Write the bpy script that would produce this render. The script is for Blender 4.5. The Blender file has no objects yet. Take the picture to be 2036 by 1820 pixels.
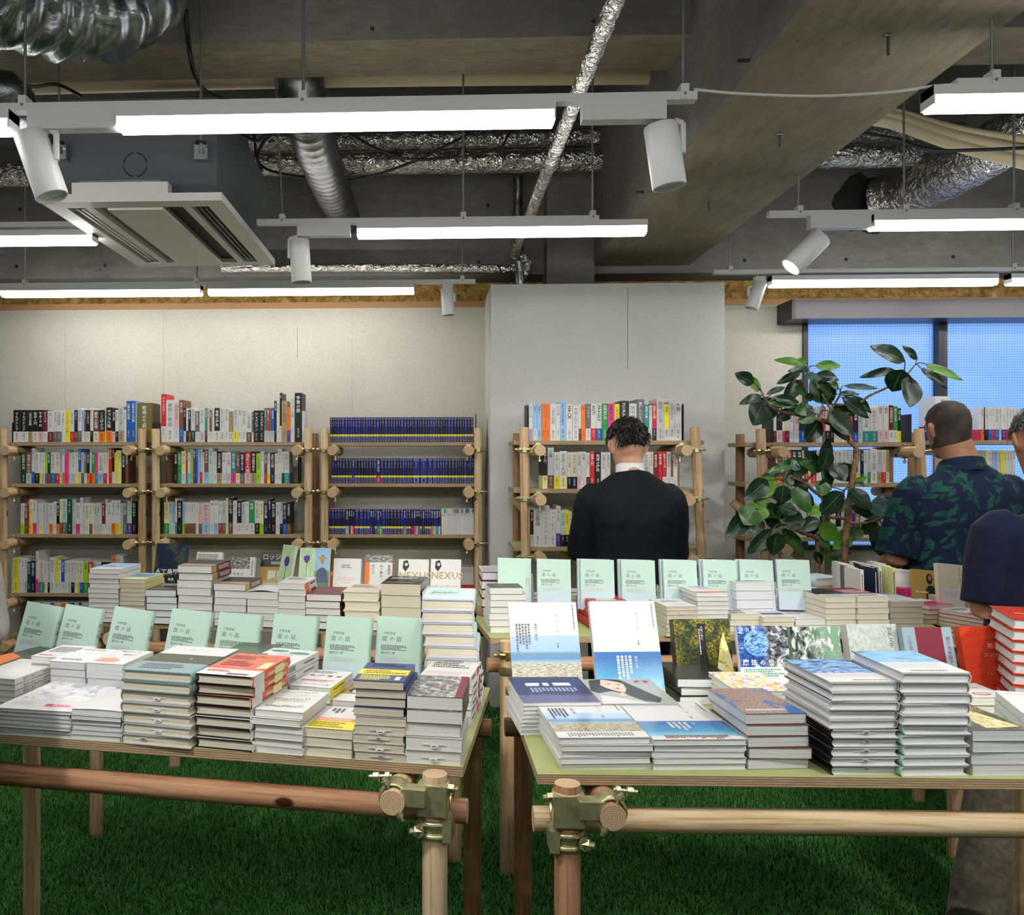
import bpy, bmesh, math, random
from mathutils import Vector, Matrix
SC = bpy.context.scene
COL = SC.collection
rnd = random.Random(7)
# ---------------------------------------------------------------- camera
W_, H_ = 2036, 1820
F_PX, PPX, HZ, CAMZ = 1700.0, 792.0, 912.0, 1.42
YAW = math.radians(2.35)
cd = bpy.data.cameras.new('camera')
cam = bpy.data.objects.new('camera', cd); COL.objects.link(cam)
cd.sensor_fit = 'HORIZONTAL'; cd.sensor_width = 36; cd.lens = 36 * F_PX / W_
cd.shift_x = (W_ / 2 - PPX) / W_; cd.shift_y = (HZ - H_ / 2) / W_
cd.clip_start = 0.05; cd.clip_end = 60
cam.location = (0, 0, CAMZ); cam.rotation_euler = (math.pi / 2, 0, YAW)
SC.camera = cam
SC.view_settings.view_transform = 'Standard'; SC.view_settings.look = 'None'
SC.view_settings.gamma = 1; SC.view_settings.use_curve_mapping = False
SC.view_settings.exposure = 0.35
SC.cycles.max_bounces = 6; SC.cycles.diffuse_bounces = 3; SC.cycles.glossy_bounces = 3; SC.cycles.transmission_bounces = 3; SC.cycles.caustics_reflective = False; SC.cycles.caustics_refractive = False
# ---------------------------------------------------------------- world: soft blue daylight outside the window
wd = bpy.data.worlds.new('daylight'); SC.world = wd; wd.use_nodes = True
wd.node_tree.nodes['Background'].inputs[0].default_value = (0.36, 0.59, 1.0, 1)
wd.node_tree.nodes['Background'].inputs[1].default_value = 1.2
LED = 21.0          # radiance of the white diffusers of the track lights
SPOT_W = 60.0
def lamp(name, loc, target, power, size=0.05, angle=60, blend=0.4, col=(1, .97, .92)):
    l = bpy.data.lights.new(name, 'SPOT'); l.energy = power; l.spot_size = math.radians(angle); l.spot_blend = blend
    l.shadow_soft_size = size; l.color = col
    o = bpy.data.objects.new(name, l); COL.objects.link(o); o.location = loc
    o.rotation_euler = (Vector(target) - Vector(loc)).to_track_quat('-Z', 'Y').to_euler()
    return o
# beams of the track spotlights that stand behind and above the viewer
lamp('spotlight_beam', (1.35, 0.95, 2.28), (0.75, 2.35, 0.85), 40, 0.035, 50)
lamp('spotlight_beam', (2.3, 1.0, 2.28), (1.6, 2.9, 0.9), 62, 0.035, 60)
lamp('spotlight_beam', (-0.9, 1.0, 2.28), (-0.5, 2.1, 0.8), 46, 0.035, 60)
lamp('spotlight_beam', (0.3, 1.0, 2.3), (0.6, 3.2, 0.95), 45, 0.035, 50)

# ---------------------------------------------------------------- pixel -> place helpers (photo frame 2036 x 1820)
FW = Vector((-math.sin(YAW), math.cos(YAW), 0)); RT = Vector((math.cos(YAW), math.sin(YAW), 0)); UP = Vector((0, 0, 1))
def ray(px, py): return FW + RT * ((px - PPX) / F_PX) + UP * ((HZ - py) / F_PX)
def PZ(px, py, z): r = ray(px, py); return Vector((0, 0, CAMZ)) + r * ((z - CAMZ) / r.z)
def PY(px, py, y): r = ray(px, py); return Vector((0, 0, CAMZ)) + r * (y / r.y)
def PD(px, py, d): return Vector((0, 0, CAMZ)) + ray(px, py) * d
def proj(p):
    q = Vector(p) - Vector((0, 0, CAMZ)); d = q.dot(FW)
    return PPX + F_PX * q.dot(RT) / d, HZ - F_PX * q.z / d, d

# ---------------------------------------------------------------- materials
def lin(c): c /= 255.0; return c / 12.92 if c <= .04045 else ((c + .055) / 1.055) ** 2.4
def rgb(*c): return (lin(c[0]), lin(c[1]), lin(c[2]), 1)
MATS = {}
def mat(name, c=(200, 200, 200), rough=.55, metal=0., spec=.5, emit=0., **k):
    if name in MATS: return MATS[name]
    m = bpy.data.materials.new(name); m.use_nodes = True; MATS[name] = m
    b = m.node_tree.nodes['Principled BSDF']
    b.inputs['Base Color'].default_value = rgb(*c); b.inputs['Roughness'].default_value = rough
    b.inputs['Metallic'].default_value = metal; b.inputs['Specular IOR Level'].default_value = spec
    if emit: b.inputs['Emission Color'].default_value = rgb(*c); b.inputs['Emission Strength'].default_value = emit
    for kk, v in k.items(): b.inputs[kk].default_value = v
    return m
class NT:
    def __init__(s, m): s.m = m; s.t = m.node_tree; s.n = s.t.nodes; s.l = s.t.links; s.b = s.n['Principled BSDF']
    def new(s, ty, **k):
        n = s.n.new(ty)
        for a, v in k.items():
            if hasattr(n, a): setattr(n, a, v)
            else: n.inputs[a.replace('_', ' ')].default_value = v
        return n
    def link(s, a, b): s.l.new(a, b)
    def coord(s, kind='Object', scale=(1, 1, 1), rot=(0, 0, 0)):
        c = s.n.new('ShaderNodeTexCoord'); mp = s.n.new('ShaderNodeMapping'); mp.inputs['Scale'].default_value = scale; mp.inputs['Rotation'].default_value = rot
        s.link(c.outputs[kind], mp.inputs[0]); return mp.outputs[0]
    def noise(s, vec, scale, detail=4, rough=.6, dist=0):
        n = s.n.new('ShaderNodeTexNoise'); n.inputs['Scale'].default_value = scale; n.inputs['Detail'].default_value = detail
        n.inputs['Roughness'].default_value = rough; n.inputs['Distortion'].default_value = dist; s.link(vec, n.inputs['Vector']); return n.outputs['Fac']
    def ramp(s, fac, stops, interp='LINEAR'):
        r = s.n.new('ShaderNodeValToRGB'); e = r.color_ramp.elements; r.color_ramp.interpolation = interp
        while len(e) < len(stops): e.new(.5)
        for el, (p, c) in zip(e, stops): el.position = p; el.color = rgb(*c)
        s.link(fac, r.inputs[0]); return r.outputs[0]
    def mix(s, fac, a, b, mode='MIX'):
        n = s.n.new('ShaderNodeMix'); n.data_type = 'RGBA'; n.blend_type = mode
        if isinstance(fac, (int, float)): n.inputs[0].default_value = fac
        else: s.link(fac, n.inputs[0])
        for i, x in ((6, a), (7, b)):
            if isinstance(x, tuple): n.inputs[i].default_value = rgb(*x)
            else: s.link(x, n.inputs[i])
        return n.outputs[2]
    def math(s, op, a, b=0.):
        n = s.n.new('ShaderNodeMath'); n.operation = op
        for i, x in ((0, a), (1, b)):
            if isinstance(x, (int, float)): n.inputs[i].default_value = x
            else: s.link(x, n.inputs[i])
        return n.outputs[0]
    def sep(s, vec):
        n = s.n.new('ShaderNodeSeparateXYZ'); s.link(vec, n.inputs[0]); return n.outputs
    def color(s, o): s.link(o, s.b.inputs['Base Color'])
    def bump(s, h, strength=.3, dist=.01):
        n = s.n.new('ShaderNodeBump'); n.inputs['Strength'].default_value = strength; n.inputs['Distance'].default_value = dist
        s.link(h, n.inputs['Height']); s.link(n.outputs[0], s.b.inputs['Normal'])
def concrete(name, dark, light, stain, board=(1, 1, 1), amt=.6):
    m = mat(name, light, .85, spec=.25); t = NT(m); v = t.coord()
    a = t.noise(v, 1.3, 6, .65); b = t.noise(t.coord(scale=board), 9, 5, .7); c = t.noise(v, 45, 3, .6)
    base = t.ramp(a, [(.3, dark), (.62, light)]); base = t.mix(t.ramp(b, [(.42, (0, 0, 0)), (.7, (255, 255, 255))]), base, stain)
    sp = t.ramp(c, [(.67, (255, 255, 255)), (.74, (120, 118, 112))]); base = t.mix(amt, base, sp, 'MULTIPLY'); t.color(base)
    t.bump(b, .35, .01); return m
concrete('concrete_dark', (84, 84, 81), (126, 125, 120), (104, 101, 95), (1, 1, 3))
concrete('concrete_soffit', (120, 112, 94), (146, 138, 117), (118, 109, 90), (3, .7, 1))
concrete('concrete_soffit_cross', (116, 107, 90), (148, 139, 118), (116, 106, 88), (.8, 3, 1))
concrete('slab', (90, 90, 87), (118, 117, 113), (102, 101, 97))
def plaster(name, c, c2, sc=1.5):
    m = mat(name, c, .9, spec=.2); t = NT(m); v = t.coord()
    x = t.ramp(t.noise(v, sc, 5, .6), [(.35, c2), (.6, c)]); y = t.ramp(t.noise(v, 160, 2, .5), [(.3, (225, 225, 225)), (.7, (255, 255, 255))])
    t.color(t.mix(1.0, x, y, 'MULTIPLY')); t.bump(t.noise(v, 120, 3), .12, .003); return m
plaster('wall_paper', (206, 203, 191), (197, 193, 180)); plaster('wall_board', (226, 227, 224), (217, 218, 215)); plaster('wall_plain', (205, 204, 200), (195, 195, 190))
def foam():
    m = mat('foam', (190, 150, 80), .9, spec=.2); t = NT(m); v = t.coord()
    n = t.noise(v, 22, 6, .7, .6); t.color(t.ramp(n, [(.3, (120, 84, 34)), (.5, (196, 156, 84)), (.7, (226, 198, 132))])); t.bump(n, 1, .05)
foam()
def wood(name, a, b, knot, rings=True):
    m = mat(name, a, .62, spec=.3); t = NT(m)
    v = t.coord(scale=(1, 1, .07)); n = t.noise(v, 34, 5, .6, 1.1); base = t.ramp(n, [(.32, b), (.62, a)])
    line = t.ramp(t.noise(t.coord(scale=(1, 1, .035)), 120, 3, .6, .4), [(.36, (205, 190, 172)), (.5, (255, 255, 255))]); base = t.mix(.75, base, line, 'MULTIPLY')
    vo = t.new('ShaderNodeTexVoronoi'); vo.inputs['Scale'].default_value = 9; t.link(t.coord(scale=(1.3, 1.3, .75)), vo.inputs['Vector'])
    k = t.ramp(vo.outputs['Distance'], [(.13, (255, 255, 255)), (.18, (0, 0, 0))]); base = t.mix(k, base, knot); t.color(base); t.bump(n, .15, .002)
wood('pole_wood', (214, 184, 146), (184, 146, 106), (88, 44, 20)); wood('pole_wood_dark', (176, 134, 98), (140, 98, 66), (64, 30, 14)); wood('pole_wood_warm', (196, 150, 116), (166, 118, 86), (70, 32, 18)); wood('pole_wood_pale', (222, 200, 162), (200, 170, 128), (110, 64, 34))
def endgrain():
    m = mat('end_grain', (214, 190, 156), .8, spec=.2); t = NT(m)
    w = t.new('ShaderNodeTexWave', wave_type='RINGS', rings_direction='Z'); w.inputs['Scale'].default_value = 75; w.inputs['Distortion'].default_value = 2.; w.inputs['Detail'].default_value = 2
    t.link(t.coord(), w.inputs['Vector']); t.color(t.ramp(w.outputs['Fac'], [(.2, (186, 150, 110)), (.6, (218, 192, 158))]))
endgrain()
def ply():
    m = mat('ply_edge', (190, 165, 132), .8, spec=.2); t = NT(m); v = t.coord()
    z = t.sep(v)[2]; s = t.math('FRACT', t.math('MULTIPLY', z, 210.)); n = t.noise(t.coord(scale=(1, 1, 12)), 26, 4)
    c = t.mix(t.ramp(s, [(.45, (0, 0, 0)), (.55, (255, 255, 255))]), (202, 180, 146), (156, 128, 96)); t.color(t.mix(t.ramp(n, [(.35, (0, 0, 0)), (.7, (180, 180, 180))]), c, (112, 86, 62)))
    m = mat('ply_green', (172, 180, 118), .5, spec=.4); t = NT(m); t.color(t.ramp(t.noise(t.coord(), 5, 5), [(.35, (160, 168, 106)), (.65, (180, 188, 128))]))
ply()
def foil(name, a, b, sc=17, st=1., rough=.2):
    m = mat(name, a, rough, 1., .5); t = NT(m); v = t.coord(); n = t.noise(v, sc, 3, .6, 1.6)
    t.color(t.ramp(n, [(.3, b), (.65, a)])); t.bump(n, st, .03); return m
foil('foil', (236, 234, 228), (206, 204, 198)); foil('foil_dark', (160, 164, 166), (110, 114, 117), 7, .22, .3); foil('galvanised', (150, 152, 152), (106, 108, 108), 6, .1, .38)
mat('white_metal', (214, 215, 214), .4); mat('zinc', (168, 172, 172), .35, .9); mat('black_rubber', (24, 24, 25), .5); mat('beige_pipe', (206, 192, 156), .5); mat('white_cable', (214, 214, 210), .5)
m = mat('led', (255, 255, 255), .5); m.node_tree.nodes['Principled BSDF'].inputs['Emission Color'].default_value = (1, .985, .96, 1); m.node_tree.nodes['Principled BSDF'].inputs['Emission Strength'].default_value = LED
mat('ac_metal', (78, 84, 87), .45, .2); mat('ac_white', (226, 224, 218), .45); mat('vent_black', (10, 10, 11), .7); mat('grey_plastic', (120, 122, 122), .5)
m = mat('brass_zinc', (196, 178, 118), .3, .85); t = NT(m); t.color(t.ramp(t.noise(t.coord(), 30, 2), [(.35, (168, 150, 92)), (.5, (206, 196, 142)), (.65, (184, 150, 132))]))
m = mat('green_zinc', (190, 184, 140), .32, .75); t = NT(m); t.color(t.ramp(t.noise(t.coord(), 26, 2), [(.3, (184, 178, 132)), (.5, (214, 208, 164)), (.7, (190, 176, 140))]))
mat('shutter', (70, 68, 70), .4, .3); mat('frame_black', (38, 38, 40), .45)
def glass():
    m = mat('wired_glass', (190, 215, 255), .5); t = NT(m); v = t.coord(); s = t.sep(v)
    g = lambda o: t.math('LESS_THAN', t.math('FRACT', t.math('MULTIPLY', o, 62.)), .26)
    line = t.math('MAXIMUM', g(s[0]), g(s[2])); n = t.noise(v, 3, 4)
    c = t.mix(line, t.ramp(n, [(.3, (196, 216, 250)), (.7, (226, 236, 255))]), (150, 178, 226))
    tr = t.new('ShaderNodeBsdfTranslucent'); t.link(c, tr.inputs['Color']); gl = t.new('ShaderNodeBsdfGlossy'); gl.inputs['Roughness'].default_value = .35
    mx = t.new('ShaderNodeMixShader'); mx.inputs[0].default_value = .05; t.link(tr.outputs[0], mx.inputs[1]); t.link(gl.outputs[0], mx.inputs[2])
    t.link(mx.outputs[0], t.n['Material Output'].inputs[0])
glass()
def pages(name, a, b):
    m = mat(name, a, .85, spec=.15); t = NT(m); n = t.noise(t.coord(scale=(.02, .02, 9)), 90, 2, .5)
    t.color(t.ramp(n, [(.3, b), (.55, a)])); return m
pages('page_white', (228, 227, 221), (202, 201, 195)); pages('page_cream', (224, 217, 197), (202, 193, 168)); pages('page_grey', (214, 216, 218), (184, 188, 192)); pages('page_beige', (212, 203, 182), (190, 180, 156)); pages('page_bright', (226, 228, 230), (196, 199, 206))
PAL = dict(W=(216, 216, 213), w=(196, 198, 198), c=(222, 214, 190), G=(104, 106, 108), K=(18, 18, 21), N=(20, 27, 62), B=(28, 92, 176), b=(150, 192, 228), T=(48, 140, 140), g=(36, 150, 76), l=(160, 214, 44), d=(16, 66, 48),
           m=(182, 212, 200), Y=(238, 222, 40), y=(230, 226, 160), O=(240, 122, 40), R=(206, 34, 40), r=(120, 26, 40), P=(236, 60, 140), p=(226, 184, 190), V=(92, 50, 150), v=(176, 176, 216), n=(122, 76, 52), t=(176, 152, 108), o=(112, 104, 52), U=(12, 24, 110), u=(10, 16, 56))
for k, c in PAL.items(): mat('ink_' + k, c, .42, spec=.4)
def ink(k): return MATS['ink_' + k]
# ---------------------------------------------------------------- mesh building
class MB:
    def __init__(s): s.v = []; s.f = []; s.m = []; s.uv = []; s.mats = []
    def mi(s, m):
        if isinstance(m, str): m = MATS[m]
        if m not in s.mats: s.mats.append(m)
        return s.mats.index(m)
    def add(s, vs, fs, m, uvs=None):
        b = len(s.v); k = s.mi(m); s.v.extend(tuple(x) for x in vs)
        for f in fs:
            s.f.append([b + i for i in f]); s.m.append(k)
            s.uv.extend([uvs[i] for i in f] if uvs else [(0, 0)] * len(f))
        return s
    def box(s, x0, y0, z0, x1, y1, z1, m, mt=None):
        vs = [(x, y, z) for z in (z0, z1) for y in (y0, y1) for x in (x0, x1)]
        s.add(vs, [(0, 2, 3, 1), (0, 1, 5, 4), (1, 3, 7, 5), (3, 2, 6, 7), (2, 0, 4, 6)], m)
        s.add(vs[4:], [(0, 1, 3, 2)], mt or m); return s
    def quad(s, a, b, c, d, m): return s.add([a, b, c, d], [(0, 1, 2, 3)], m, [(0, 0), (1, 0), (1, 1), (0, 1)])
    def rings(s, rs, m, cap=True, mc=None, closed=True):
        n = len(rs[0]); vs = [p for r in rs for p in r]; fs = []
        for i in range(len(rs) - 1):
            for j in range(n if closed else n - 1):
                a, b = i * n + j, i * n + (j + 1) % n; fs.append((a, b, b + n, a + n))
        s.add(vs, fs, m)
        if cap: s.add(rs[0], [tuple(reversed(range(n)))], mc or m); s.add(rs[-1], [tuple(range(n))], mc or m)
        return s
    def tube(s, pts, r, m, n=12, mc=None, cap=True):
        pts = [Vector(p) for p in pts]; rs = []; t0 = (pts[1] - pts[0]).normalized()
        a = t0.orthogonal().normalized()
        for i, p in enumerate(pts):
            t = (pts[min(i + 1, len(pts) - 1)] - pts[max(i - 1, 0)]).normalized()
            a = (a - t * a.dot(t)).normalized(); b = t.cross(a); q = r[i] if isinstance(r, (list, tuple)) else r
            rs.append([p + (a * math.cos(k * 2 * math.pi / n) + b * math.sin(k * 2 * math.pi / n)) * q for k in range(n)])
        return s.rings(rs, m, cap, mc)
    def xf(s, M):
        s.v = [tuple(M @ Vector(p)) for p in s.v]; return s
    def mirror_x(s, w):
        s.v = [(w - p[0], p[1], p[2]) for p in s.v]; 
        uv = []; i = 0
        for f in s.f: uv.extend(reversed(s.uv[i:i + len(f)])); i += len(f)
        s.uv = uv; s.f = [list(reversed(f)) for f in s.f]; return s
    def mesh(s, name, smooth=0):
        me = bpy.data.meshes.new(name); me.from_pydata(s.v, [], s.f)
        for m in s.mats: me.materials.append(m)
        me.polygons.foreach_set('material_index', s.m)
        if any(u != (0, 0) for u in s.uv):
            ul = me.uv_layers.new(name='UVMap'); ul.data.foreach_set('uv', [c for u in s.uv for c in u])
        if smooth: me.polygons.foreach_set('use_smooth', [True] * len(s.f)); me.set_sharp_from_angle(angle=math.radians(smooth))
        me.update(); return me
    def build(s, name, parent=None, loc=None, rot=None, smooth=0, M=None): return place(name, s.mesh(name, smooth), parent, loc, rot, M)
def place(name, me, parent=None, loc=None, rot=None, M=None):
    o = bpy.data.objects.new(name, me); COL.objects.link(o)
    if parent: o.parent = parent
    if M is not None: o.matrix_local = M
    if loc is not None: o.location = loc
    if rot is not None: o.rotation_euler = rot
    return o
def tag(o, label, cat, group=None, kind=None):
    o['label'] = label; o['category'] = cat
    if group: o['group'] = group
    if kind: o['kind'] = kind
    return o
def struct(o): o['kind'] = 'structure'; return o
def thing(name, label, cat, loc=(0, 0, 0), rot=(0, 0, 0), group=None):
    o = place(name, None, None, loc, rot); return tag(o, label, cat, group)
def aim(p, q):
    """matrix that takes local +z onto p->q with the origin at p"""
    d = (Vector(q) - Vector(p)); return Matrix.Translation(p) @ d.to_track_quat('Z', 'Y').to_matrix().to_4x4()

# ---------------------------------------------------------------- lettering: glyph outlines turned into flat faces
GL = {}
def load_glyphs(chars):
    obs = []
    for ch in sorted(set(chars) - {' ', '\n'}):
        for b in (0, 1):
            cu = bpy.data.curves.new('glyph', 'FONT'); cu.body = ch; cu.size = 1; cu.resolution_u = 1; cu.fill_mode = 'FRONT'
            if b: cu.offset = .022
            o = bpy.data.objects.new('glyph', cu); COL.objects.link(o); obs.append((ch, b, o))
    dg = bpy.context.evaluated_depsgraph_get()
    for ch, b, o in obs:
        me = bpy.data.meshes.new_from_object(o.evaluated_get(dg), depsgraph=dg)
        GL[ch, b] = ([tuple(v.co[:2]) for v in me.vertices], [tuple(p.vertices) for p in me.polygons]); bpy.data.meshes.remove(me)
    for ch, b, o in obs:
        cu = o.data; bpy.data.objects.remove(o); bpy.data.curves.remove(cu)
def put_text(mb, text, at, right, up, size, m, vertical=False, bold=0, gap=1.0, center=False):
    at, right, up = Vector(at), Vector(right), Vector(up); pos = 0.
    wd = lambda ch: 1.0 if ord(ch) > 0x2000 else (max((x for x, y in GL[ch, 0][0]), default=.3) + .08 if ch != ' ' else .35)
    if center and not vertical: pos = -sum(wd(c) for c in text) / 2
    for ch in text:
        if ch == ' ': pos += .5; continue
        vs, fs = GL[ch, bold]
        if vertical:
            if ch in 'ー': vs = [(y + .12, .88 - x) for x, y in vs]
            o = at + up * (size * (-(pos + 1) * gap)); ox = -.5; pos += 1
        else: o = at + right * (size * pos * gap); ox = 0; pos += wd(ch)
        mb.add([o + right * ((x + ox) * size) + up * (y * size) for x, y in vs], fs, m)
# ---------------------------------------------------------------- pictures printed on covers (UV 0..1 over the printed area)
def pic(name, fn, rough=.3):
    m = mat(name, (200, 200, 200), rough, spec=.5); t = NT(m); v = t.coord('UV'); t.color(fn(t, v)); return m
pic('pic_mint', lambda t, v: t.ramp(t.sep(v)[1], [(0, (196, 204, 228)), (.3, (190, 212, 218)), (.5, (190, 220, 206)), (1, (190, 220, 206))]), .5)
pic('pic_sea', rough=.13, fn=lambda t, v: t.mix(t.ramp(t.noise(t.coord('UV', (3, 22, 1)), 6, 4), [(.45, (0, 0, 0)), (.75, (120, 120, 120))]), t.ramp(t.sep(v)[1], [(0, (226, 206, 190)), (.12, (232, 228, 236)), (.2, (150, 200, 220)), (.45, (46, 150, 196)), (.85, (30, 104, 176)), (1, (40, 110, 180))]), (220, 240, 250)))
def _paddy(t, v):
    y = t.sep(v)[1]; n = t.noise(t.coord('UV', (2, 14, 1)), 7, 5, .7, .5)
    g = t.ramp(n, [(.36, (66, 66, 46)), (.5, (150, 144, 112)), (.62, (226, 218, 196))]); up = t.ramp(y, [(.55, (176, 190, 190)), (.64, (70, 132, 176)), (.72, (96, 140, 170)), (.76, (160, 190, 226)), (1, (176, 202, 236))])
    return t.mix(t.ramp(y, [(.55, (0, 0, 0)), (.6, (255, 255, 255))]), g, up)
pic('pic_paddy', _paddy, .13)
pic('pic_forest', lambda t, v: t.mix(t.ramp(t.noise(v, 3.2, 3, .5, .6), [(.44, (0, 0, 0)), (.56, (255, 255, 255))]), t.ramp(t.noise(v, 22, 6, .7), [(.38, (8, 12, 8)), (.5, (40, 56, 24)), (.6, (84, 92, 36)), (.7, (20, 28, 18))]), t.ramp(t.noise(v, 26, 6, .7), [(.38, (24, 32, 14)), (.5, (88, 90, 30)), (.6, (190, 168, 60)), (.7, (90, 60, 90))])))
pic('pic_forest_glow', lambda t, v: t.ramp(t.noise(v, 9, 6, .7, .5), [(.34, (120, 110, 60)), (.45, (226, 214, 110)), (.58, (240, 238, 200)), (.7, (176, 130, 190))]))
pic('pic_fern', lambda t, v: t.ramp(t.noise(v, 30, 6, .7), [(.4, (12, 14, 13)), (.58, (34, 38, 34)), (.7, (110, 112, 92))]))
pic('pic_magic', lambda t, v: t.mix(t.ramp(t.sep(v)[0], [(.45, (0, 0, 0)), (.62, (255, 255, 255))]), t.ramp(t.noise(v, 5, 5, .7, 1.2), [(.36, (8, 20, 66)), (.5, (28, 84, 172)), (.64, (190, 216, 244))]), t.ramp(t.noise(v, 7, 6, .7, 1.), [(.4, (20, 22, 28)), (.52, (110, 112, 120)), (.64, (230, 232, 238))])))
pic('pic_wave', lambda t, v: t.ramp(t.noise(t.coord('UV', (1, 2.4, 1)), 4, 5, .6, 1.6), [(.34, (10, 26, 70)), (.46, (50, 120, 200)), (.56, (170, 214, 240)), (.68, (40, 56, 80))]))
pic('pic_blossom', lambda t, v: t.mix(t.ramp(t.sep(v)[0], [(.3, (0, 0, 0)), (.75, (255, 255, 255))]), t.ramp(t.noise(v, 6, 6, .7, .6), [(.42, (14, 16, 18)), (.5, (110, 130, 116)), (.58, (240, 232, 236))]), t.mix(t.ramp(t.noise(v, 7, 5, .6), [(.56, (0, 0, 0)), (.62, (255, 255, 255))]), (120, 158, 134), (246, 214, 226))))
pic('pic_sky_feather', lambda t, v: t.ramp(t.noise(t.coord('UV', (1, 3, 1)), 3, 3, .5, .8), [(.4, (150, 206, 240)), (.58, (110, 180, 226)), (.66, (120, 60, 60)), (.74, (220, 230, 240))]))
pic('pic_map', lambda t, v: t.mix(t.ramp(t.noise(v, 12, 5, .7, .5), [(.45, (0, 0, 0)), (.55, (255, 255, 255))]), (196, 200, 196), (172, 178, 176)), .5)
pic('pic_aerial', lambda t, v: t.mix(t.ramp(t.noise(v, 2.4, 3, .55, .4), [(.50, (0, 0, 0)), (.54, (255, 255, 255))]), (12, 24, 56), t.ramp(t.noise(v, 24, 5, .7), [(.4, (30, 44, 36)), (.65, (80, 90, 70))])))
pic('pic_meadow', lambda t, v: t.ramp(t.sep(v)[1], [(0, (70, 110, 66)), (.38, (96, 140, 84)), (.46, (150, 186, 200)), (1, (134, 186, 224))]))
pic('pic_tulip_green', lambda t, v: t.ramp(t.noise(v, 2, 2), [(.35, (170, 200, 150)), (.65, (196, 220, 190))]))
pic('pic_stadium', lambda t, v: t.mix(t.ramp(t.noise(v, 1.8, 2, .5, 1.), [(.49, (0, 0, 0)), (.53, (255, 255, 255))]), t.ramp(t.noise(v, 40, 3), [(.4, (120, 90, 76)), (.6, (186, 160, 146))]), (60, 110, 180)))
pic('pic_photo_grey', lambda t, v: t.ramp(t.noise(v, 7, 6, .7, .6), [(.36, (50, 50, 50)), (.52, (140, 138, 136)), (.66, (226, 226, 224))]), .12)
pic('pic_olive_night', lambda t, v: t.ramp(t.noise(v, 12, 5, .7), [(.4, (44, 50, 34)), (.6, (74, 80, 52)), (.72, (110, 110, 70))]))
pic('pic_pale_watercolor', lambda t, v: t.ramp(t.noise(v, 5, 5, .6, .5), [(.36, (170, 176, 190)), (.5, (226, 226, 226)), (.66, (234, 232, 230))]), .4)
pic('pic_soft_words', lambda t, v: t.ramp(t.noise(v, 9, 3, .5), [(.4, (236, 236, 232)), (.56, (236, 236, 232)), (.6, (190, 206, 226)), (.7, (230, 226, 160))]), .4)
pic('pic_pink_specks', lambda t, v: t.ramp(t.noise(v, 22, 3, .6), [(.5, (238, 236, 232)), (.62, (232, 190, 180))]), .4)
pic('pic_polka', lambda t, v: t.ramp(t.noise(v, 9, 1, .4), [(.4, (230, 212, 70)), (.44, (236, 232, 226)), (.56, (236, 232, 226)), (.6, (206, 120, 150))], 'CONSTANT'))
pic('pic_night_sea', lambda t, v: t.ramp(t.math('ADD', t.sep(v)[1], t.math('MULTIPLY', t.noise(v, 14, 6, .7), .25)), [(.36, (90, 84, 130)), (.42, (40, 40, 82)), (.47, (24, 32, 76)), (1, (32, 44, 96))]))
pic('pic_brick_orange', lambda t, v: t.ramp(t.noise(v, 3, 3), [(.4, (206, 96, 66)), (.6, (226, 120, 86))]), .4)

# ---------------------------------------------------------------- books
def art_on(mb, art, P, R, U, n, w, l):
    """art drawn on the plane through P; R, U unit axes along width and height, n the normal"""
    R, U, n, P = Vector(R), Vector(U), Vector(n), Vector(P); e = .00012
    for i, a in enumerate(art):
        o = P + n * (.00015 + e * i); k = a[0]; pt = lambda u, v: o + R * (u * w) + U * (v * l)
        if k == 'r': mb.quad(pt(a[1], a[2]), pt(a[3], a[2]), pt(a[3], a[4]), pt(a[1], a[4]), a[5])
        elif k == 'p': mb.add([pt(*q) for q in a[1]], [tuple(range(len(a[1])))], a[2], [tuple(q) for q in a[1]])
        elif k == 'e':
            c = o + R * (a[1] * w) + U * (a[2] * l); N = 18
            mb.add([c + R * (a[3] * w * math.cos(j * 2 * math.pi / N)) + U * (a[4] * w * math.sin(j * 2 * math.pi / N)) for j in range(N)], [tuple(range(N))], a[5], [(.5 + .5 * math.cos(j * 2 * math.pi / N), .5 + .5 * math.sin(j * 2 * math.pi / N)) for j in range(N)])
        elif k == 't': put_text(mb, a[1], pt(a[2], a[3]), R, U, a[4] * w, a[5], 'v' in a[6], 'b' in a[6], 1.0 + .35 * ('w' in a[6]), 'c' in a[6])
        elif k == 'm':   # a block of small print: rows of character-sized marks, (u0,v0,u1,v1,rows,mat,'h'|'v')
            rr = random.Random(i * 7 + int(a[1] * 100)); u0, v0, u1, v1, rows, mm = a[1:7]
            for q in range(rows):
                f = (q + .5) / rows; L = rr.uniform(.6, 1.0); th = .32 / rows
                if a[7] == 'h':
                    vv = v1 - (v1 - v0) * f; x = u0
                    while x < u0 + (u1 - u0) * L: d = rr.uniform(.012, .045); mb.quad(pt(x, vv - th * (v1 - v0)), pt(x + d, vv - th * (v1 - v0)), pt(x + d, vv + th * (v1 - v0)), pt(x, vv + th * (v1 - v0)), mm); x += d + .012
                else:
                    uu = u1 - (u1 - u0) * f; y = v1
                    while y > v1 - (v1 - v0) * L: d = rr.uniform(.01, .03); mb.quad(pt(uu - th * (u1 - u0), y - d), pt(uu + th * (u1 - u0), y - d), pt(uu + th * (u1 - u0), y), pt(uu - th * (u1 - u0), y), mm); y -= d + .008
BK = {}
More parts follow.
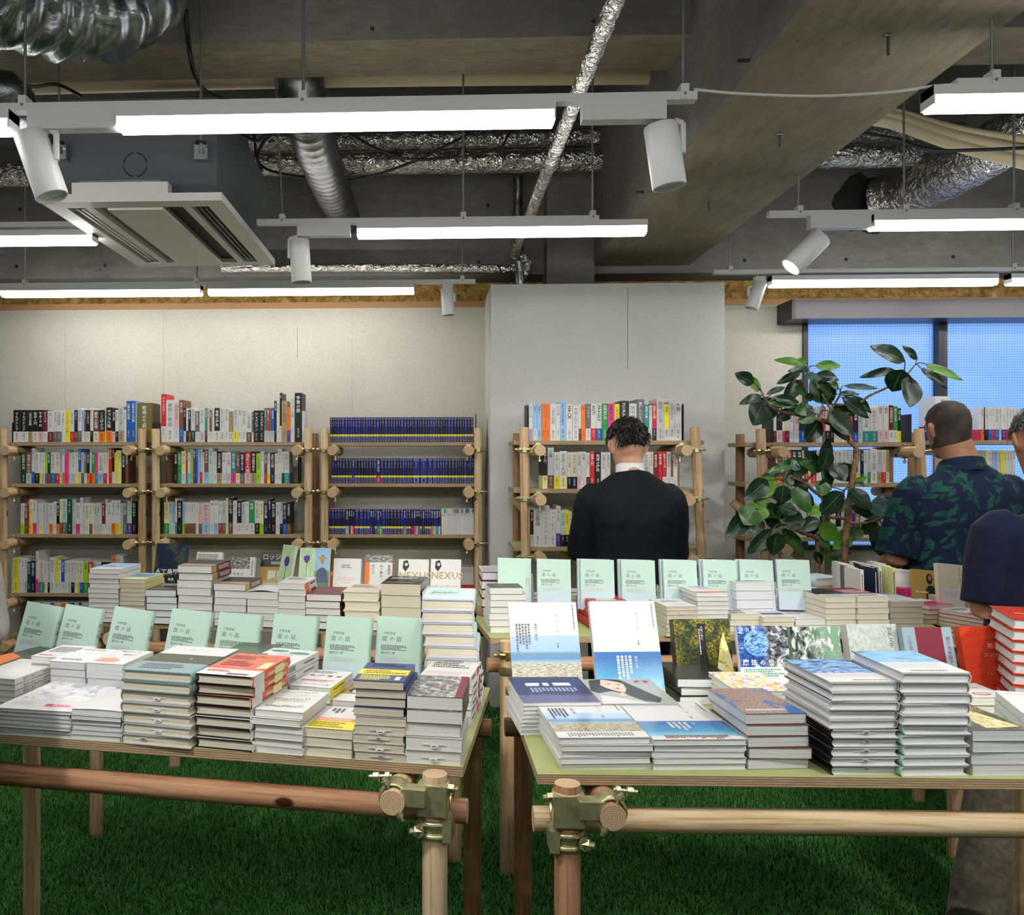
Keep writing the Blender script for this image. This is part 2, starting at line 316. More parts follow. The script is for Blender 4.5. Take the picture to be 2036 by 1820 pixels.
def book_meshes(hard, w, l, t, side, cov, board, pg, art=(), spine=(), curl=0.):
    key = (hard, round(w, 3), round(l, 3), round(t, 4), side, cov, board, pg, id(art) if art else 0, id(spine) if spine else 0, curl)
    if key in BK: return BK[key]
    c = MB(); p = MB()
    if hard:
        b = .0024; ov = .003; s0 = w - .005
        for z in (0, t - b): c.box(0, 0, z, s0, l, z + b, board or cov)
        arc = []; N = 8
        for j in range(N + 1): a = -math.pi / 2 + math.pi * j / N; arc.append((s0 + .0055 * math.cos(a) * 1.1, t / 2 + t / 2 * math.sin(a)))
        inn = [(x - .0022 if 0 < j < N else x, t / 2 + (z - t / 2) * .84) for j, (x, z) in enumerate(arc)]
        for y, flip in ((0, 0), (l, 1)):
            vs = [(x, y, z) for x, z in arc] + [(x, y, z) for x, z in inn]
            c.add(vs, [tuple(reversed(q)) if flip else q for q in [(j, j + 1, j + N + 2, j + N + 1) for j in range(N)]], cov)
        c.add([(x, 0, z) for x, z in arc] + [(x, l, z) for x, z in arc], [(j, j + N + 1, j + N + 2, j + 1)[::-1] for j in range(N)], cov, [(1, 0)] * (N + 1) + [(1, 1)] * (N + 1))
        # jacket faces over the boards
        e = .0004
        c.quad((0, 0, t + e), (s0, 0, t + e), (s0, l, t + e), (0, l, t + e), cov); c.quad((0, l, -e), (s0, l, -e), (s0, 0, -e), (0, 0, -e), cov)
        for z0, z1 in ((-e, b), (t - b, t + e)): c.quad((0, l, z0), (0, 0, z0), (0, 0, z1), (0, l, z1), cov)
        y0, y1, x0, x1, z0, z1 = ov, l - ov, ov, s0 + .001, b, t - b; M = 6
        prof = [(x0 + .0035 * math.sin(math.pi * j / M), z0 + (z1 - z0) * j / M) for j in range(M + 1)] + [(x1 + .003 * math.sin(math.pi * j / M), z1 - (z1 - z0) * j / M) for j in range(M + 1)]
        p.rings([[(x, y1, z) for x, z in prof], [(x, y0, z) for x, z in prof]], pg)
    else:
        e = .00035
        c.box(0, 0, 0, w, l, e, cov); c.box(w - e, 0, 0, w, l, t, cov)
        if curl:
            N = 6; R1 = [[(w * j / N, y, t + curl * math.sin(math.pi * j / N) * (1 - y / l) + e * q) for j in range(N + 1)] for y in (0, l) for q in (0, 1)]
            c.add([q for q in R1[1]] + [q for q in R1[3]], [(j, j + 1, j + N + 2, j + N + 1) for j in range(N)], cov, [(j / N, 0) for j in range(N + 1)] + [(j / N, 1) for j in range(N + 1)])
            c.add([q for q in R1[0]] + [q for q in R1[1]], [(j, j + 1, j + N + 2, j + N + 1) for j in range(N)], cov)
        else: c.box(0, 0, t - e, w, l, t, cov); c.quad((0, 0, t + 1e-5), (w, 0, t + 1e-5), (w, l, t + 1e-5), (0, l, t + 1e-5), cov)
        p.box(.0014, .0014, e, w - e, l - .0014, t - e, pg)
    if side == 'L': c.mirror_x(w); p.mirror_x(w)
    if art: art_on(c, art, (0, 0, t + (.0004 if hard else 0) + max(curl, 0) * .0), (1, 0, 0), (0, 1, 0), (0, 0, 1), w, l)
    if spine:
        ex = .0012 if hard else .0001
        if side == 'R': art_on(c, spine, (w + ex, 0, t), (0, 0, -1), (0, 1, 0), (1, 0, 0), t, l)
        else: art_on(c, spine, (-ex, 0, 0), (0, 0, 1), (0, 1, 0), (-1, 0, 0), t, l)
    r = (c.mesh('cover', 35 if hard else 0), p.mesh('page_block', 35 if hard else 0)); BK[key] = r; return r
def slip_mesh(w, flip=0):
    m = MB(); N = 10; s = -1 if flip else 1
    m.box(-.024, -.0012, -.0004, .022, .0002, .0004, 'page_bright')
    m.add([(.009 * math.cos(math.pi * j / N), -.003 - .0008 * math.sin(math.pi * j / N), -s * .0065 * math.sin(math.pi * j / N)) for j in range(N + 1)], [tuple(range(N + 1)) if s > 0 else tuple(reversed(range(N + 1)))], 'page_bright')
    m.quad((-.004, -.0042, -.0035 * s), (.004, -.0042, -.0035 * s), (.004, -.0042, -.0022 * s), (-.004, -.0042, -.0022 * s), 'ink_K'); return m.mesh('order_slip')
SLIP = {}
ORD = 'top second third fourth fifth sixth seventh eighth ninth tenth eleventh twelfth thirteenth fourteenth'.split()
def one_book(label, group, hard, w, l, t, side, cov, board, pg, M, art=(), spine=(), slip=0, curl=0., name=None, cat='book'):
    cm, pm = book_meshes(hard, w, l, t, side, cov, board, pg, art, spine, curl)
    o = bpy.data.objects.new(name or ('hardcover_book' if hard else 'paperback_book'), None); COL.objects.link(o); o.matrix_world = M; o.empty_display_size = .05
    place('cover', cm, o); place('page_block', pm, o)
    if slip:
        if slip not in SLIP: SLIP[slip] = slip_mesh(w, slip > 1)
        place('order_slip', SLIP[slip], o, loc=(w * (.32 if slip == 3 else .52), .0032 if hard else 0, t / 2))
    tag(o, label, cat, group); return o
def width_to(p0, ex, xr):
    lo, hi = 0., 1.
    for _ in range(40):
        mid = (lo + hi) / 2
        if proj(p0 + ex * mid)[0] < xr: lo = mid
        else: hi = mid
    return lo
def pile(T, xl, yb, xr, yt, phi, n, desc, hard=0, asp=1.46, w=None, side='R', cov='ink_W', cov2=None, board=None, pg='page_white', art=(), spine=(), nj=None, rev=None, slips=(), jit=.0025, jr=1.2, seed=0, curl=0., name=None, fan=(0, 0), l=None, where='', alt=None, cat='book', P0=None, H=0):
    """a stack standing on the plane z=T: front face from xl to xr, base at yb, top front edge at yt (photo pixels), turned by phi degrees from the picture plane"""
    a = math.radians(phi) + YAW; ex = Vector((math.cos(a), math.sin(a), 0)); ey = Vector((-ex.y, ex.x, 0))
    p0 = PZ(xl, yb, T); W = w or width_to(p0, ex, xr); L = l or W * asp
    d = (p0 - Vector((0, 0, CAMZ))).dot(FW); h = (yb - yt) * d / F_PX; t = h / n; rr = random.Random(seed + int(xl * 3 + yt))
    out = []
    if P0 is not None: p0 = P0; h = H; t = h / n
    for i in range(n):   # i = 0 is the top book
        z = T + t * (n - 1 - i) + .0002; top = i == 0
        dx, dy, da = (rr.uniform(-jit, jit), rr.uniform(-jit, jit), math.radians(rr.uniform(-jr, jr))) if n > 1 else (0, 0, 0)
        dx += fan[0] * i; dy += fan[1] * i
        R = Matrix.Rotation(a + da, 4, 'Z'); M = Matrix.Translation(p0 + ex * dx + ey * dy + Vector((0, 0, z - T))) @ R
        cv = cov if (nj is None or i < nj) else (cov2 or cov); sd = side if (rev is None or i < rev) else ('L' if side == 'R' else 'R')
        pgx = pg if not alt else (pg, alt)[i % 2]
        lab = (f'{ORD[i]} {desc}' if n > 1 else desc) + where
        if n > 1: lab = (f'top book of the {desc}' if top else f'{ORD[i]} book down in the {desc}') + where
        if len(lab.replace('-', ' ').split()) > 16: lab = lab.replace('top book of the', 'top of the').replace(' book down in the', ' down, ')
        while len(lab.replace('-', ' ').split()) > 16: lab = lab.rsplit(' ', 1)[0]
        out.append(one_book(lab, desc if n > 1 else None, hard, W, L, t - (.0011 if n > 1 else .0006), sd, cv, board, pgx, M, art if top else (), spine if (nj is None or i < nj) else (), slip=(slips[i] if i < len(slips) else 0), curl=curl if top and (art is A_plain or not art) else 0., name=name, cat=cat))
    return dict(p0=p0, w=W, l=L, t=t, ex=ex, ey=ey, books=out)
def stand(T, xl, yt, xr, label, lean=22, phi=0., asp=1.46, t=.02, hard=0, side='R', cov='ink_W', board=None, pg='page_white', art=(), spine=(), group=None, w=None, roll=0., name=None, cat='book'):
    """a book leaning back on display: top edge from xl to xr at height yt in the photo, standing on z=T"""
    a = math.radians(phi) + YAW; ex = Vector((math.cos(a), math.sin(a), 0)); th = math.radians(lean); L = .19
    for _ in range(6):
        zt = T + L * math.cos(th); tl = PZ(xl, yt, zt); W = w or width_to(tl, ex, xr); L = W * asp
    R = Matrix.Rotation(a, 4, 'Z') @ Matrix.Rotation(math.radians(90) - th, 4, 'X') @ Matrix.Rotation(math.radians(roll), 4, 'Z')
    n = R.to_3x3() @ Vector((0, 0, 1)); base = tl - (R.to_3x3() @ Vector((0, L, 0))) - n * t; base.z = T + .0005 + max(0, -min((R.to_3x3() @ Vector(q)).z for q in ((0, 0, 0), (W, 0, 0), (0, 0, t), (W, 0, t))))
    return one_book(label, group, hard, W, L, t, side, cov, board, pg, Matrix.Translation(base) @ R, art, spine, name=name, cat=cat)
GLYPHS = '''いうかがこしすたつてとなにのはばひみらりるをァアイェエカキケコサザシジスズゼソタチッデトナネノハバピフブベポマムメモャュユラリルロンヴー一三世主争井人代任会体何作像光免入全内再分別前力功動化卓博古史合命和哲商問喪図国土在地壊声夢大失娘学宅宇宙家寛小島崩工市帆常平年序庭心思性想憶戦批技政教数文方日明映時書未本来棚業楽構正歩歳歴死殺母民気治法済点然物猫現球理生画界疫百的知社神科秩空糸紀経美義考者聞脂臓自落虚衆術見観解言記評話語説読論講責質身進道郎都里重野鑑門間限陽音類食館香魔鳥''' + 'ABCDEFGHIKLMNOPRSTUXYZ'
load_glyphs(GLYPHS)
# ---------------------------------------------------------------- the room
SLAB = 3.57; WB = 5.42
def sbox(name, x0, y0, z0, x1, y1, z1, m, mt=None): return struct(MB().box(x0, y0, z0, x1, y1, z1, m, mt).build(name))
m = mat('turf_base', (26, 62, 28), .95, spec=.1)
sbox('floor', -4.6, -3.2, -.1, 5.2, WB + .1, 0, 'turf_base')
sbox('ceiling', -4.6, -3.2, SLAB, 5.2, WB + .3, SLAB + .15, 'slab')
wx0 = PY(1595, 700, WB).x; wz0 = PY(1700, 1091, WB).z; WT = 2.377
b = MB(); b.box(-4.6, WB, 0, wx0, WB + .1, WT, 'wall_paper'); b.box(wx0, WB, 0, 5.2, WB + .1, wz0, 'wall_paper'); struct(b.build('wall_back'))
sbox('wall_left', -4.7, -3.2, 0, -4.6, WB + .1, SLAB, 'wall_plain'); sbox('wall_right', 5.2, -3.2, 0, 5.3, WB + .1, SLAB, 'wall_plain'); sbox('wall_front', -4.7, -3.3, 0, 5.3, -3.2, SLAB, 'wall_plain')
sbox('wall_column', .326, 4.9, 0, 1.643, WB, 2.414, 'wall_board')
sbox('wall_foam', -4.6, WB + .07, WT + .04, 5.2, WB + .12, 2.6, 'foam')
mat('raw_timber', (178, 132, 88), .7); sbox('trim_1', -4.6, WB - .005, WT, 5.2, WB + .08, WT + .038, 'raw_timber')
mat('seam_shadow_grey', (120, 120, 116), .8)
def seam_and_shadow(n, x, y0, y1, Y, w=.0025): a = PY(x, y0, Y); c = PY(x, y1, Y); sbox(n, a.x, Y - .0012, c.z, a.x + w, Y, a.z, 'seam_shadow_grey')
seam_and_shadow('wall_joint_and_shadow', 1247.5, 572, 735, 4.9); seam_and_shadow('wall_joint_and_shadow', 591, 650, 712, WB)  # column line is a joint; back wall line is a cable's shadow drawn in grey
for x in (130, 325, 700): seam_and_shadow('wall_joint_and_shadow', x, 617, 850, WB, .001)
# concrete frame: back beam, deep beam towards the viewer, cross beams
sbox('ceiling_beam', -4.6, 5.25, 2.545, 5.2, 5.75, SLAB, 'concrete_dark', None)
def beam(name, x0, y0, z0, x1, y1, z1, sof):
    b = MB(); b.box(x0, y0, z0, x1, y1, z1, 'concrete_dark'); b.quad((x0, y1, z0 - .0004), (x1, y1, z0 - .0004), (x1, y0, z0 - .0004), (x0, y0, z0 - .0004), sof); return struct(b.build(name))
beam('ceiling_beam', .95, -3.2, CAMZ + 1.17, 1.54, 5.3, SLAB, 'concrete_soffit')
beam('ceiling_beam', -4.6, 3.2, CAMZ + 1.57, .95, 3.5, SLAB, 'concrete_soffit_cross'); beam('ceiling_beam', 1.54, 3.2, CAMZ + 1.57, 5.2, 3.5, SLAB, 'concrete_soffit_cross')
a = PY(1088, 400, 5.1); c = PY(1163, 400, 5.1); struct(MB().box(a.x, 5.12, 2.43, .955, 5.3, SLAB, 'concrete_dark').build('wall_pier'))
b = MB()
for px, py in ((740, 57), (1180, 42)): q = PY(px, py, 3.2); b.tube([(q.x, 3.197, q.z), (q.x, 3.2005, q.z)], .0085, 'rust', 10) if 'rust' in MATS else (mat('rust', (70, 42, 34), .9), b.tube([(q.x, 3.197, q.z), (q.x, 3.2005, q.z)], .0085, 'rust', 10))
for px, py in ((970, 408), (952, 521), (33, 530), (209, 528), (1480, 518), (1682, 516), (1895, 511), (40, 416)): q = PY(px, py, 5.25); b.tube([(q.x, 5.247, q.z), (q.x, 5.2505, q.z)], .011, 'vent_black', 10)
struct(b.build('ceiling_beam_form_holes'))
# rusty form screws left in the beam's underside and side
mat('screw_steel', (96, 96, 92), .4, .9)
for i, (px, py, L) in enumerate(((1766, 68, .06), (1550, 265, .05), (1409, 398, .05), (1315, 488, .04))):
    q = PZ(px, py, CAMZ + 1.17); b = MB(); b.tube([(q.x, q.y, q.z), (q.x, q.y, q.z - L)], .004, 'screw_steel', 8); b.tube([(q.x - .012, q.y, q.z - .004), (q.x + .012, q.y, q.z - .004)], .004, 'screw_steel', 6)
    tag(b.build('form_screw'), ('steel form screw under the deep beam, ' + ('first from the front', 'second from the front', 'third from the front', 'last before the white column')[i]), 'screw', 'form screws under the beam')
for i, (px, py) in enumerate(((1490, 120), (1280, 382))):
    q = PY(px, py, .95 * F_PX / (px - 862) if 0 else 3.0 if i == 0 else 4.0); X = .95; r = ray(px, py); q = Vector((0, 0, CAMZ)) + r * (X / r.x)
    tag(MB().tube([q, q + Vector((-.035, 0, 0))], .006, 'rust', 8).build('form_bolt'), 'rusty bolt sticking out of the deep beam side, ' + ('nearer the viewer' if i == 0 else 'near the middle track light'), 'bolt')
# window with wired glass and the dark shutter box above it
wzt = PY(1700, 636, WB).z; b = MB(); X1 = 5.2
b.box(wx0, WB - .02, wz0, wx0 + .028, WB + .06, wzt, 'frame_black'); b.box(wx0, WB - .03, wz0 - .004, X1, WB + .06, wz0 + .022, 'frame_black'); b.box(wx0, WB - .02, wzt - .02, X1, WB + .06, wzt + .1, 'frame_black'); b.box(X1 - .03, WB - .02, wz0, X1, WB + .06, wzt, 'frame_black')
win = struct(b.build('window_1')); mx = PY(1861, 700, WB).x; mx2 = PY(1881, 700, WB).x
b = MB(); b.box(mx, WB - .03, wz0, (mx + mx2) / 2 + .005, WB + .05, wzt, 'frame_black'); b.box((mx + mx2) / 2 + .005, WB - .015, wz0, mx2, WB + .05, wzt, 'shutter'); b.build('mullion', win)
b = MB(); b.box(mx + 1.0, WB - .03, wz0, mx + 1.06, WB + .05, wzt, 'frame_black'); b.build('mullion', win)
for x0, x1 in ((wx0, mx), (mx2, mx + 1.0), (mx + 1.06, X1)): MB().quad((x0, WB + .03, wz0), (x1, WB + .03, wz0), (x1, WB + .03, wzt), (x0, WB + .03, wzt), 'wired_glass').build('pane', win)
q = PY(1574, 596, 5.2); q2 = PY(1574, 634, 5.2); b = MB(); t_ = thing('shutter_box', 'long dark shutter box mounted over the wired-glass window', 'shutter', (q.x, 5.2, q2.z))
M_ = Matrix.Translation(-Vector((q.x, 5.2, q2.z)))
MB().box(q.x + .02, 5.2, q2.z, X1 - .01, WB, q.z, 'shutter').xf(M_).build('housing', t_); MB().box(q.x, 5.195, q2.z - .002, q.x + .02, WB, q.z + .002, 'frame_black').xf(M_).build('end_plate', t_)

# ---------------------------------------------------------------- track lights
RZ = 2.384
def track(xa, xb, Y, dz, rods, label):
    """rail from photo column xa to xb at depth Y with threaded rods up to the slab"""
    x0 = PY(xa, 300, Y).x; x1 = PY(xb, 300, Y).x; z = RZ + dz; t = thing('lighting_track', label, 'light track', (x0, Y, z), group='white lighting tracks under the ceiling')
    L = x1 - x0; MB().box(0, -.017, 0, L, .017, .022, 'white_metal').build('rail', t)
    for k, r in enumerate(rods):
        lean = 0
        if isinstance(r, tuple): r, lean = r
        X = PY(r, 300, Y).x - x0; b = MB(); b.box(X - .011, -.02, .0008, X + .011, .02, .042, 'white_metal'); b.box(X - .004, -.0206, .012, X + .004, -.0196, .02, 'grey_plastic'); b.build('bracket', t)
        MB().tube([(X, 0, .03), (X + lean, 0, SLAB - z)], .0045, 'zinc', 8).build('threaded_rod', t)
    return t
def bar(xa, Y, dz, label, L=1.2, off=0):
    x0 = PY(xa, 300, Y).x + off; z = RZ + dz; t = thing('linear_track_light', label, 'ceiling light', (x0, Y, z), group='white linear lights clipped to the tracks')
    MB().box(0, -.031, -.026, L, .031, 0, 'white_metal').build('housing', t)
    b = MB(); pr = [(-.031, -.026), (-.031, -.046), (-.022, -.058), (.022, -.058), (.031, -.046), (.031, -.026)]
    b.rings([[(.004, y, zz) for y, zz in pr], [(L - .004, y, zz) for y, zz in pr]], 'led'); b.build('diffuser', t)
    for x in (0, L - .004): MB().box(x, -.032, -.05, x + .004, .032, .0, 'white_metal').build('end_cap', t)
    return t
def spot(xa, xb, Y, dz, top, bot, label, r=.045, dtop=0., dbot=0., armx=None, flip=0, lens=0):
    """driver box between columns xa..xb, lamp head from pixel top to pixel bot"""
    x0 = PY(xa, 300, Y).x; x1 = PY(xb, 300, Y).x; z = RZ + dz; O = Vector((x0, Y, z)); t = thing('track_spotlight', label, 'spotlight', tuple(O), group='white cylinder spotlights on the tracks')
    if x1 > x0: MB().box(0, -.02, -.052, x1 - x0, .02, 0, 'white_metal').build('driver_box', t)
    p = PY(*top, Y + dtop) - O; q = PY(*bot, Y + dbot) - O; ax = armx if armx is not None else p.x + .03
    d = (q - p).normalized(); N = 24; u = d.orthogonal().normalized(); v = d.cross(u); C = lambda c, rr: [c + (u * math.cos(k * 2 * math.pi / N) + v * math.sin(k * 2 * math.pi / N)) * rr for k in range(N)]
    b = MB(); b.rings([C(p, r * .97), C(p + d * .004, r), C(q - d * .002, r), C(q, r * .97), C(q, r * .88), C(q - d * .012, r * .84)], 'white_metal'); b.build('lamp_head', t, smooth=40)
    side = 1 if not flip else -1; s = p + d * .075 + Vector((side * (r + .004), 0, 0))
    b = MB(); pts = [Vector((ax, 0, -.05)), Vector((s.x, s.y * .5, -.058)), Vector((s.x, s.y, -.075)), s]
    for a_, b_ in zip(pts, pts[1:]): b.tube([a_, b_], .0085, 'white_metal', 8)
    b.build('arm', t, smooth=40)
    if lens: b = MB(); b.add(C(q - d * .01, r * .83), [tuple(range(N))], 'led'); b.build('lens', t)
    return t
track(-900, 1383, 2.34, 0, (-480, 50, 603, 1358), 'long white lighting track spanning in front of the air conditioner')
bar(237, 2.34, 0, 'lit linear light nearest the viewer, in front of the air conditioner'.replace('nearest the viewer', 'largest of all')); bar(28, 2.34, 0, 'lit linear light beside the big flexible duct, cut by the photo edge', off=-1.2)
spot(60, 234, 2.34, 0, (60, 268), (104, 392), 'white spotlight hanging beside the air conditioner, tilted', armx=.06)
spot(1156, 1322, 2.34, 0, (1313, 250), (1331, 372), 'white spotlight hanging in front of the deep concrete beam', armx=.25)
track(512, 1190, 3.58, .02, ((562, -.06), 921, 1178), 'white lighting track crossing behind the spiral duct')
bar(710, 3.58, .02, 'lit linear light ending at the deep beam, middle row'); spot(592, 697, 3.58, .02, (595, 478), (600, 562), 'white spotlight hanging straight down, right of the air conditioner'.replace('right of', 'beside the far corner of'), r=.042, armx=.0, flip=1)
track(-300, 330, 3.58, .02, (-60,), 'white lighting track half hidden behind the air conditioner'); bar(190, 3.58, .005, 'lit linear light partly hidden behind the air conditioner panel', off=-1.2)
track(-20, 945, 4.94, .045, (50, 392, 919), 'white lighting track along the long bookcase wall')
bar(5, 4.94, .045, 'lit linear light near the long wall, over the first bookcase', L=1.188); bar(415, 4.94, .045, 'lit linear light near the long wall, over the second and third bookcases', L=1.2)
spot(880, 900, 4.94, .045, (888, 574), (892, 627), 'small white spotlight at the end of the wall track, beside the column', r=.036, armx=.02)
track(1896, 2700, 2.34, .022, (1972, 2400), 'white lighting track beyond the deep beam, cut by the photo edge'); bar(1843, 2.34, .022, 'lit linear light beyond the deep beam, in the front row')
track(1527, 2700, 3.58, .03, (1588, (1797, 0), 2016, 2500), 'white lighting track passing under the wide foil duct'); bar(1730, 3.58, .03, 'lit linear light below the wide foil duct'); bar(1730, 3.58, .03, 'second linear light on the track below the wide foil duct', off=1.25)
spot(1608, 1728, 3.58, .03, (1632, 472), (1572, 532), 'white spotlight tilted sharply sideways under the foil duct', r=.045, armx=.03, lens=1)
track(1418, 2700, 4.75, .045, (1451, 2013, 2400), 'white lighting track above the window'); bar(1530, 4.75, .03, 'lit linear light above the shutter box'); bar(2003, 4.75, .03, 'lit linear light above the window, cut by the photo edge')
spot(1500, 1520, 4.75, .03, (1512, 562), (1494, 614), 'small white spotlight between the white column and the window', r=.036, armx=.0, flip=1)
# unseen light rows added over and behind the viewer to brighten the near tables
for Y, n in ((1.05, 'over'), (-.3, 'behind')):
    t = thing('lighting_track', f'white lighting track {n} the viewer', 'light track', (-2.7, Y, RZ), group='white lighting tracks under the ceiling')
    MB().box(0, -.017, 0, 5.6, .017, .022, 'white_metal').build('rail', t)
    for X in (.6, 2.8, 5.0): MB().tube([(X, 0, .02), (X, 0, SLAB - RZ)], .0045, 'zinc', 8).build('threaded_rod', t)
    for k in range(4): bar(PPX, Y, 0, f'linear light {n} the viewer, {ORD[k + 1]} along the row', off=-2.5 + 1.35 * k)

# ---------------------------------------------------------------- ceiling cassette air conditioner
pz = CAMZ + .95; A = PZ(75, 403, pz); B = PZ(440, 397, pz); D_ = PZ(548, 530, pz); E = PZ(275, 528, pz)
ax0, ax1, ay0, ay1 = (A.x + E.x) / 2, (B.x + D_.x) / 2, A.y, (D_.y + E.y) / 2; O = Vector((ax0, ay0, pz)); W2 = ax1 - ax0; L2 = ay1 - ay0
ac = thing('air_conditioner', 'grey ceiling cassette air conditioner with open white grille panel', 'air conditioner', tuple(O))
b = MB(); f = .055
# panel: frame with slots through which dark louvres show
def slot(x0, x1, y0, y1): return (x0 * W2, x1 * W2, y0 * L2, y1 * L2)
sl = [slot(.10, .20, .1, .9), slot(.80, .90, .1, .9), slot(.64, .755, .07, .9)]
b.box(0, 0, .022, W2, L2, .03, 'ac_white')
xs = [0, .10, .20, .245, .64, .755, .80, .90, 1]
def pbox(x0, x1, y0, y1, z0=0, z1=.022, m='ac_white'): b.box(x0 * W2, y0 * L2, z0, x1 * W2, y1 * L2, z1, m)
pbox(0, 1, 0, .07); pbox(0, 1, .93, 1); pbox(0, .10, .07, .93); pbox(.90, 1, .07, .93); pbox(.20, .25, .07, .93); pbox(.755, .80, .07, .93)
b.build('panel', ac)
b = MB(); pbox(.33, .64, .075, .925, -.008, .006, 'ac_white'); b.build('intake_cover', ac)
b = MB(); pbox(.10, .20, .07, .93, .0195, .0215, 'grey_plastic'); pbox(.80, .90, .07, .93, .0195, .0215, 'vent_black'); pbox(.64, .755, .07, .93, .0195, .0215, 'vent_black'); pbox(.25, .33, .07, .93, .0195, .0215, 'grey_plastic'); b.build('slot_lining', ac)
for x in (.135, .165): b = MB(); pbox(x, x + .012, .1, .9, .004, .018, 'ac_white'); b.build('louvre', ac)
for x in (.835, .865): b = MB(); pbox(x, x + .01, .1, .9, .004, .018, 'grey_plastic'); b.build('louvre', ac)
b = MB(); b.box(.045, .05, .03, W2 - .03, L2 - .04, .4, 'ac_metal'); b.build('body', ac)
b = MB(); b.box(.12, -.001, .03, W2 - .2, .06, .072, 'ac_white'); b.box(.15, .0, .072, W2 - .23, .05, .079, 'grey_plastic'); b.build('bracket_plate', ac)
q = PY(269, 328, A.y + .05) - O; b = MB(); N = 20
for k in range(4):
    a0 = math.radians(8 + 90 * k); a1 = math.radians(82 + 90 * k); R_ = .047
    b.rings([[(q.x + rr * math.cos(a0 + (a1 - a0) * j / 8), .0485, q.z + rr * math.sin(a0 + (a1 - a0) * j / 8)) for j in range(9)] for rr in (R_ - .005, R_)], 'vent_black', cap=False, closed=False)
b.build('knockout_ring', ac)
for px in (128, 406):
    q = PY(px, 305, A.y + .05) - O; b = MB(); b.box(q.x - .028, .012, q.z - .035, q.x + .022, .05, q.z + .02, 'zinc'); b.box(q.x - .02, -.005, q.z + .005, q.x + .02, .03, q.z + .012, 'zinc'); b.tube([(q.x, .005, q.z - .02), (q.x, .005, q.z + .018)], .008, 'zinc', 8); b.tube([(q.x, .005, q.z + .018), (q.x, .005, q.z + .026)], .02, 'black_rubber', 12); b.build('hanger_bracket', ac)
    MB().tube([(q.x, .005, q.z), (q.x, .005, SLAB - pz)], .0045, 'zinc', 8).build('hanger_rod', ac)

# ---------------------------------------------------------------- ducts and pipes
def duct(name, pts, r, m, label, cat='duct', n=28, rib=0, ribr=.0, wob=0., seed=1):
    pts = [Vector(p) for p in pts]; P2 = []; rr = random.Random(seed)
    for i in range(len(pts) - 1):
        L = (pts[i + 1] - pts[i]).length; k = max(2, int(L / (rib or .1)))
        P2 += [pts[i].lerp(pts[i + 1], j / k) for j in range(k)]
    P2.append(pts[-1]); b = MB(); R = [r * (1 + rr.uniform(-wob, wob)) for _ in P2]; b.tube(P2, R, m, n); return tag(b.build(name, smooth=50), label, cat)
def smooth_path(pts, k=8):
    P = [Vector(p) for p in pts]; P = [P[0] * 2 - P[1]] + P + [P[-1] * 2 - P[-2]]; out = []
    for i in range(1, len(P) - 2):
        for j in range(k):
            t = j / k; out.append(.5 * ((2 * P[i]) + (P[i + 1] - P[i - 1]) * t + (2 * P[i - 1] - 5 * P[i] + 4 * P[i + 1] - P[i + 2]) * t * t + (3 * P[i] - P[i - 1] - 3 * P[i + 1] + P[i + 2]) * t ** 3))
    return out + [P[-2]]
def hx(px, py, Y): return tuple(PY(px, py, Y))
# big wrinkled flexible duct, top corner
pts = smooth_path([hx(-160, -160, 2.35), hx(-30, -60, 2.5), hx(90, -18, 2.62), hx(200, -12, 2.72), hx(268, -75, 2.78), hx(280, -230, 2.85)], 14)
b = MB(); N = 72; rr = random.Random(3); t0 = (pts[1] - pts[0]).normalized(); a_ = t0.orthogonal().normalized(); rs = []; ph = [rr.uniform(0, 6.28) for _ in range(12)]
for i, p in enumerate(pts):
    t = (pts[min(i + 1, len(pts) - 1)] - pts[max(i - 1, 0)]).normalized(); a_ = (a_ - t * a_.dot(t)).normalized(); c_ = t.cross(a_); ring = []
    for k in range(N):
        th = k * 2 * math.pi / N; w = .0085 * math.sin(i * 1.15 + 2.2 * math.sin(th * 2 + ph[0]) + ph[1]) + .005 * math.sin(i * .63 + 3 * math.sin(th + ph[2]) + ph[3]) + .003 * math.sin(i * 2.3 + 4 * th + ph[4])
        ring.append(p + (a_ * math.cos(th) + c_ * math.sin(th)) * (.19 + w))
    rs.append(ring)
b.rings(rs, 'foil_dark'); tag(b.build('flexible_duct', smooth=70), 'fat wrinkled silver flexible duct bending under the ceiling', 'duct')
# spiral duct
x = -.555; b = MB(); pts = smooth_path([(x - .02, 3.62, 3.2), (x - .01, 3.66, 3.0), (x, 3.8, CAMZ + 1.5), (x, 4.2, CAMZ + 1.47), (x, 5.28, CAMZ + 1.47)], 10)
dd = [pts[0]]
for p in pts[1:]:
    while (p - dd[-1]).length > .0125: dd.append(dd[-1] + (p - dd[-1]).normalized() * .0125)
R = [.1 + (.0035 if i % 5 == 0 else 0) for i in range(len(dd))]; b.tube(dd, R, 'galvanised', 36); tag(b.build('spiral_duct', smooth=60), 'ribbed metal spiral duct running back behind the middle track light', 'duct')
for xa, xb, py, Y, dia, lab in ((498, 1192, 284, 4.98, .105, 'upper of two foil pipes running across before the back beam'), (505, 1172, 328, 4.9, .13, 'lower and thicker of two foil pipes running across before the back beam')):
    a, c = PY(xa, py, Y), PY(xb, py, Y); duct('insulated_pipe', [(a.x, Y, a.z), (.99, Y, a.z)], dia / 2, 'foil', lab, 'pipe', 24, .035, wob=.035, seed=py)
    duct('insulated_pipe', [(1.5, Y, a.z), (3.0 if py < 300 else 2.75, Y, a.z)], dia / 2, 'foil', lab.replace('upper of two foil pipes', 'upper foil pipe').replace('lower and thicker of two foil pipes', 'lower foil pipe').replace('running across before the back beam', 'coming out beyond the deep beam'), 'pipe', 24, .035, wob=.035, seed=py + 1)
